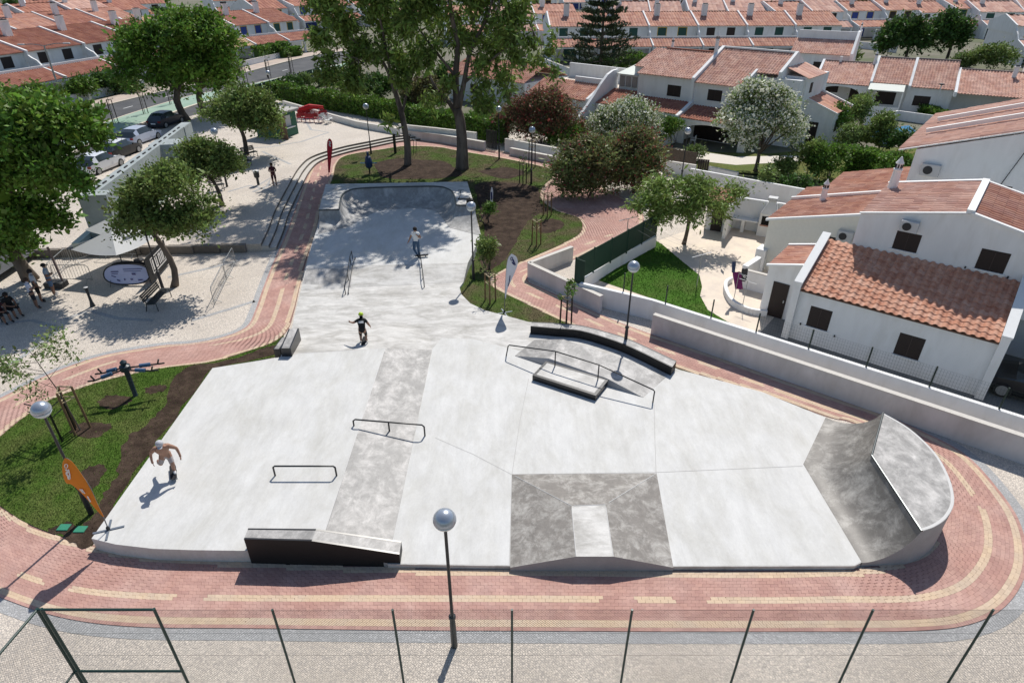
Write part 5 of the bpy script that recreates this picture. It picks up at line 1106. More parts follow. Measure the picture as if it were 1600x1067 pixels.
mb = MB(); mb.box(-5.2, 2.2, 7.5, 14, -.1, 5.0); mb.build('wall', M_WHITE, h, world=False); pitched(h, -5.3, 1.9, 7.2, 5.05, 10.5, 6.5, 14, 5.0, M_TILEP); mb = MB(); slopewall(mb, 1.95, 2.25, [(7.0, 5.3), (10.6, 7.6), (14, 7.6)], -.1); mb.build('parapet', M_WHITE, h, world=False); mb = MB(); mb.box(-5.2, 1.94, 10.7, 11, 5, 7.55); mb.build('parapet', M_WHITE, h, world=False); window(h, -2.2, -.2, 7.5, 3.0, 4.1); chimney(h, 2.1, 12.5, 7.4, 8.6, .25, True)

# ---------- rows of terraced houses further away
def row_unit(label, F, A, s0, w, m, tu=4.6, tr=11, ze=5.5, zr=7.5, shut=None, frame=None, zp=2.6, ztop=3.7, ch=True, tw=.5, tl=1.1, hip=False, z0=0.0):
    h = thing('terraced_house', label, 'house', (*F, z0), A); tb = 2 * tr - tu
    MB().box(s0, s0 + w, tu + .3, tb - .3, -.2, ze).build('wall', M_WHITE, h, world=False)
    pitched(h, s0 + .1, s0 + w - .1, tu, ze + .02, tr, zr, tb, ze, m, tw, tl)
    mb = MB(); slopewall(mb, s0 - .14, s0 + .12, [(tu - .3, ze + .22), (tr, zr + .22), (tb + .2, ze + .2)], ze - 1.2); mb.build('parapet', M_WHITE, h, world=False)
    mb = MB(); slopewall(mb, s0 - .12, s0 + .1, [(-.4, zp + .25), (tu * .55, ztop + .1), (tu * .7, ztop + .9), (tu * .85, ze - .6), (tu, ze - .1)], -.2); mb.build('party_wall', M_WHITE, h, world=False)
    porch(h, s0 + .1, s0 + w - .12, 0, tu * .55, zp, ztop, m, tw, tl)
    MB().box(s0 + .1, s0 + w - .12, tu * .55, tu * .55 + .18, ztop - .6, ztop + .35).build('balcony_wall', M_WHITE, h, world=False)
    for a in (s0 + .1, s0 + w * .5, s0 + w - .55): MB().box(a, a + .38, .05, .4, -.2, zp - .25).build('pillar', M_WHITE, h, world=False)
    for a in (.2, .62): window(h, s0 + w * a, s0 + w * (a + .17), tu + .3, ztop + .25, ze - .25 if ze - ztop < 2.4 else ztop + 1.9, shut or M_SHUT, frame, False, split=False)
    MB().box(s0 + w * .3, s0 + w * .65, tu + .26, tu + .31, 0, 2.1).build('door', shut or M_SHUT, h, world=False)
    if ch: chimney(h, s0 + w * random.uniform(.2, .4), tr - 1.5, zr - .9, zr + 1.3, .5)
    return h
FL, AL = (-59.4, 77.2), R(77)
for k, (s0, w, t) in enumerate(((-9.3, 9.2, 'red roofed terraced house at the left edge, nearest across the road'), (0, 9.1, 'red roofed terraced house behind the street lamp across the road'), (9.1, 9.2, 'red roofed terraced house with double door balcony, third across the road'), (18.3, 9.2, 'red roofed terraced house half hidden by the dense tree pair'), (27.5, 9.2, 'red roofed terraced house hidden behind the right trunk of the tree pair'))):
    row_unit(t, FL, AL, s0, w, M_TILED, tw=.36, tl=.9)
F2, A2 = (-46.4, 124.4), R(61)
row_unit('tan roofed terraced house with blue shutter across the road', F2, A2, -8.5, 8.5, M_TILEY, shut=M_SHUTB, frame=M_YEL); row_unit('red roofed terraced house with blue shutter and arched porch', F2, A2, 0, 8, M_TILED, shut=M_SHUTB, frame=M_YEL); row_unit('red roofed terraced house with small green windows beside the eucalyptus', F2, A2, 8, 8, M_TILED, shut=M_SHUTG, frame=M_YEL); row_unit('tan roofed terraced house left of the blue shuttered one', F2, A2, -17, 8.5, M_TILEY, shut=M_SHUTB, frame=M_YEL)
F3, A3 = (-86, 98), R(74)
for k in range(6): row_unit(['red roof in the second row on the left, cut by the frame', 'red roof in the second row on the left, with thick chimney', 'red roof in the second row on the left, above the street lamp', 'red roof in the second row on the left, with row of dark windows', 'red hipped roof in the second row left of the dense tree', 'red roof in the second row behind the dense tree'][k], F3, A3, k * 9.5 - 8, 9.4, (M_TILED, M_TILE)[k % 2], tw=.6, tl=2)
FM, AM = (8, 121.0), R(3)
row_c = [(M_SHUTG, None), (M_SHUTG, None), (M_SHUTG, M_YEL), (M_SHUT, None), (M_SHUTG, None), (M_SHUTG, None)]
for k in range(6): row_unit(['white terraced house with tall chimney left of the norfolk pine', 'white terraced house directly behind the norfolk pine', 'white terraced house with green shutter right of the norfolk pine', 'white terraced house with yellow framed green shutter', 'white terraced house with white window between green shutters', 'white terraced house at the right end of the middle row'][k], FM, AM, k * 9 - 1, 8.9, M_TILE, shut=row_c[k][0], frame=row_c[k][1], tw=.5, tl=1.4, tu=4.2, tr=10)
def far_row(F, A, n, w, labels, m=None, **k):
    for i in range(n):
        if n > 4 and random.random() < .16: continue
        kk = dict(k); kk.update(ze=5.5 + random.uniform(-.5, .4), zr=7.4 + random.uniform(-.4, .6), tu=4.6 + random.uniform(-1.0, 1.2), ch=random.random() < .8, shut=random.choice((M_SHUT, M_SHUTG, M_SHUT, M_SHUTB)), frame=random.choice((None, None, M_YEL)))
        row_unit(labels % ('first', 'second', 'third', 'fourth', 'fifth', 'sixth', 'seventh', 'eighth', 'ninth', 'tenth')[i], F, A, i * w, w - random.choice((.05, .05, 1.2)), random.choice((m or M_TILE, m or M_TILE, M_TILEP)), tw=1.0, tl=3, **kk)
far_row((62, 160), R(9), 7, 9.5, 'long far terrace at the upper right with dark windows, %s house from the left')
far_row((24, 164), R(-2), 4, 9, 'far pale roofed row behind the pine, %s house from the left', M_TILEP)
far_row((-14, 150), R(8), 3, 10, 'far white row behind the eucalyptus trees, %s house from the left')
far_row((-60, 172), R(48), 5, 10, 'far red roofed row behind the blue shuttered houses, %s house from the left', M_TILED)
far_row((-118, 128), R(62), 6, 10, 'far red roofed row at the upper left, %s house from the left', M_TILED)
far_row((-38, 215), R(8), 9, 11, 'distant row near the top centre, %s house from the left', M_TILEP)
far_row((62, 215), R(2), 10, 11, 'distant row near the top right, %s house from the left', M_TILEP)
far_row((88, 118), R(-12), 4, 10, 'white row at right edge behind the dark trees, %s house from left', M_TILEP)
far_row((-130, 190), R(35), 8, 12, 'distant red roofs near the top left corner, %s house from the left', M_TILED)
far_row((-100, 270), R(10), 9, 13, 'skyline row at the top edge left of centre, %s house from the left', M_TILEP)
far_row((20, 275), R(3), 10, 13, 'skyline row at the top edge centre, %s house from the left', M_TILEP)
far_row((150, 280), R(-5), 8, 13, 'skyline row at the top edge right, %s house from the left', M_TILEP)
far_row((112, 165), R(-3), 4, 11, 'far white row at the upper right edge, %s house from the left', M_TILEP)

# ---------- road on the left
ZR = 0.40
rd = MB().sheet([Vector((*G(x, y, ZR)[:2], ZR)) for x, y in ((-250, 290), (-120, 215), (0, 190), (110, 178), (250, 145), (300, 135), (350, 123), (480, 90), (560, 78), (540, 104), (480, 122), (400, 152), (338, 185), (300, 215), (165, 300), (60, 390), (-200, 560))]); road = struct('road', rd, M_ASPH)
struct('embankment', MB().sheet([(-300, 20, .30), (-46.1, 20, .30), (-46.1, 44, .30), (-37.6, 52, .30), (-37.1, 70, .30), (-33.6, 83.1, .30), (-28, 84, .30), (-20, 300, .30), (-300, 300, .30)]), M_TERRA)
med = MB(); ml = smooth_line([G(x, y, ZR) for x, y in ((-100, 330), (60, 240), (145, 201), (215, 176), (300, 151), (370, 138), (480, 113), (540, 100))], 5); mr = smooth_line([G(x, y, ZR) for x, y in ((-60, 360), (90, 255), (165, 216), (260, 181), (320, 161), (400, 145), (480, 119), (545, 104))], 5)
for i in range(len(ml) - 1):
    a, b, c, d = ml[i], mr[i], mr[i + 1], ml[i + 1]; up_ = Vector((0, 0, .12))
    med.quad(a + up_, b + up_, c + up_, d + up_); med.quad(b + up_, b, c, c + up_); med.quad(a, a + up_, d + up_, d)
struct('median', med, M_GREENP)
def kerb_line(name, line, w, h, m, parent, z=ZR):
    mb = MB(); l = offset_line(line, -w / 2); r_ = offset_line(line, w / 2)
    for i in range(len(line) - 1):
        A0, A1, B0, B1 = [Vector((q[0], q[1], z + h)) for q in (l[i], l[i + 1], r_[i], r_[i + 1])]; D = Vector((0, 0, -h - .02))
        mb.quad(A0, B0, B1, A1); mb.quad(B0, B0 + D, B1 + D, B1); mb.quad(A0 + D, A0, A1, A1 + D)
    return mb.build(name, m, parent)
kerb_line('kerb', mr, .35, .135, M_CREAML, road); kerb_line('kerb', ml, .2, .135, M_CREAML, road)
fc = smooth_line([G(x, y, ZR) for x, y in ((-250, 290), (-120, 215), (0, 190), (110, 178), (250, 145), (300, 135), (350, 123), (480, 90), (560, 78))], 5); fo_ = [p + Vector((-3.2, 1.6, 0)) for p in fc]
mb = MB()
for i in range(len(fc) - 1): mb.quad(*[p + Vector((0, 0, .13)) for p in (fo_[i], fc[i], fc[i + 1], fo_[i + 1])])
struct('pavement', mb, M_PINKP); kerb_line('kerb', fc, .25, .15, M_CREAML, road)
for k in range(9):
    a = fc[8 + k * 3].lerp(ml[6 + k * 3], .5); b = fc[9 + k * 3].lerp(ml[7 + k * 3], .5); d = (b - a).normalized() * 1.6; s_ = Vector((-d.y, d.x, 0)).normalized() * .07
    MB().quad(*[p + Vector((0, 0, .005)) for p in (a - s_, a + s_, a + s_ + d, a - s_ + d)]).build('lane_dash', M_WPAINT, road)
# ---------- yards and walls on the right
def A2W(s, t, z=0): c, q = math.cos(AA), math.sin(AA); return Vector((FA[0] + s * c - t * q, FA[1] + s * q + t * c, z))
struct('patio', MB().sheet([A2W(-11.2, -2.4, .02), A2W(9.5, -2.4, .02), A2W(9.5, 5, .02), A2W(-3, 14, .02), A2W(-9, 13, .02), A2W(-10.6, 6.3, .02)]), M_TILEF)
struct('driveway', MB().sheet([A2W(-1.2, -2.3, .026), A2W(14, -2.3, .026), A2W(14, 8, .026), A2W(-1.2, 8, .026)]), mat('grey_driveway', (.20, .195, .185), .85, var=.15, scale=.8, fine=.1))
gl = [G(x, y, .03) for x, y in ((905, 428), (960, 400), (1018, 372), (1035, 382), (1062, 405), (1093, 430), (1097, 448), (1094, 462), (1106, 484), (1152, 512), (1100, 495), (1000, 460))]
struct('garden_lawn', MB().sheet(gl), M_GRASS2)
g2 = grass_mass('grass', gl, 260, .05, mat('garden_blades', (0.07, 0.165, 0.02), .9, island=.35, spec=.1), (), 5); tag(g2, 'bright green grass of the private lawn behind the green screen', 'grass', None, 'stuff'); g2.location.z = .03
gb_ = [G(x, y, .02) for x, y in ((1030, 262), (1100, 265), (1180, 272), (1290, 285), (1420, 310), (1440, 230), (1300, 232), (1200, 240), (1040, 236))]
struct('garden_lawn', MB().sheet(gb_), mat('dry_lawn', (.13, .13, .04), .95, col2=(.10, .13, .035), scale=.4, var=.25, fine=.3, spec=.1))
struct('garden_path', MB().sheet([G(x, y, .03) for x, y in ((1040, 232), (1085, 236), (1150, 245), (1258, 243), (1255, 252), (1150, 258), (1050, 247), (1030, 240))]), mat('pale_paving', (.62, .57, .50), .8, var=.1))
def wallseg(mb, P, Q, w, z0, z1, z1b=None):
    P, Q = Vector(P), Vector(Q); d = (Q - P); d.z = 0; d.normalize(); s = Vector((-d.y, d.x, 0)) * w / 2; z1b = z1 if z1b is None else z1b
    v = [Vector((*p[:2], z0)) for p in (P - s, Q - s, Q + s, P + s)] + [Vector((*(P - s)[:2], z1)), Vector((*(Q - s)[:2], z1b)), Vector((*(Q + s)[:2], z1b)), Vector((*(P + s)[:2], z1))]
    return mb.add(v, [(3, 2, 1, 0), (4, 5, 6, 7), (0, 1, 5, 4), (1, 2, 6, 5), (2, 3, 7, 6), (3, 0, 4, 7)])
M_WALLP = mat('pale_park_wall', (.66, .63, .61), .85, streak=(1.5, 1.5, .3, .05), col2=(.50, .47, .44), mix=(.45, .75), scale=.6, var=.06, stretch=(1, 1, .5))
def wall(name, label, segs, w, h, cope=True, m=None):
    r = thing(name, label, 'wall', Vector((*segs[0][:2], 0)))
    for i in range(len(segs) - 1):
        wallseg(MB(), segs[i], segs[i + 1], w, -.1, h).build('wall_panel', m or M_WALLP, r)
        if cope: wallseg(MB(), segs[i], segs[i + 1], w + .05, h + .002, h + .05).build('coping', mat('stone_coping', (.58, .55, .50), .8, var=.08), r)
    return r
wall('park_wall', 'long low park wall along the red path in front of the near house', [A2W(-5.25, -3.6), A2W(3, -3.6), A2W(12, -3.6)], .2, 1.0)
wall('park_wall', 'short low park wall bent at the fork of the red path', [G(893, 407), G(826, 433), G(938, 487)], .2, .85)
wall('garden_wall', 'white garden wall carrying green posts behind the long park wall', [G(905, 470), A2W(-6, -2.35), A2W(2, -2.35), A2W(12, -2.35)], .2, 1.05, False, M_WHITE)
wall('garden_wall', 'white base wall under the green screen fence', [G(897, 462), G(960, 420), G(1022, 386)], .2, .75, False, M_WHITE)
sf = thing('screen_fence', 'dark green opaque screen fence beside the private lawn', 'fence', G(897, 462))
M_SCR = mat('green_screen', (.012, .045, .028), .7, var=.12, scale=1.5); pA, pB = G(897, 462), G(1022, 386)
for k in range(5):
    a, b = pA.lerp(pB, k / 5), pA.lerp(pB, (k + 1) / 5); wallseg(MB(), a.lerp(b, .02), a.lerp(b, .98), .03, .8, 2.15).build('screen_panel', M_SCR, sf); MB().box(a.x - .04, a.x + .04, a.y - .04, a.y + .04, .7, 2.2).build('post', M_SCR, sf)
MB().box(pB.x - .04, pB.x + .04, pB.y - .04, pB.y + .04, .7, 2.2).build('post', M_SCR, sf)
wallseg(MB(), pA, G(911, 468), .03, .8, 2.15).build('screen_panel', M_SCR, sf)
wf = thing('mesh_fence', 'thin green mesh fence with posts on the white garden wall by the near house', 'fence', A2W(-6, -2.35))
M_GPOST = mat('green_post', (.010, .030, .022), .5)
for s_ in (-7.6, -5.3, -3.0, -.9, 1.35, 3.6, 5.85, 8.1): p = A2W(s_, -2.35); MB().tube([p + Vector((0, 0, .9)), p + Vector((0, 0, 2.0))], .032, 6).build('post', M_GPOST, wf)
mb = MB()
for k in range(110): p = A2W(-.8 + k * .1, -2.35); mb.box(p.x - .002, p.x + .002, p.y - .002, p.y + .002, 1.06, 1.95)
for z in (1.1, 1.25, 1.4, 1.55, 1.7, 1.85, 1.95): a, b = A2W(-.8, -2.35, z), A2W(10.1, -2.35, z); mb.tube([a, b], .0022, 4)
stuff(mb.build('wire_mesh', M_GPOST, wf))
wall('garden_wall', 'white garden wall between the tiled yard and the shrub garden', [G(1075, 293), G(1170, 312), G(1262, 330), G(1350, 345)], .2, 1.5, False, M_WHITE)
wall('garden_wall', 'white wall with dark wooden gate below the two storey house', [G(1036, 270), G(1085, 278)], .2, 1.0, True, M_WHITE); wall('garden_wall', 'white wall right of the dark wooden gate below the two storey house', [G(1105, 280), G(1150, 290)], .2, 1.0, True, M_WHITE)
gt = thing('wooden_gate', 'dark brown wooden gate in the white wall below the house', 'gate', G(1095, 281)); a, b = G(1087, 279), G(1104, 281)
for k in range(5): wallseg(MB(), a.lerp(b, k / 5 + .01), a.lerp(b, (k + 1) / 5 - .01), .04, 0, 1.6).build('board', M_SHUT, gt)
wallseg(MB(), a, b, .02, .3, .4).build('rail', M_SHUT, gt)
fp = thing('board_fence', 'brown board fence above the white wall left of the wooden gate', 'fence', G(1036, 262)); a, b = G(1034, 262), G(1085, 272)
for k in range(16): wallseg(MB(), a.lerp(b, k / 16 + .003), a.lerp(b, (k + 1) / 16 - .003), .04, .6, 1.75 + random.uniform(-.03, .03)).build('board', mat('weathered_board', (.13, .10, .075), .9, var=.25, scale=2), fp)
wall('park_wall', 'white scalloped wall behind the upper red path, left part', [G(445, 172), G(560, 206), G(625, 218)], .25, 1.0, True, M_WHITE); wall('park_wall', 'white scalloped wall behind the upper red path, middle part under the hedge', [G(625, 214), G(680, 220), G(745, 228)], .25, 1.2, True, M_WHITE); wall('park_wall', 'white wall behind the upper red path right of the dark gate', [G(790, 236), G(830, 244), G(872, 252)], .25, 1.1, True, M_WHITE)
wall('park_wall', 'low front wall stepping along the upper red path', [G(635, 214) + Vector((0, -.5, 0)), G(690, 221) + Vector((0, -.5, 0)), G(758, 233) + Vector((0, -.5, 0))], .3, .75, True)
wall('park_wall', 'low front wall under the red oleander along the upper path', [G(798, 240) + Vector((0, -.5, 0)), G(868, 254) + Vector((0, -.5, 0))], .3, .6, True)
gt = thing('metal_gate', 'dark narrow gate between white walls behind the upper path', 'gate', G(770, 232)); a, b = G(760, 231), G(777, 234)
for k in range(8): wallseg(MB(), a.lerp(b, k / 8 + .02), a.lerp(b, (k + 1) / 8 - .02), .03, 0, 1.7).build('bar', M_DKG, gt)
wall('garden_wall', 'white wall in front of the far gardens left of the pine', [G(850, 105), G(905, 128)], .25, 1.3, True, M_WHITE); wall('garden_wall', 'grey white wall with curve behind the dark garden bushes on the right', [G(1310, 72), G(1370, 78), G(1400, 82)], .25, 1.2, False, M_WHITE); wall('garden_wall', 'white front wall of the terrace across the road', [G(98, 178, .4) + Vector((-3.5, 1, 0)), G(180, 156, .4) + Vector((-3.5, 1, 0)), G(260, 138, .4) + Vector((-3.5, 1, 0))], .25, 1.3, True, M_WHITE); wall('garden_wall', 'white front wall of the blue shuttered terrace', [G(350, 121, .4) + Vector((-3.3, 1.4, 0)), G(420, 104, .4) + Vector((-3.3, 1.4, 0)), G(490, 86, .4) + Vector((-3.3, 1.4, 0))], .25, 1.3, True, M_WHITE)
wall('garden_wall', 'white wall round the blue pool', [G(1350, 195), G(1400, 186), G(1470, 196)], .2, .9, False, M_WHITE)
struct('pool_water', MB().sheet([G(x, y, .2) for x, y in ((1345, 208), (1420, 196), (1440, 212), (1380, 226))]), mat('pool_blue', (.06, .25, .45), .12, var=.1))
gs = thing('screen_fence', 'dark green screen fence along the road behind the kiosk', 'fence', G(400, 152, .4)); a, b = G(398, 153, .4), G(502, 122, .4)
for k in range(8): wallseg(MB(), a.lerp(b, k / 8), a.lerp(b, (k + 1) / 8 - .01), .04, .4, 1.9).build('screen_panel', M_SCR, gs)
# ================================================================== STREET FURNITURE, PEOPLE, VEHICLES
M_LAMPP = mat('lamp_post_black', (.018, .020, .024), .4, spec=.5)
M_GLOBE = mat('globe_silver', (.42, .46, .52), .28, metal=.55, var=.05, scale=4)
M_GLOBEB = mat('globe_clear', (.62, .66, .66), .12, spec=.7)
def lamp(label, base, h=4.1, r=.26):
    base = Vector(base); root = thing('globe_lamp', label, 'street lamp', base, 0, 'globe lamps of the park')
    mb = MB(); mb.lathe([(.085, -.05), (.075, .9), (.06, 1.15), (.042, 1.2), (.038, h - r - .02), (.06, h - r)], base, 12); mb.build('post', M_LAMPP, root, smooth=40)
    mb = MB(); mb.lathe([(.05, 0), (.09, .0), (.09, .08), (.05, .1)], base + Vector((0, 0, 1.12)), 12); mb.build('collar', M_LAMPP, root)
    mb = MB(); mb.lathe([(r * math.cos(a), r * math.sin(a)) for a in [R(k) for k in range(-8, 90, 9)]] + [(.002, r)], base + Vector((0, 0, h)), 24); g = mb.build('globe_cap', M_GLOBE, root, smooth=True)
    mb = MB(); mb.lathe([(.06, -r * .98)] + [(r * .985 * math.cos(a), r * .985 * math.sin(a)) for a in [R(k) for k in range(-76, -6, 9)]], base + Vector((0, 0, h)), 24); mb.build('globe_bowl', M_GLOBEB, root, smooth=True)
    mb = MB(); mb.lathe([(.03, -r * .8), (.05, -.05), (.03, .05)], base + Vector((0, 0, h)), 8); mb.build('bulb_holder', M_LAMPP, root)
for label, x, y, z, h in (('globe lamp nearest the camera behind the chain fence', 710, 1008, 0, 4.55), ('globe lamp on the left lawn behind the orange flag', 143, 803, 0, 4.15), ('globe lamp behind the bent black ledge', 976, 546, 0, 4.1), ('globe lamp at the right side of the bowl', 740, 437, 0, 4.2), ('globe lamp beside the black banner and bench', 256, 456, 0, 4.05),
    ('globe lamp hanging in front of the round tree on the raised plaza', 355, 292, ZPL, 4.1), ('globe lamp on the rear lawn left of the eucalyptus', 580, 241, 0, 4.2), ('globe lamp among the staked saplings on the rear lawn', 830, 288, 0, 4.2), ('globe lamp in front of the two storey house', 1063, 290, 0, 4.2), ('globe lamp right of the thick eucalyptus by the upper path', 780, 249, 0, 4.3), ('globe lamp behind the round tree by the screened road', 427, 160, .4, 3.4)):
    lamp(label, G(x, y, z), h)
# ---------- chain link fence in the foreground
YF, ZF = G(800, 952, 3.0).y, 3.0; XL = AY(57, 950, YF).x
M_FGREEN = mat('fence_green', (.010, .042, .034), .45, spec=.5)
fn = thing('chainlink_fence', 'green chain link fence across the foreground with corner frame at left', 'fence', (0, YF, 0))
for x in (425, 613, 800, 988, 1178, 1365, 1553, 1745): X = AY(x, 951, YF).x; MB().tube([(X, YF, -.1), (X, YF, ZF)], .028, 8).build('post', M_FGREEN, fn, smooth=50)
X2 = AY(240, 950, YF).x
for X in (XL, XL + .1, X2): MB().tube([(X, YF, -.1), (X, YF, ZF + .03)], .034, 8).build('corner_post', M_FGREEN, fn, smooth=50)
zm = AY(190, 1048, YF).z
MB().tube([(XL, YF, ZF), (X2, YF, ZF)], .03, 8).build('top_rail', M_FGREEN, fn); MB().tube([(XL, YF, zm), (X2, YF, zm)], .03, 8).build('middle_rail', M_FGREEN, fn)
pe = G(-60, 1090, ZF); MB().tube([(XL, YF, ZF), pe], .03, 8).build('top_rail', M_FGREEN, fn); MB().tube([(XL, YF, zm), Vector((pe.x, pe.y, zm))], .03, 8).build('middle_rail', M_FGREEN, fn)
def chainlink(x0, x1, y0, y1, z0, z1, pitch=.066, r=.0021):
    L_ = math.hypot(x1 - x0, y1 - y0); hgt = z1 - z0; d = Vector((x1 - x0, y1 - y0, 0)) / L_; nrm = Vector((-d.y, d.x, 0)); V = []; F = []
    for sg in (1, -1):
        u = -hgt if sg > 0 else 0
        u = math.floor(u / pitch) * pitch
        while u < (L_ if sg > 0 else L_ + hgt):
            a0 = u; a1 = u + sg * hgt; t0, t1 = 0.0, 1.0
            for lim, s_ in ((0, 1), (L_, -1)):
                f0 = (a0 - lim) * s_; f1 = (a1 - lim) * s_
                if f0 < 0 and f1 < 0: t0 = 2
                elif f0 < 0: t0 = max(t0, f0 / (f0 - f1))
                elif f1 < 0: t1 = min(t1, f0 / (f0 - f1))
            if t0 < t1:
                p = Vector((x0, y0, z0)) + d * (a0 + (a1 - a0) * t0) + Vector((0, 0, hgt * t0)) + nrm * r * sg; q = Vector((x0, y0, z0)) + d * (a0 + (a1 - a0) * t1) + Vector((0, 0, hgt * t1)) + nrm * r * sg
                ax = (q - p).normalized(); s1 = ax.cross(nrm) * r; k = len(V)
                V += [p + s1, p - s1 * .5 + nrm * r, p - s1 * .5 - nrm * r, q + s1, q - s1 * .5 + nrm * r, q - s1 * .5 - nrm * r]; F += [(k, k + 1, k + 4, k + 3), (k + 1, k + 2, k + 5, k + 4), (k + 2, k, k + 3, k + 5)]
            u += pitch
    return V, F
M_WIRE = mat('fence_wire', (.035, .05, .045), .5)
V, F = chainlink(XL, 13.5, YF, YF, .05, ZF)
stuff(fast_mesh('wire_mesh', [tuple(v) for v in V], F, M_WIRE, fn))
V, F = chainlink(pe.x, XL, pe.y, YF, .05, ZF); stuff(fast_mesh('wire_mesh', [tuple(v) for v in V], F, M_WIRE, fn))
for z in (ZF - .01, ZF * .72, ZF * .45): MB().tube([(XL, YF, z), (13.5, YF, z)], .0025, 5).build('tension_wire', M_WIRE, fn)
# ---------- feather flags
def feather(label, base, top_px, edgeL, edgeR, m, marks, mark_m, cross=True, th=.008):
    base = Vector(base); Y = base.y; root = thing('feather_flag', label, 'flag', base)
    L_ = smooth_line([AY(x, y, Y) for x, y in edgeL], 5); R_ = smooth_line([AY(x, y, Y) for x, y in edgeR], 5)
    if R_[0].z > R_[-1].z: R_ = R_[::-1]
    if L_[0].z > L_[-1].z: L_ = L_[::-1]
    if top_px[0][1] < top_px[-1][1]: top_px = top_px[::-1]
    n = max(len(L_), len(R_))
    def rs(P): return [P[min(int(i * (len(P) - 1) / (n - 1)), len(P) - 1)] for i in range(n)]
    L_, R_ = rs(L_), rs(R_); mb = MB(); rows = []
    for l, r_ in zip(L_, R_):
        mid = (l + r_) / 2 + Vector((0, -.05 * (r_ - l).length, 0)); rows.append([l, l.lerp(mid, .5) + Vector((0, -.01, 0)), mid, mid.lerp(r_, .5), r_])
    mb.grid(rows); mb.grid([[p + Vector((0, th, 0)) for p in r_][::-1] for r_ in rows]); mb.build('banner', m, root, smooth=True)
    P = smooth_line([base] + [AY(x, y, Y) + Vector((0, .02, 0)) for x, y in top_px], 4); MB().tube(P, [.016] * len(P), 6).build('pole', mat('flag_pole', (.16, .16, .17), .4, metal=.5), root)
    if cross:
        for a in (R(20), R(110)): MB().box(-.42, .42, -.03, .03, 0, .03 + .004 * (a > 1), Matrix.Translation(base) @ Matrix.Rotation(a, 4, 'Z')).build('foot_bar', mat('flag_foot', (.22, .25, .29), .4, metal=.5), root)
        MB().lathe([(.05, .03), (.05, .12), (.02, .16)], base, 8).build('socket', M_DKG, root)
    for pts, w in marks:
        Q = [AY(x, y, Y) + Vector((0, -.05, 0)) for x, y in pts]; mb = MB()
        for i in range(len(Q) - 1):
            d = (Q[i + 1] - Q[i]).normalized(); s_ = Vector((-d.z, 0, d.x)) * w; mb.quad(Q[i] - s_, Q[i] + s_, Q[i + 1] + s_, Q[i + 1] - s_)
        mb.build('print_mark', mark_m, root)
M_ORF = mat('orange_fabric', (.72, .27, .025), .75, transl=.25, var=.05); M_WHF = mat('white_fabric', (.72, .72, .76), .75, transl=.2, var=.03); M_RDF = mat('red_fabric', (.60, .03, .05), .75, transl=.2, var=.06)
M_INKW = mat('white_print', (.75, .72, .68), .8); M_INKB = mat('navy_print', (.03, .035, .12), .8)
def ring(cx, cy, rx, ry, n=10): return [(cx + rx * math.cos(2 * math.pi * k / n), cy + ry * math.sin(2 * math.pi * k / n)) for k in range(n + 1)]
feather('orange feather flag at the front left corner of the slab', G(170, 828, ZP), [(160, 806), (150, 785), (140, 762), (125, 740), (112, 723), (103, 716)], [(101, 716), (97.5, 724), (98, 740), (103, 754), (112, 757), (125, 768), (140, 784), (152, 798), (161, 807)], [(103, 716), (113, 722), (128, 742), (142, 765), (152, 787), (162, 807)], M_ORF,
        [(ring(105, 726, 2.4, 3.2), .012), (smooth_line([(104, 731, 0), (107, 735, 0), (105, 740, 0), (109, 746, 0)], 3) and [(104, 731), (107.5, 734), (105.5, 738), (108, 742), (109.5, 747)], .03), ([(108.5, 731), (110.5, 739), (111, 746)], .018), ([(126, 762), (129, 765), (132, 768)], .02), ([(129, 762), (134, 769)], .02), ([(138, 773), (143, 782)], .022)], M_INKW)
feather('white feather flag with dark logo beside the curved grass edge', G(788, 489), [(789, 462), (790, 440), (791.5, 418), (794, 404), (799, 397)], [(800, 397), (807, 402), (809, 412), (805, 424), (799, 438), (793, 452), (790, 468)], [(789, 462), (790, 440), (791.5, 418), (794, 404), (799, 397)], M_WHF,
        [(ring(799.5, 404, 1.6, 2.6), .018), ([(801.5, 405), (803, 409), (805, 414)], .035), ([(800, 409), (803, 413)], .03), ([(797, 430), (796, 438), (794, 447)], .02)], M_INKB)
feather('small white feather flag standing in the soil bed right of the bowl', G(767, 333), [(766.5, 325), (766, 312), (766.5, 300), (768, 293)], [(769, 293), (770.5, 300), (770, 312), (768.5, 325)], [(766.5, 325), (766, 312), (766.5, 300), (768, 293)], M_WHF, [([(768, 300), (768.2, 312)], .05)], M_INKB, False)
feather('red feather flag beside the steps left of the bowl', G(514.5, 286), [(513, 270), (512, 250), (511, 232), (511.5, 222), (514, 217)], [(516, 217), (519, 222), (519.5, 232), (517.5, 250), (515.5, 270)], [(513, 270), (512, 250), (511, 232), (511.5, 222), (514, 217)], M_RDF, [([(514, 221), (517, 223), (514.5, 226), (517, 229)], .05)], M_INKW, False)
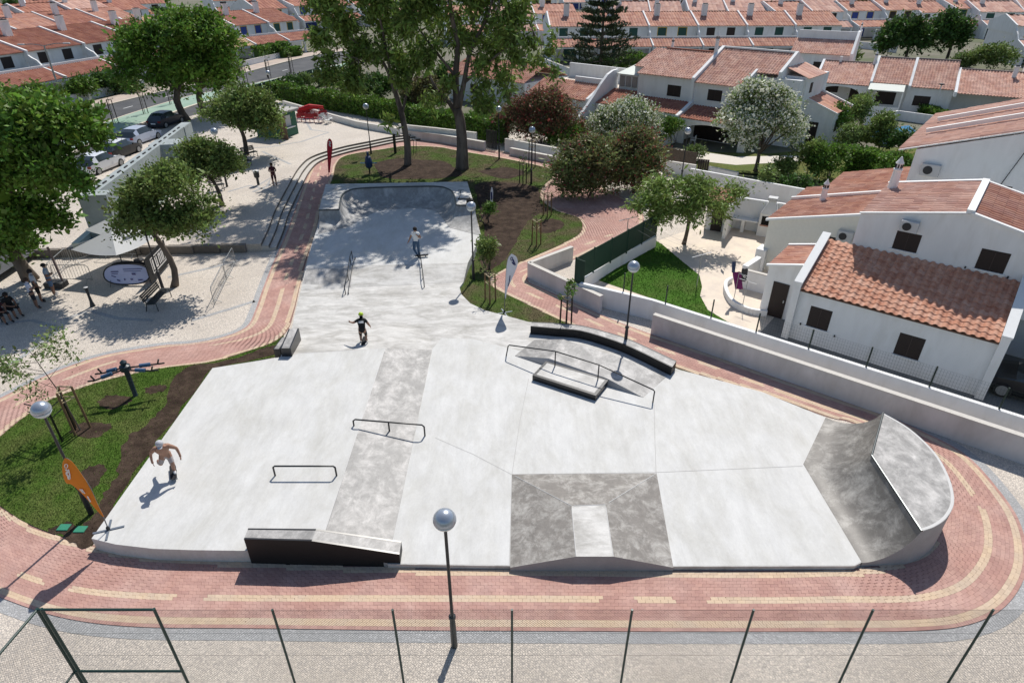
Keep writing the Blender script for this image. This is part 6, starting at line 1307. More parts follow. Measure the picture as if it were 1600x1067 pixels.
# ---------- fountain
b0, b1 = G(158, 372, ZPL), G(303, 238, ZPL); d = (b1 - b0); LF = d.length; ang = math.atan2(d.y, d.x)
M_FCON = mat('fountain_concrete', (.36, .40, .40), .8, col2=(.28, .32, .325), mix=(.4, .65), scale=.6, var=.12, fine=.06, stretch=(1, 1, .5))
ft = thing('fountain', 'grey concrete fountain wall with overhanging beam and blue water channel', 'fountain', b0, ang); OFF[ft.name] = Vector((0, 0, 0))
zt0, zt1 = Hpx(306, b0) - ZPL, Hpx(191, b1) - ZPL
def fz(s): return zt0 + (zt1 - zt0) * s / LF
def plate(s0, s1, t0, t1, zb0, zb1, zt_0=None, zt_1=None):
    a, b = (fz(s0) if zt_0 is None else zt_0), (fz(s1) if zt_1 is None else zt_1)
    return MB().add([(s0, t0, zb0), (s1, t0, zb1), (s1, t1, zb1), (s0, t1, zb0), (s0, t0, a), (s1, t0, b), (s1, t1, b), (s0, t1, a)], [(3, 2, 1, 0), (4, 5, 6, 7), (0, 1, 5, 4), (1, 2, 6, 5), (2, 3, 7, 6), (3, 0, 4, 7)])
plate(1.0, LF * .60, -.35, .35, fz(0) - 1.25, fz(LF * .6) - 1.25).build('beam', M_FCON, ft, world=False)
plate(0, 1.0, -1.1, .5, -.4, -.4).build('pillar', M_FCON, ft, world=False)
plate(LF * .60, LF * .69, -1.6, .5, -.4, -.4).build('buttress', M_FCON, ft, world=False)
plate(LF * .69, LF * .995, -.35, .35, fz(LF * .8) - 1.0, fz(LF) - 1.0).build('beam', M_FCON, ft, world=False)
plate(LF * .90, LF, -.4, .4, -.4, -.4, fz(LF * .9) - .02, fz(LF) - .02).build('pillar', M_FCON, ft, world=False); plate(LF * .69, LF * .76, -.36, .36, -.4, -.4, fz(LF * .8) - 1.02, fz(LF * .8) - 1.02).build('pillar', M_FCON, ft, world=False)
for k in range(15): s_ = 1.2 + k * LF * .058; plate(s_, s_ + .5, -.12, -.02, fz(s_) + .004, fz(s_ + .5) + .004, fz(s_) + .07, fz(s_ + .5) + .07).build('nozzle_plate', M_DKG, ft, world=False)
M_RIM = mat('pale_green_rim', (.40, .48, .44), .7, var=.08)
MB().box(-1.6, LF + 2, .55, .95, -.4, .35).build('rim', M_RIM, ft, world=False); MB().box(-1.6, LF + 2, -1.75, -1.35, -.4, .3).build('rim', M_RIM, ft, world=False)
MB().box(-1.6, LF + 2, -1.35, .55, -.4, .06).build('water', mat('channel_water', (.05, .16, .30), .06, spec=.7, var=.1), ft, world=False)
# ---------- barriers
M_GALV = mat('galvanised', (.34, .35, .35), .45, metal=.6)
def barrier(label, P, Q, bars=12):
    P, Q = Vector(P), Vector(Q); root = thing('crowd_barrier', label, 'barrier', P, 0, 'crowd barriers on the plaza'); d = (Q - P).normalized(); nrm = Vector((-d.y, d.x, 0)); up = Vector((0, 0, 1))
    MB().tube([P + up * .12, P + up * .9, P + up * 1.03 + d * .12, Q + up * 1.03 - d * .12, Q + up * .9, Q + up * .12], .02, 6).build('frame', M_GALV, root)
    MB().tube([P + up * .2, Q + up * .2], .016, 6).build('bottom_rail', M_GALV, root)
    for k in range(1, bars): p = P.lerp(Q, k / bars); MB().tube([p + up * .2, p + up * 1.02], .009, 5).build('bar', M_GALV, root)
    for p in (P.lerp(Q, .12), P.lerp(Q, .88)): MB().tube([p - nrm * .28, p + up * .2, p + nrm * .28], .016, 5).build('foot', M_GALV, root)
barrier('crowd barrier in front of the leaning post by the tree', G(88, 441), G(146, 441)); barrier('crowd barrier side on behind the leaning post', G(82, 440), G(112, 412)); barrier('crowd barrier running up beside the fountain shade', G(116, 412), G(158, 398)); barrier('crowd barrier behind the white parasols', G(162, 402), G(215, 402))
barrier('crowd barrier on the empty paving, nearer of two', G(336, 478), G(354, 440)); barrier('crowd barrier on the empty paving, further of two', G(355, 438), G(369, 412))
# ---------- banners
ov = thing('oval_banner', 'oval lavender pop-up banner with small dark print on the plaza', 'banner', G(199, 447)); c = G(199, 447); Yb = c.y
pts = []
for k in range(40):
    a = 2 * math.pi * k / 40; pts.append((198 + 36 * math.copysign(abs(math.cos(a)) ** .75, math.cos(a)), 428.5 + 16 * math.copysign(abs(math.sin(a)) ** .85, math.sin(a))))
def tilt(p, dy=0): return AY(p[0], p[1], Yb + .1 + (445 - p[1]) * .018 + dy)
F_ = [tilt(p) for p in pts]; ctr = sum(F_, Vector()) / 40
MB().add(F_, [tuple(range(39, -1, -1))]).build('face', mat('lavender_fabric', (.60, .60, .78), .8, var=.04), ov)
MB().add([p + Vector((0, .9 * (1 - (p.z / 1.6)), 0)) + Vector((0, .04, 0)) for p in F_], [tuple(range(40))]).build('back_face', M_DKG, ov)
MB().tube(F_ + [F_[0]], .035, 6, False).build('hoop', M_DKG, ov)
for a_, b_, w_ in (((173, 425), (185, 424.5), .035), ((174, 428), (184, 427.7), .02), ((174, 431), (181, 433), .03), ((192, 421), (222, 420), .02), ((193, 424), (220, 423.5), .015), ((206, 429), (212, 429), .09), ((183, 438), (188, 439.5), .06), ((194, 437.5), (196, 437.5), .08), ((204, 437), (208, 437), .06), ((216, 438), (223, 437.8), .05)):
    p, q = tilt(a_, -.012), tilt(b_, -.012); MB().quad(p - Vector((0, 0, w_)), q - Vector((0, 0, w_)), q + Vector((0, 0, w_)), p + Vector((0, 0, w_))).build('print_mark', mat('violet_print', (.10, .09, .20), .8), ov)
for x in (173, 225): MB().tube([G(x, 449), tilt((x, 438))], .012, 5).build('leg', M_DKG, ov)
bn = thing('black_banner', 'black banner with white framed block lettering behind the lamp post', 'banner', G(240, 440)); pA, pB = G(238, 446), G(267, 412)
def bpt(u, z, o=0): p = pA.lerp(pB, u); nn = (pB - pA).normalized(); return Vector((p.x + nn.y * o, p.y - nn.x * o, z))
MB().add([bpt(0, .12), bpt(1, .12), bpt(1, 1.5), bpt(0, 1.5), bpt(0, .12, -.05), bpt(1, .12, -.05), bpt(1, 1.5, -.05), bpt(0, 1.5, -.05)], [(0, 1, 2, 3), (7, 6, 5, 4), (0, 3, 7, 4), (1, 5, 6, 2), (3, 2, 6, 7), (0, 4, 5, 1)]).build('face', mat('black_fabric', (.012, .013, .014), .7), bn)
def bq(u0, u1, z0, z1): MB().quad(bpt(u0, z0, .012), bpt(u1, z0, .012), bpt(u1, z1, .012), bpt(u0, z1, .012)).build('print_mark', M_INKW, bn)
for q in ((.2, .86, 1.22, 1.29), (.2, .86, .42, .49), (.2, .225, .49, 1.22), (.835, .86, .49, 1.22), (.26, .35, .56, 1.15), (.38, .42, .56, 1.15), (.45, .49, .56, 1.15), (.42, .45, .56, .66), (.55, .59, .56, 1.15), (.62, .66, .56, 1.15), (.59, .62, 1.05, 1.15), (.69, .73, .56, 1.15), (.75, .79, .56, 1.15)): bq(*q)
for u in (.05, .95): MB().tube([bpt(u, 0, .3), bpt(u, 1.1, 0)], .012, 5).build('leg', M_DKG, bn)
# ---------- parasols
def parasol(label, base, r, h, rot, m):
    base = Vector(base); root = thing('parasol', label, 'parasol', base); n = 4; up = Vector((0, 0, 1)); apex = base + up * h
    C = [base + Vector((math.cos(rot + k * math.pi / 2) * r, math.sin(rot + k * math.pi / 2) * r, h - .75)) for k in range(4)]
    for k in range(4):
        a, b = C[k], C[(k + 1) % 4]; rows = []
        for i in range(7):
            t = i / 6; e0 = apex.lerp(a, t); e1 = apex.lerp(b, t); rows.append([e0.lerp(e1, s / 6) - up * (.14 * t * math.sin(math.pi * s / 6)) for s in range(7)])
        MB().grid(rows).build('canopy_panel', m, root, smooth=True)
        MB().tube([apex - up * .1, a - up * .02], .012, 5).build('rib', M_GALV, root)
    MB().tube([base, apex + up * .08], .028, 8).build('pole', M_DKG, root); MB().lathe([(.28, 0), (.28, .07), (.08, .1)], base, 14).build('base', M_DKG, root)
M_PARA = mat('parasol_fabric', (.66, .67, .68), .8, transl=.25, var=.04)
parasol('white parasol nearer the oval banner', G(196, 425), 2.1, 2.55, R(30), M_PARA); parasol('white parasol behind the other one beside the fountain pillar', G(217, 407), 2.1, 3.0, R(25), M_PARA)
# ---------- small plaza items
M_CAST = mat('cast_iron', (.05, .055, .055), .5, metal=.4, var=.15)
b = G(145, 478); bo = thing('bollard', 'dark flared iron bollard on the plaza left of the oval banner', 'bollard', b); MB().lathe([(.13, 0), (.12, .05), (.075, .25), (.06, .6), (.075, .9), (.1, 1.0), (.1, 1.04)], b, 12).build('shaft', M_CAST, bo, smooth=40); MB().lathe([(.1, 1.042), (.1, 1.06), (.02, 1.09)], b, 12).build('cap', M_GREY, bo)
b = G(404, 289, ZPL); bo = thing('litter_bin', 'slim dark litter bin with pale top beside the woman on the plaza', 'bin', b); MB().lathe([(.1, 0), (.1, .5), (.2, .62), (.22, 1.0)], b, 12).build('body', M_CAST, bo); MB().lathe([(.23, 1.002), (.23, 1.1), (.05, 1.14)], b, 12).build('lid', mat('pale_lid', (.6, .6, .58), .6), bo)
def bench(label, P, Q, m=None):
    P, Q = Vector(P), Vector(Q); d = (Q - P); L_ = d.length; root = thing('park_bench', label, 'bench', (P + Q) / 2, math.atan2(d.y, d.x)); m = m or M_CAST
    for k in range(5): MB().box(-L_ / 2, L_ / 2, -.22 + k * .09, -.15 + k * .09, .42, .46).build('seat_slat', m, root, world=False)
    for k in range(4): MB().box(-L_ / 2, L_ / 2, .26 + k * .03, .29 + k * .03, .54 + k * .1, .62 + k * .1).build('back_slat', m, root, world=False)
    for s_ in (-L_ / 2 + .12, L_ / 2 - .12):
        MB().tube([(s_, -.25, 0), (s_, -.24, .4), (s_, .2, .4), (s_, .38, .92)], .025, 6).build('side_frame', m, root, world=False); MB().tube([(s_, .22, .4), (s_, .34, 0)], .025, 6).build('leg', m, root, world=False)
bench('black iron bench in the tree shade beside the lamp and black banner', G(238, 488), G(262, 462)); bench('dark bench under the round tree on the raised plaza', G(360, 268, ZPL), G(392, 258, ZPL)); bench('dark bench beyond the round tree with crossed legs', G(382, 249, ZPL), G(402, 244, ZPL)); bench('dark bench behind the bushy tree on the raised plaza', G(330, 300, ZPL), G(352, 296, ZPL))
b = G(101, 447); po = thing('leaning_post', 'leaning brown post with dark block base among the crowd barriers', 'post', b); MB().tube([b + Vector((0, 0, .15)), AY(74, 386, b.y + .3)], .06, 8).build('pole', mat('rusty_steel', (.20, .14, .12), .6, var=.2), po); MB().bbox(b.x - .9, b.x + .1, b.y - .35, b.y + .3, 0, .32, .05).build('base', M_DKG, po)
b = G(203, 604); gy = thing('exercise_station', 'dark exercise station with four blue padded arms on the left lawn', 'exercise machine', G(212, 618)); b = G(212, 618); up = Vector((0, 0, 1))
MB().lathe([(.12, 0), (.085, .05), (.1, 1.2), (.2, 1.25), (.2, 1.45), (.1, 1.5), (.13, 1.62), (.05, 1.7)], b, 12).build('post', mat('dark_teal_steel', (.02, .035, .045), .4), gy, smooth=40)
for k, (sx, dy) in enumerate(((1, .25), (1, -.25), (-1, .25), (-1, -.25))):
    o_ = b + Vector((sx * .1, dy * .4, 1.3)); e_ = b + Vector((sx * 1.0, dy + sx * .25, 1.15 + .06 * sx)); m_ = o_.lerp(e_, .35); MB().tube([o_, m_, e_], .034, 6).build('arm', M_DKG, gy)
    MB().tube([m_ + up * .02, o_.lerp(e_, .75) + up * .02], .085, 8).build('pad', mat('blue_pad', (.05, .11, .20), .6), gy); MB().tube([e_, e_ + Vector((sx * .1, 0, .22))], .034, 6).build('handle', M_DKG, gy); MB().tube([e_, e_ + Vector((sx * .25, sx * .06, 0))], .034, 6).build('handle', M_DKG, gy)
pu = thing('pull_up_bars', 'black pull up bars on the left lawn behind the lamp post', 'exercise machine', G(98, 690))
for x, y in ((98, 690), (118, 672)): b = G(x, y); MB().tube([b, b + up * 1.5], .04, 8).build('post', M_STEEL, pu)
for z in (1.45, 1.1): MB().tube([G(62, 680) + up * z, G(98, 690) + up * z, G(118, 672) + up * z], .022, 6).build('bar', M_STEEL, pu)
b = G(578, 272); gy = thing('exercise_board', 'blue exercise totem with side handles on the rear lawn', 'exercise machine', b); MB().tube([b, b + up * .5], .06, 8).build('post', M_STEEL, gy)
M_NAVY = mat('navy_panel', (.02, .045, .12), .5); MB().lathe([(.05, .4), (.28, .6), (.32, 1.0), (.22, 1.4), (.1, 1.5), (.1, 1.8), (.04, 1.85)], b, 10).build('panel', M_NAVY, gy)
for sx in (-1, 1): MB().tube([b + up * .9 + Vector((sx * .25, 0, 0)), b + up * .92 + Vector((sx * .7, -.05, 0))], .05, 6).build('handle', mat('sky_blue_steel', (.12, .30, .45), .5), gy)
fr_ = thing('exercise_rack', 'black exercise rack of posts and loops behind the leaning eucalyptus', 'exercise machine', G(618, 240))
for x, y in ((618, 240), (641, 243)): b = G(x, y); MB().bbox(b.x - .12, b.x + .12, b.y - .1, b.y + .1, 0, 1.8, .02).build('post', M_STEEL, fr_)
p, q = G(618, 240), G(641, 243); MB().tube([p + up * 1.7, q + up * 1.7], .03, 6).build('bar', M_STEEL, fr_); MB().tube([G(646, 242), G(648, 242) + up * 1.4, G(652, 243) + up * 1.2, G(650, 244)], .025, 6).build('loop', M_STEEL, fr_)
for x, y in ((100, 824), (126, 827)): b = G(x, y, .02); cv = MB().bbox(b.x - .17, b.x + .17, b.y - .13, b.y + .13, 0, .05, .01, None).build('utility_cover', mat('green_plastic', (.03, .22, .13), .6, var=.1)); tag(cv, 'square green utility cover in the soil, %s of two' % ('left' if x < 110 else 'right'), 'utility cover', 'green covers by the path')
# ---------- kiosk, chairs
b = G(436, 212, ZPL); ks = thing('kiosk', 'dark green kiosk with pale roof behind the round tree', 'kiosk', b, R(-22)); M_KG = mat('kiosk_green', (.03, .12, .075), .6, var=.08)
MB().box(-1.6, 1.3, -1.2, 1.4, 0, 2.3).build('wall', M_KG, ks, world=False); MB().bbox(-1.9, 1.6, -1.5, 1.7, 2.32, 2.5, .05).build('roof', mat('kiosk_roof', (.42, .40, .37), .8), ks, world=False)
hz_ = MB().box(1.3, 1.34, -.6, .5, 1.0, 2.0).build('hatch', M_GREY, ks, world=False); MB().box(1.34, 1.8, -.7, .6, .9, .95).build('counter', M_GREY, ks, world=False); MB().box(1.3, 2.1, -1.2, -1.12, 0, 2.2).build('shutter_door', mat('brown_panel', (.18, .11, .07), .7), ks, world=False)
MB().box(-1.64, 1.302, -1.24, -1.202, .9, 1.0).build('trim', mat('kiosk_trim', (.05, .17, .11), .6), ks, world=False)
def chair(label, b, rz, m, group=None, tip=0):
    root = thing('plastic_chair', label, 'chair', b, rz, group); M_ = Matrix.Rotation(tip, 4, 'X')
    def P(mb, nm): mb.v = [tuple(M_ @ Vector(p)) for p in mb.v]; mb.build(nm, m, root, world=False)
    P(MB().bbox(-.24, .24, -.24, .22, .42, .46, .02), 'seat'); P(MB().bbox(-.23, .23, .2, .25, .5, .9, .02), 'backrest')
    for sx in (-.21, .21):
        for sy in (-.2, .2): P(MB().tube([(sx * 1.1, sy * 1.15, 0), (sx, sy, .42)], .022, 6), 'leg')
        P(MB().tube([(sx * 1.15, -.2, .42), (sx * 1.15, -.18, .64), (sx * 1.1, .2, .66)], .02, 6), 'armrest')
M_RPL = mat('red_plastic', (.34, .012, .02), .4, var=.1)
k = 0
for r_, (y, n) in enumerate(((190, 6), (184, 7), (178, 6))):
    for i in range(n):
        p = G(468 + i * 6.6 + r_ * 1.5, y + i * .35, ZPL); chair('dark red plastic chair in the packed group beside the kiosk', p, R(random.choice((20, 110, 200, 60))), M_RPL, 'red chairs packed beside the kiosk', 0)
for i in range(4): chair('white plastic chair next to the red chairs', G(502 + i * 5, 193 + i * .6 - (i % 2) * 3, ZPL), R(40 * i), mat('white_plastic', (.7, .7, .68), .45), 'white chairs beside the red ones')
chair('white plastic chair on the porch terrace of the two storey house', G(1082, 226), R(-120), mat('white_plastic', (.7, .7, .68), .45))
up_ = thing('closed_parasol', 'folded red parasol lying over the red chairs', 'parasol', G(470, 184, ZPL)); p = G(467, 186, ZPL); MB().tube([p + up * 1.0, p + up * 1.15 + Vector((1.2, .6, 0)), p + up * 1.1 + Vector((2.6, 1.0, 0))], [.08, .3, .1], 8).build('canopy', mat('bright_red_fabric', (.5, .015, .02), .7), up_)
# ---------- street lamps on tall poles
b = G(108, 184, .4); sl_ = thing('street_lamp', 'tall grey street lamp with two arms in front of the left terrace', 'street lamp', b); T_ = Vector((b.x, b.y, Hpx(72, b)))
MB().tube([b, T_], [.13, .07], 10).build('pole', M_GALV, sl_)
for x, y in ((33, 70), (104, 68)): e_ = AY(x, y, b.y); MB().tube([T_, T_.lerp(e_, .5) + up * .1, e_], .04, 6).build('arm', M_GALV, sl_); MB().bbox(e_.x - .35, e_.x + .35, e_.y - .12, e_.y + .12, e_.z - .06, e_.z + .06, .03).build('lamp_head', M_GREY, sl_)
b = G(1458, 180); sl_ = thing('street_lamp', 'white street lamp pole leaning in front of the low tiled terrace', 'street lamp', b); e_ = AY(1471, 134, b.y); MB().tube([b, e_], .05, 8).build('pole', M_COPE, sl_); MB().lathe([(.05, 0), (.3, .12), (.26, .2), (.05, .24)], e_, 10).build('lamp_head', M_DKG, sl_)
# ---------- yard things behind the screen fence
def tpost(label, b, h=1.9):
    b = Vector(b); root = thing('clothes_post', label, 'clothes post', b); MB().tube([b, b + up * h], .025, 6).build('post', M_GALV, root); MB().tube([b + up * h + Vector((-.6, -.35, 0)), b + up * h + Vector((.6, .35, 0))], .02, 6).build('crossbar', M_COPE, root); return b + up * h
pa = tpost('white topped clothes post at the lawn edge', G(1088, 449)); pb = tpost('clothes post below the feathery tree near the screen fence', G(977, 388))
ln = thing('clothes_line', 'thin clothes lines strung between the two yard posts', 'clothes line', pa * .5 + pb * .5)
for o_ in (-.5, 0, .5): v = Vector((o_, o_ * .58, 0)); MB().tube([pa + v, (pa + pb) / 2 + v - up * .12, pb + v], .004, 4).build('line', M_GALV, ln)
b = G(1150, 470); dr = thing('drying_rack', 'drying rack with dark and purple clothes by the curved white wall', 'drying rack', b)
for x, y in ((1146, 470), (1159, 483)): q = G(x, y); MB().tube([q, q + up * 1.6], .018, 6).build('post', M_GALV, dr); MB().tube([q + up * 1.55 + Vector((-.3, .35, 0)), q + up * 1.55 + Vector((.35, -.3, 0))], .014, 5).build('crossbar', M_COPE, dr)
for (x0, y0, x1, y1, w, m_) in ((1147, 409, 1146, 426, .18, M_NAVY), (1151, 425, 1155, 452, .42, mat('plum_cloth', (.14, .012, .10), .8)), (1164, 420, 1162, 440, .3, M_DKG), (1160, 429, 1166, 436, .12, M_COPE)):
    t = AY(x0, y0, b.y); u_ = AY(x1, y1, b.y); rows = [[t.lerp(u_, i / 5) + Vector(((s / 5 - .5) * w, .03 * math.sin(s * 2 + i), 0)) for s in range(6)] for i in range(6)]; mb = MB(); mb.grid(rows); mb.grid([[p + Vector((0, .012, 0)) for p in r_[::-1]] for r_ in rows]); mb.build('garment', m_, dr, smooth=True)
cw = thing('curved_wall', 'low curved white planter wall in the tiled yard', 'wall', G(1150, 480)); P = smooth_line([G(x, y) for x, y in ((1197, 494), (1170, 490), (1145, 478), (1134, 462), (1133, 448), (1142, 441))], 5); mb = MB()
for i in range(len(P) - 1): wallseg(mb, P[i], P[i + 1], .18, -.05, .32)
mb.build('wall_panel', M_WHITE, cw)
wall('yard_wall', 'white L shaped wall stub with rounded end beside the drying rack', [G(1158, 447), G(1180, 432)], .3, 1.2, False, M_WHITE); wall('yard_wall', 'white stair wall beside the brown door of the near house', [G(1160, 450), G(1205, 462)], .16, 1.05, True, M_WHITE)
P0_ = G(1150, 372); bq_ = thing('barbecue_shelter', 'white barbecue shelter with sooty oven and counters at the back of the yard', 'barbecue', P0_, R(-28)); 
MB().box(-.6, 4.2, 1.7, 1.9, 0, 2.1).build('back_wall', M_WHITE, bq_, world=False); MB().box(-.8, -.6, -.6, 1.9, 0, 2.1).build('side_wall', M_WHITE, bq_, world=False); MB().box(-2.2, -.81, .6, 1.9, 0, 2.0).build('shed', M_WHITE, bq_, world=False); MB().box(-1.8, -1.1, .55, .6, 0, 1.8).build('shed_door', M_SHUT, bq_, world=False)
mb = MB(); tiles(mb, (-2.3, .4, 2.05), (1, 0, 0), 1.7, (0, 1, .3), 1.6, .25, .5, .04); stuff(mb.build('shed_tiles', M_TILE, bq_, world=False))
MB().box(-.59, 1.0, 1.1, 1.69, .8, .88).build('counter', M_COPE, bq_, world=False); ov_ = MB().box(1.05, 2.1, 1.0, 1.69, 0, 1.5).build('oven', M_WHITE, bq_, world=False); MB().box(1.2, 1.95, .985, 1.002, .8, 1.35).build('fire_opening', mat('soot', (.01, .009, .008), .95), ov_, world=False); MB().box(1.15, 2.0, .95, 1.0, .72, .79).build('brick_lip', M_TILE, ov_, world=False)
mb = MB(); mb.add([(1.05, 1.0, 1.502), (2.1, 1.0, 1.502), (2.1, 1.69, 1.502), (1.05, 1.69, 1.502), (1.4, 1.3, 2.3), (1.75, 1.3, 2.3), (1.75, 1.6, 2.3), (1.4, 1.6, 2.3)], [(4, 5, 6, 7), (0, 1, 5, 4), (1, 2, 6, 5), (2, 3, 7, 6), (3, 0, 4, 7)]); hd = mb.build('hood', M_WHITE, bq_, world=False); MB().box(1.3, 1.85, 1.2, 1.7, 2.305, 2.5).build('chimney_cap', M_GREY, hd, world=False)
MB().box(2.15, 3.6, 1.1, 1.69, .8, .88).build('counter', M_COPE, bq_, world=False); MB().box(2.2, 2.4, 1.15, 1.69, 0, .8).build('counter_leg', M_COPE, bq_, world=False); MB().box(.0, .2, 1.15, 1.69, 0, .8).build('counter_leg', M_COPE, bq_, world=False)
for i, (s_, t_) in enumerate(((2.6, .9), (3.1, 1.0))): c_, q_ = math.cos(R(-28)), math.sin(R(-28)); p = Vector((P0_.x + s_ * c_ - t_ * q_, P0_.y + s_ * q_ + t_ * c_, .02)); o = MB().lathe([(.14, 0), (.18, .35), (.19, .36), (.16, .34), (.13, .05)], p, 12).build('bucket', mat('white_plastic', (.7, .7, .68), .45)); tag(o, 'white bucket on the barbecue shelter floor, %s of two' % ('left', 'right')[i], 'bucket', 'white buckets in the shelter')
# ---------- cars
def car(label, loc, rz, paint, roofm=None, L=4.2, W=1.78, Hc=1.5, hatch=True):
    root = thing('parked_car', label, 'car', loc, rz); h = L / 2
    X = [-h, -h + .08, -h + .25, -h + .55, -h + 1.0, -.35, .35, h - 1.75, h - 1.05, h - .5, h - .12, h]
    belt = [.62, .82, .90, .94, .96, .97, .96, .94, .88, .80, .68, .5]
    roof = [.63, .83, .98 if hatch else .95, 1.25 if hatch else 1.05, Hc - .06, Hc, Hc - .02, Hc - .18, .95, .82, .69, .51]
    wd = [.78, .86, .92, .97, 1.0, 1.0, 1.0, 1.0, .98, .95, .86, .74]
    rings = []
    for x, b_, r_, w_ in zip(X, belt, roof, wd):
        w2 = W / 2 * w_; wr = w2 * (.76 if r_ > b_ + .1 else .93)
        rings.append([(x, -w2 * .94, .22), (x, -w2, .45), (x, -w2 * .98, b_), (x, -wr, r_ - .03 if r_ > b_ + .05 else b_ + .004), (x, -wr * .6, r_), (x, wr * .6, r_), (x, wr, r_ - .03 if r_ > b_ + .05 else b_ + .004), (x, w2 * .98, b_), (x, w2, .45), (x, w2 * .94, .22)])
    body, glass, top = MB(), MB(), MB()
    for i in range(len(X) - 1):
        for j in range(9):
            q = (rings[i][j], rings[i + 1][j], rings[i + 1][j + 1], rings[i][j + 1]); side = j in (2, 6); cab = roof[i] > belt[i] + .06 or roof[i + 1] > belt[i + 1] + .06
            if side and cab and i not in (3,): glass.quad(*q)
            elif j in (3, 4, 5) and ((roof[i + 1] - roof[i] > .15) or (roof[i] - roof[i + 1] > .12 and i < 9 and roof[i] > 1.1)) and roof[max(i, i + 1)] > .9: glass.quad(*q)
            elif j in (3, 4, 5) and roof[i] > 1.2 and roofm: top.quad(*q)
            else: body.quad(*q)
        body.quad(rings[i][9], rings[i + 1][9], rings[i + 1][0], rings[i][0])
    body.add(rings[0], [tuple(range(10))]); body.add(rings[-1], [tuple(range(9, -1, -1))])
    body.build('body', paint, root, world=False, smooth=38); glass.build('windows', M_GLASS, root, world=False)
    if top.v: top.build('roof', roofm, root, world=False)
    for sx in (-h + .75, h - .8):
        for sy in (-1, 1):
            M_ = Matrix.Translation((sx, sy * (W / 2 - .1), .32)) @ Matrix.Rotation(R(90), 4, 'X'); mb = MB(); mb.lathe([(.2, -.1), (.31, -.1), (.33, -.05), (.33, .05), (.31, .1), (.2, .1)], (0, 0, 0), 18); mb.v = [tuple(M_ @ Vector(p)) for p in mb.v]; wh = mb.build('wheel', mat('tyre', (.015, .015, .016), .8), root, world=False)
            mb = MB()
            for k in range(5): a = k * 2 * math.pi / 5; mb.box(.03, .2, -.03, .03, -.005, .005, Matrix.Rotation(a, 4, 'Z'))
            mb.lathe([(.19, -.004), (.215, -.004), (.215, .004), (.19, .004)], (0, 0, 0), 18); M2 = Matrix.Translation((sx, sy * (W / 2 + .005), .32)) @ Matrix.Rotation(R(90), 4, 'X'); mb.v = [tuple(M2 @ Vector(p)) for p in mb.v]; mb.build('rim', M_GALV, wh, world=False)
    for sy in (-1, 1):
        MB().box(-h - .005, -h + .12, sy * W * .38 - .12, sy * W * .38 + .12, .66, .82).build('tail_light', mat('tail_red', (.25, .012, .012), .25), root, world=False); MB().box(h - .14, h + .004, sy * W * .34 - .14, sy * W * .34 + .14, .52, .64).build('headlight', mat('headlight_glass', (.5, .52, .55), .1), root, world=False); MB().bbox(.55, .72, sy * W * .56 - .08, sy * W * .56 + .08, .93, 1.06, .02).build('mirror', paint, root, world=False)
    MB().box(-h - .02, -h + .02, -.26, .26, .5, .61).build('number_plate', M_COPE, root, world=False)
def paintm(n, c): return mat(n, c, .28, spec=.6, metal=.1)
PW, PB, PL = paintm('white_paint', (.72, .73, .75)), paintm('black_paint', (.012, .013, .015)), paintm('pale_blue_paint', (.50, .56, .68))
car('white parked car mostly hidden by the big plane tree', G(160, 266, ZR), R(82), PW); car('black parked hatchback with white roof behind the fountain', G(190, 244, ZR), R(82), PB, PW); car('pale blue white parked car, third from the left', G(222, 222, ZR), R(81), PL, L=4.3); car('dark blue parked car next to the tree trunk', G(262, 196, ZR), R(80), paintm('dark_blue_paint', (.015, .02, .035)))
p = A2W(9.6, 1.4, .03); car('black car in the carport shade at the right edge', p, AA + R(180), PB, None, 4.4, 1.85, 1.62)
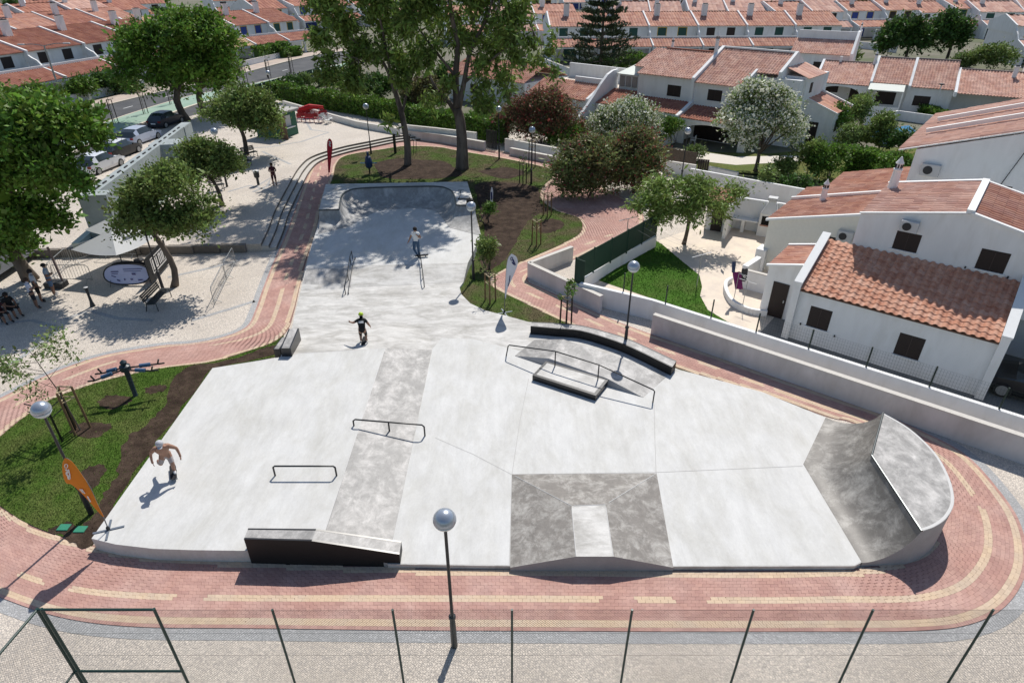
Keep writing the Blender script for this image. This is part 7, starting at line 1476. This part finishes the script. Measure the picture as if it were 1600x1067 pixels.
# ---------- people
def person(label, base, rz, J, mats, cap=None, hair=None, h=1.72, extra=None):
    """one skinned body; J overrides joint positions (x right, y forward, z up, metres for a 1.72 m figure)"""
    D = dict(pelvis=(0, 0, .95), chest=(0, .01, 1.27), neck=(0, .01, 1.46), jaw=(0, .03, 1.54), head=(0, .02, 1.65), shL=(-.18, 0, 1.41), elL=(-.23, -.02, 1.13), waL=(-.24, .06, .89), haL=(-.24, .09, .80), shR=(.18, 0, 1.41), elR=(.23, -.02, 1.13), waR=(.24, .06, .89), haR=(.24, .09, .80),
             hiL=(-.1, 0, .90), knL=(-.11, .02, .49), anL=(-.11, -.01, .09), toL=(-.12, .17, .04), hiR=(.1, 0, .90), knR=(.11, .02, .49), anR=(.11, -.01, .09), toR=(.12, .17, .04)); D.update(J)
    Rd = dict(pelvis=.165, chest=.18, neck=.062, jaw=.078, head=.112, shL=.09, elL=.055, waL=.037, haL=.042, shR=.09, elR=.055, waR=.037, haR=.042, hiL=.12, knL=.078, anL=.05, toL=.045, hiR=.12, knR=.078, anR=.05, toR=.045)
    E_ = [('pelvis', 'chest', 'shirt'), ('chest', 'neck', 'shirt'), ('neck', 'jaw', 'skin'), ('jaw', 'head', 'skin')]
    for s in 'LR': E_ += [('chest', 'sh' + s, 'shirt'), ('sh' + s, 'el' + s, 'sleeve'), ('el' + s, 'wa' + s, 'skin'), ('wa' + s, 'ha' + s, 'skin'), ('pelvis', 'hi' + s, 'pants'), ('hi' + s, 'kn' + s, 'pants'), ('kn' + s, 'an' + s, 'shin'), ('an' + s, 'to' + s, 'shoe')]
    names = list(D); me = bpy.data.meshes.new('body'); me.from_pydata([D[n] for n in names], [(names.index(a), names.index(b)) for a, b, _ in E_], [])
    o = bpy.data.objects.new('body_tmp', me); COL.objects.link(o); sk_ = o.modifiers.new('s', 'SKIN'); 
    if not me.skin_vertices: me.attributes.new('skin_v', 'FLOAT', 'POINT')
    bm = bmesh.new(); bm.from_mesh(me); lay = bm.verts.layers.skin.verify()
    for v, n in zip(bm.verts, names): v[lay].radius = (Rd[n], Rd[n] * (.78 if n in ('chest', 'pelvis') else 1)); v[lay].use_root = n == 'pelvis'
    bm.to_mesh(me); bm.free(); sk_.use_smooth_shade = True; sb = o.modifiers.new('b', 'SUBSURF'); sb.levels = 1; sb.render_levels = 1
    bpy.context.view_layer.update(); ev = bpy.data.meshes.new_from_object(o.evaluated_get(bpy.context.evaluated_depsgraph_get())); bpy.data.objects.remove(o, do_unlink=True)
    keys = ['skin', 'shirt', 'sleeve', 'pants', 'shin', 'shoe']; ev.materials.clear()
    for k in keys: ev.materials.append(mats.get(k) or mats['skin'])
    segs = [(Vector(D[a]), Vector(D[b]), keys.index(k), Rd[a]) for a, b, k in E_]
    for f in ev.polygons:
        c = f.center; best = 9; bi = 0
        for a, b, k, r_ in segs:
            d = b - a; t = max(0, min(1, (c - a).dot(d) / d.length_squared)); q = (c - a - d * t).length - r_ * .6
            if q < best:
                best = q; bi = k
                if k == keys.index('sleeve') and t > .62: bi = 0
                if k == keys.index('pants') and mats.get('short') and t > .92: bi = keys.index('shin')
                if k == keys.index('shin') and mats.get('short') and t < .12: bi = keys.index('pants')
        f.material_index = bi; f.use_smooth = True
    root = thing('person', label, 'person', base, rz); root.scale = (h / 1.72,) * 3
    ob = bpy.data.objects.new('body', ev); COL.objects.link(ob); ob.parent = root
    hd = Vector(D['head']); jw = Vector(D['jaw']); upv = (hd - jw).normalized(); fwd = Vector((0, 1, 0)) if abs(upv.y) < .8 else Vector((0, 0, -1)); fwd = (fwd - upv * fwd.dot(upv)).normalized(); sd = fwd.cross(upv)
    def hp(x, y, z): return hd + sd * x + fwd * y + upv * z
    mb = MB(); mb.tube([hp(0, .085, -.02), hp(0, .115, -.05)], [.012, .018], 6)
    for sx in (-1, 1): mb.tube([hp(sx * .09, -.005, -.02), hp(sx * .105, -.01, .01)], [.018, .02], 6)
    mb.build('face_feature', mats['skin'], root, world=False)
    for sx in (-1, 1): MB().ball(hp(sx * .035, .09, .0), .011, 6, 4).build('eye', M_DKG, root, world=False)
    if hair or cap:
        mb = MB(); rows = []
        for i in range(6):
            a = R(-12 + i * 20.4) if cap else R(-28 + i * 23.6); rows.append([hp(.119 * math.cos(a) * math.cos(t), .123 * math.cos(a) * math.sin(t) - .006, .02 + .118 * math.sin(a)) for t in [2 * math.pi * k / 14 for k in range(15)]])
        mb.grid(rows)
        if cap == 'brim' or cap == 'cap':
            mb.quad(hp(-.08, .09, .0), hp(.08, .09, .0), hp(.06, .19, -.015), hp(-.06, .19, -.015))
        if cap is None: mb.grid([[hp(x, -.1 - .02 * (1 - abs(x) / .09), z) for x in (-.085, -.04, 0, .04, .085)] for z in (.02, -.06, -.12 if mats.get('long') is None else -.32)])
        mb.build('hair' if cap is None else ('helmet' if cap == 'helmet' else 'cap'), hair, root, world=False, smooth=True)
    for s in 'LR':
        wa, ha = Vector(D['wa' + s]), Vector(D['ha' + s]); d = (ha - wa).normalized(); sgn = 1 if s == 'R' else -1; side = d.cross(Vector((sgn, .2, .1))).normalized(); tip = ha + d * .02; mb = MB()
        for k, (o_, l_) in enumerate(((-.028, .065), (-.01, .078), (.009, .074), (.027, .058))): p = tip + side * o_; cu = Vector((-sgn * .012, 0, 0)); mb.tube([p - d * .03, p + d * l_ * .55, p + d * l_ + cu], [.011, .010, .007], 5)
        p = ha + side * .03; mb.tube([p - d * .01, p + side * .03 + d * .025, p + side * .032 + d * .055], [.012, .011, .008], 5); mb.build('fingers', mats['skin'], root, world=False)
    return root
SK = mat('skin_tan', (.34, .19, .13), .6); SKD = mat('skin_deep', (.25, .135, .09), .6)
def cloth(n, c): return mat(n, c, .85, var=.08, scale=8)
def board(label, base, rz, tilt=0.0):
    root = thing('skateboard', label, 'skateboard', base, rz); root.rotation_euler = (0, tilt, rz); mb = MB()
    out = [(-.4, -.04), (-.37, -.085), (-.3, -.1), (.3, -.1), (.37, -.085), (.4, -.04), (.4, .04), (.37, .085), (.3, .1), (-.3, .1), (-.37, .085), (-.4, .04)]; zf = lambda x: .11 + max(0, abs(x) - .28) * .35
    mb.add([(x, y, zf(x)) for x, y in out] + [(x, y, zf(x) - .012) for x, y in out], [tuple(range(12)), tuple(range(23, 11, -1))] + [(i, i + 12, (i + 1) % 12 + 12, (i + 1) % 12) for i in range(12)]); mb.build('deck', mat('grip_tape', (.02, .02, .022), .95), root, world=False)
    for sx in (-.22, .22):
        MB().box(sx - .03, sx + .03, -.07, .07, .05, .097).build('truck', M_GALV, root, world=False)
        for sy in (-.085, .085): mb = MB(); mb.tube([(sx, sy - .017, .028), (sx, sy + .017, .028)], .028, 10); mb.build('wheel', M_COPE, root, world=False)
# shirtless skater, left slab, riding towards the camera
b = G(272, 742, ZP)
person('shirtless skater in cap and shorts crouching on the left slab', b, R(207), dict(pelvis=(.05, -.10, .84), chest=(.05, .06, 1.17), neck=(.05, .15, 1.35), jaw=(.05, .20, 1.42), head=(.05, .23, 1.52), shL=(-.15, .12, 1.30), elL=(-.34, .06, 1.08), waL=(-.38, .16, .86), haL=(-.38, .2, .78), shR=(.25, .1, 1.3), elR=(.42, .0, 1.08), waR=(.44, .08, .84), haR=(.43, .11, .76), hiL=(-.05, -.10, .80), knL=(-.08, .10, .52), anL=(-.05, .0, .2), toL=(-.07, .18, .15), hiR=(.15, -.1, .80), knR=(.26, -.05, .52), anR=(.34, -.38, .50), toR=(.38, -.36, .34)),
       dict(skin=SK, shirt=SK, sleeve=SK, pants=cloth('stone_shorts', (.42, .38, .37)), shin=SK, shoe=cloth('pale_shoe', (.6, .6, .6)), short=1), 'cap', cloth('grey_cap', (.48, .48, .50)), 1.72)
board('skateboard under the shirtless skater', b, R(-62))
b = G(569, 537, ZP * .6)
person('skater in lime helmet and black clothes seen from behind', b, R(8), dict(pelvis=(0, -.06, .80), chest=(0, .12, 1.10), neck=(0, .20, 1.27), jaw=(0, .25, 1.34), head=(0, .28, 1.43), shL=(-.18, .15, 1.22), elL=(-.38, .18, 1.08), waL=(-.52, .32, 1.04), haL=(-.58, .38, 1.04), shR=(.18, .15, 1.22), elR=(.32, .08, 1.0), waR=(.36, .2, .84), haR=(.37, .25, .78), hiL=(-.1, -.06, .76), knL=(-.12, .12, .47), anL=(-.12, -.02, .2), toL=(-.15, .14, .15), hiR=(.1, -.06, .76), knR=(.13, .12, .47), anR=(.12, -.02, .2), toR=(.16, .14, .15)),
       dict(skin=SK, shirt=cloth('black_shirt', (.012, .012, .013)), sleeve=cloth('black_shirt', (.012, .012, .013)), pants=cloth('black_shorts', (.015, .015, .016)), shin=SK, shoe=cloth('dark_shoe', (.02, .02, .025)), short=1), 'helmet', mat('lime_helmet', (.45, .62, .03), .35), 1.62)
o_ = bpy.data.objects; pr = [x for x in COL.objects if x.name.startswith('person')][-1]; MB().quad((-.12, -.055, 1.16), (.12, -.055, 1.16), (.11, .02, 1.24), (-.11, .02, 1.24)).build('shirt_print', M_INKW, pr, world=False)
board('skateboard under the skater in the lime helmet', b, R(95))
b = G(652, 402, ZU)
person('man in white vest and blue jeans standing behind the straight rail', b, R(178), dict(elR=(.30, -.04, 1.16), waR=(.40, .02, .95), haR=(.45, .05, .88), elL=(-.25, -.02, 1.13), waL=(-.22, .08, 1.22), haL=(-.12, .12, 1.34), knR=(-.02 + .14, .1, .5), anR=(-.1 + .05, .16, .22), toR=(-.12, .32, .22)),
       dict(skin=SK, shirt=cloth('white_vest', (.75, .75, .74)), sleeve=SK, pants=cloth('blue_jeans', (.055, .10, .17)), shin=cloth('blue_jeans', (.055, .10, .17)), shoe=cloth('dark_shoe', (.02, .02, .025))), None, cloth('dark_hair', (.02, .015, .012)), 1.78)
board('skateboard under the foot of the man in the white vest', G(659, 402, ZU), R(10))
CR = dict(elL=(-.27, .02, 1.14), waL=(-.06, .20, 1.14), haL=(.04, .2, 1.15), elR=(.27, .02, 1.14), waR=(.06, .22, 1.18), haR=(-.04, .22, 1.18))
person('person in white polo and dark shorts, ponytail, left of the group of three', G(59, 482), R(-40), CR, dict(skin=SK, shirt=cloth('white_polo', (.62, .62, .70)), sleeve=cloth('white_polo', (.62, .62, .70)), pants=cloth('navy_shorts', (.02, .022, .03)), shin=SKD, shoe=cloth('dark_shoe', (.02, .02, .025)), short=1), None, cloth('brown_hair', (.06, .035, .022)), 1.66)
person('person in pale grey shirt and dark shorts, middle of the group of three', G(66, 472), R(-50), dict(elL=(-.26, .03, 1.12), waL=(-.08, .2, 1.05), haL=(.0, .24, 1.04), elR=(.26, -.02, 1.12), waR=(.26, .1, .92), haR=(.25, .14, .85)), dict(skin=SKD, shirt=cloth('pale_grey_shirt', (.50, .52, .55)), sleeve=cloth('pale_grey_shirt', (.50, .52, .55)), pants=cloth('black_shorts', (.015, .015, .016)), shin=SKD, shoe=cloth('dark_shoe', (.02, .02, .025)), short=1), None, cloth('dark_hair', (.02, .015, .012)), 1.8)
person('person in dark cap, grey shirt and denim shorts with folded arms by the tree', G(86, 461), R(-62), CR, dict(skin=SKD, shirt=cloth('blue_grey_shirt', (.33, .38, .43)), sleeve=cloth('blue_grey_shirt', (.33, .38, .43)), pants=cloth('denim_shorts', (.10, .16, .26)), shin=SKD, shoe=cloth('pale_shoe', (.6, .6, .6)), short=1), 'cap', cloth('black_cap', (.012, .012, .014)), 1.76)
SIT = dict(pelvis=(0, -.1, .5), chest=(0, .0, .84), neck=(0, .05, 1.03), jaw=(0, .08, 1.10), head=(0, .08, 1.21), shL=(-.18, .02, .98), elL=(-.24, .12, .72), waL=(-.12, .34, .64), haL=(-.08, .4, .64), shR=(.18, .02, .98), elR=(.24, .12, .72), waR=(.12, .34, .66), haR=(.08, .4, .66), hiL=(-.1, -.08, .48), knL=(-.14, .36, .5), anL=(-.14, .36, .09), toL=(-.15, .54, .04), hiR=(.1, -.08, .48), knR=(.14, .36, .5), anR=(.14, .36, .09), toR=(.15, .54, .04))
bench('dark bench in deep shade at the left edge with two seated people', G(-6, 505), G(30, 486))
person('seated person in maroon top on the shaded bench, nearer the edge', G(6, 503), R(-110), SIT, dict(skin=SKD, shirt=cloth('maroon_top', (.05, .012, .02)), sleeve=cloth('maroon_top', (.05, .012, .02)), pants=cloth('black_shorts', (.015, .015, .016)), shin=SKD, shoe=cloth('dark_shoe', (.02, .02, .025))), None, cloth('dark_hair', (.02, .015, .012)), 1.74)
person('seated person in black on the shaded bench, next to the group of three', G(22, 494), R(-110), SIT, dict(skin=SKD, shirt=cloth('black_shirt', (.012, .012, .013)), sleeve=cloth('black_shirt', (.012, .012, .013)), pants=cloth('black_shorts', (.015, .015, .016)), shin=SKD, shoe=cloth('dark_shoe', (.02, .02, .025))), None, cloth('dark_hair', (.02, .015, .012)), 1.72)
person('long haired woman in dark wine dress standing on the raised plaza', G(430, 290, ZPL), R(200), CR, dict(skin=SK, shirt=cloth('wine_dress', (.07, .012, .022)), sleeve=cloth('wine_dress', (.07, .012, .022)), pants=cloth('wine_dress', (.07, .012, .022)), shin=SK, shoe=cloth('dark_shoe', (.02, .02, .025)), long=1, short=1), None, cloth('brown_hair', (.06, .035, .022)), 1.68)
person('seated person in blue on the bench under the round tree', G(369, 268, ZPL), R(-75), SIT, dict(skin=SKD, shirt=cloth('blue_top', (.04, .09, .16)), sleeve=cloth('blue_top', (.04, .09, .16)), pants=cloth('navy_shorts', (.02, .022, .03)), shin=SKD, shoe=cloth('dark_shoe', (.02, .02, .025))), None, cloth('dark_hair', (.02, .015, .012)), 1.74)
# scooter lying on the bowl deck
b = G(726, 312, ZB); sc = thing('kick_scooter', 'black kick scooter lying on the right corner of the bowl deck', 'scooter', b); MB().bbox(b.x - .35, b.x + .3, b.y - .06, b.y + .06, b.z + .05, b.z + .09, .02).build('deck', M_STEEL, sc); MB().tube([b + Vector((-.35, 0, .07)), b + Vector((-.25, .3, .55))], .02, 6).build('stem', M_STEEL, sc); MB().tube([b + Vector((-.45, .34, .53)), b + Vector((-.05, .26, .57))], .018, 6).build('handlebar', M_STEEL, sc)
for x in (-.4, .34): MB().tube([b + Vector((x, -.02, .06)), b + Vector((x, .02, .06))], .06, 10).build('wheel', M_STEEL, sc)
b = G(734, 318, ZB); bg_ = thing('backpack', 'dark backpack on the right corner of the bowl deck', 'bag', b); MB().bbox(b.x - .22, b.x + .22, b.y - .12, b.y + .14, b.z, b.z + .34, .07).build('body', M_DKG, bg_); MB().bbox(b.x - .15, b.x + .15, b.y - .19, b.y - .122, b.z + .03, b.z + .2, .03).build('pocket', M_DKG, bg_); MB().tube([b + Vector((-.05, 0, .34)), b + Vector((0, 0, .42)), b + Vector((.05, 0, .34))], .012, 5).build('handle', M_DKG, bg_)
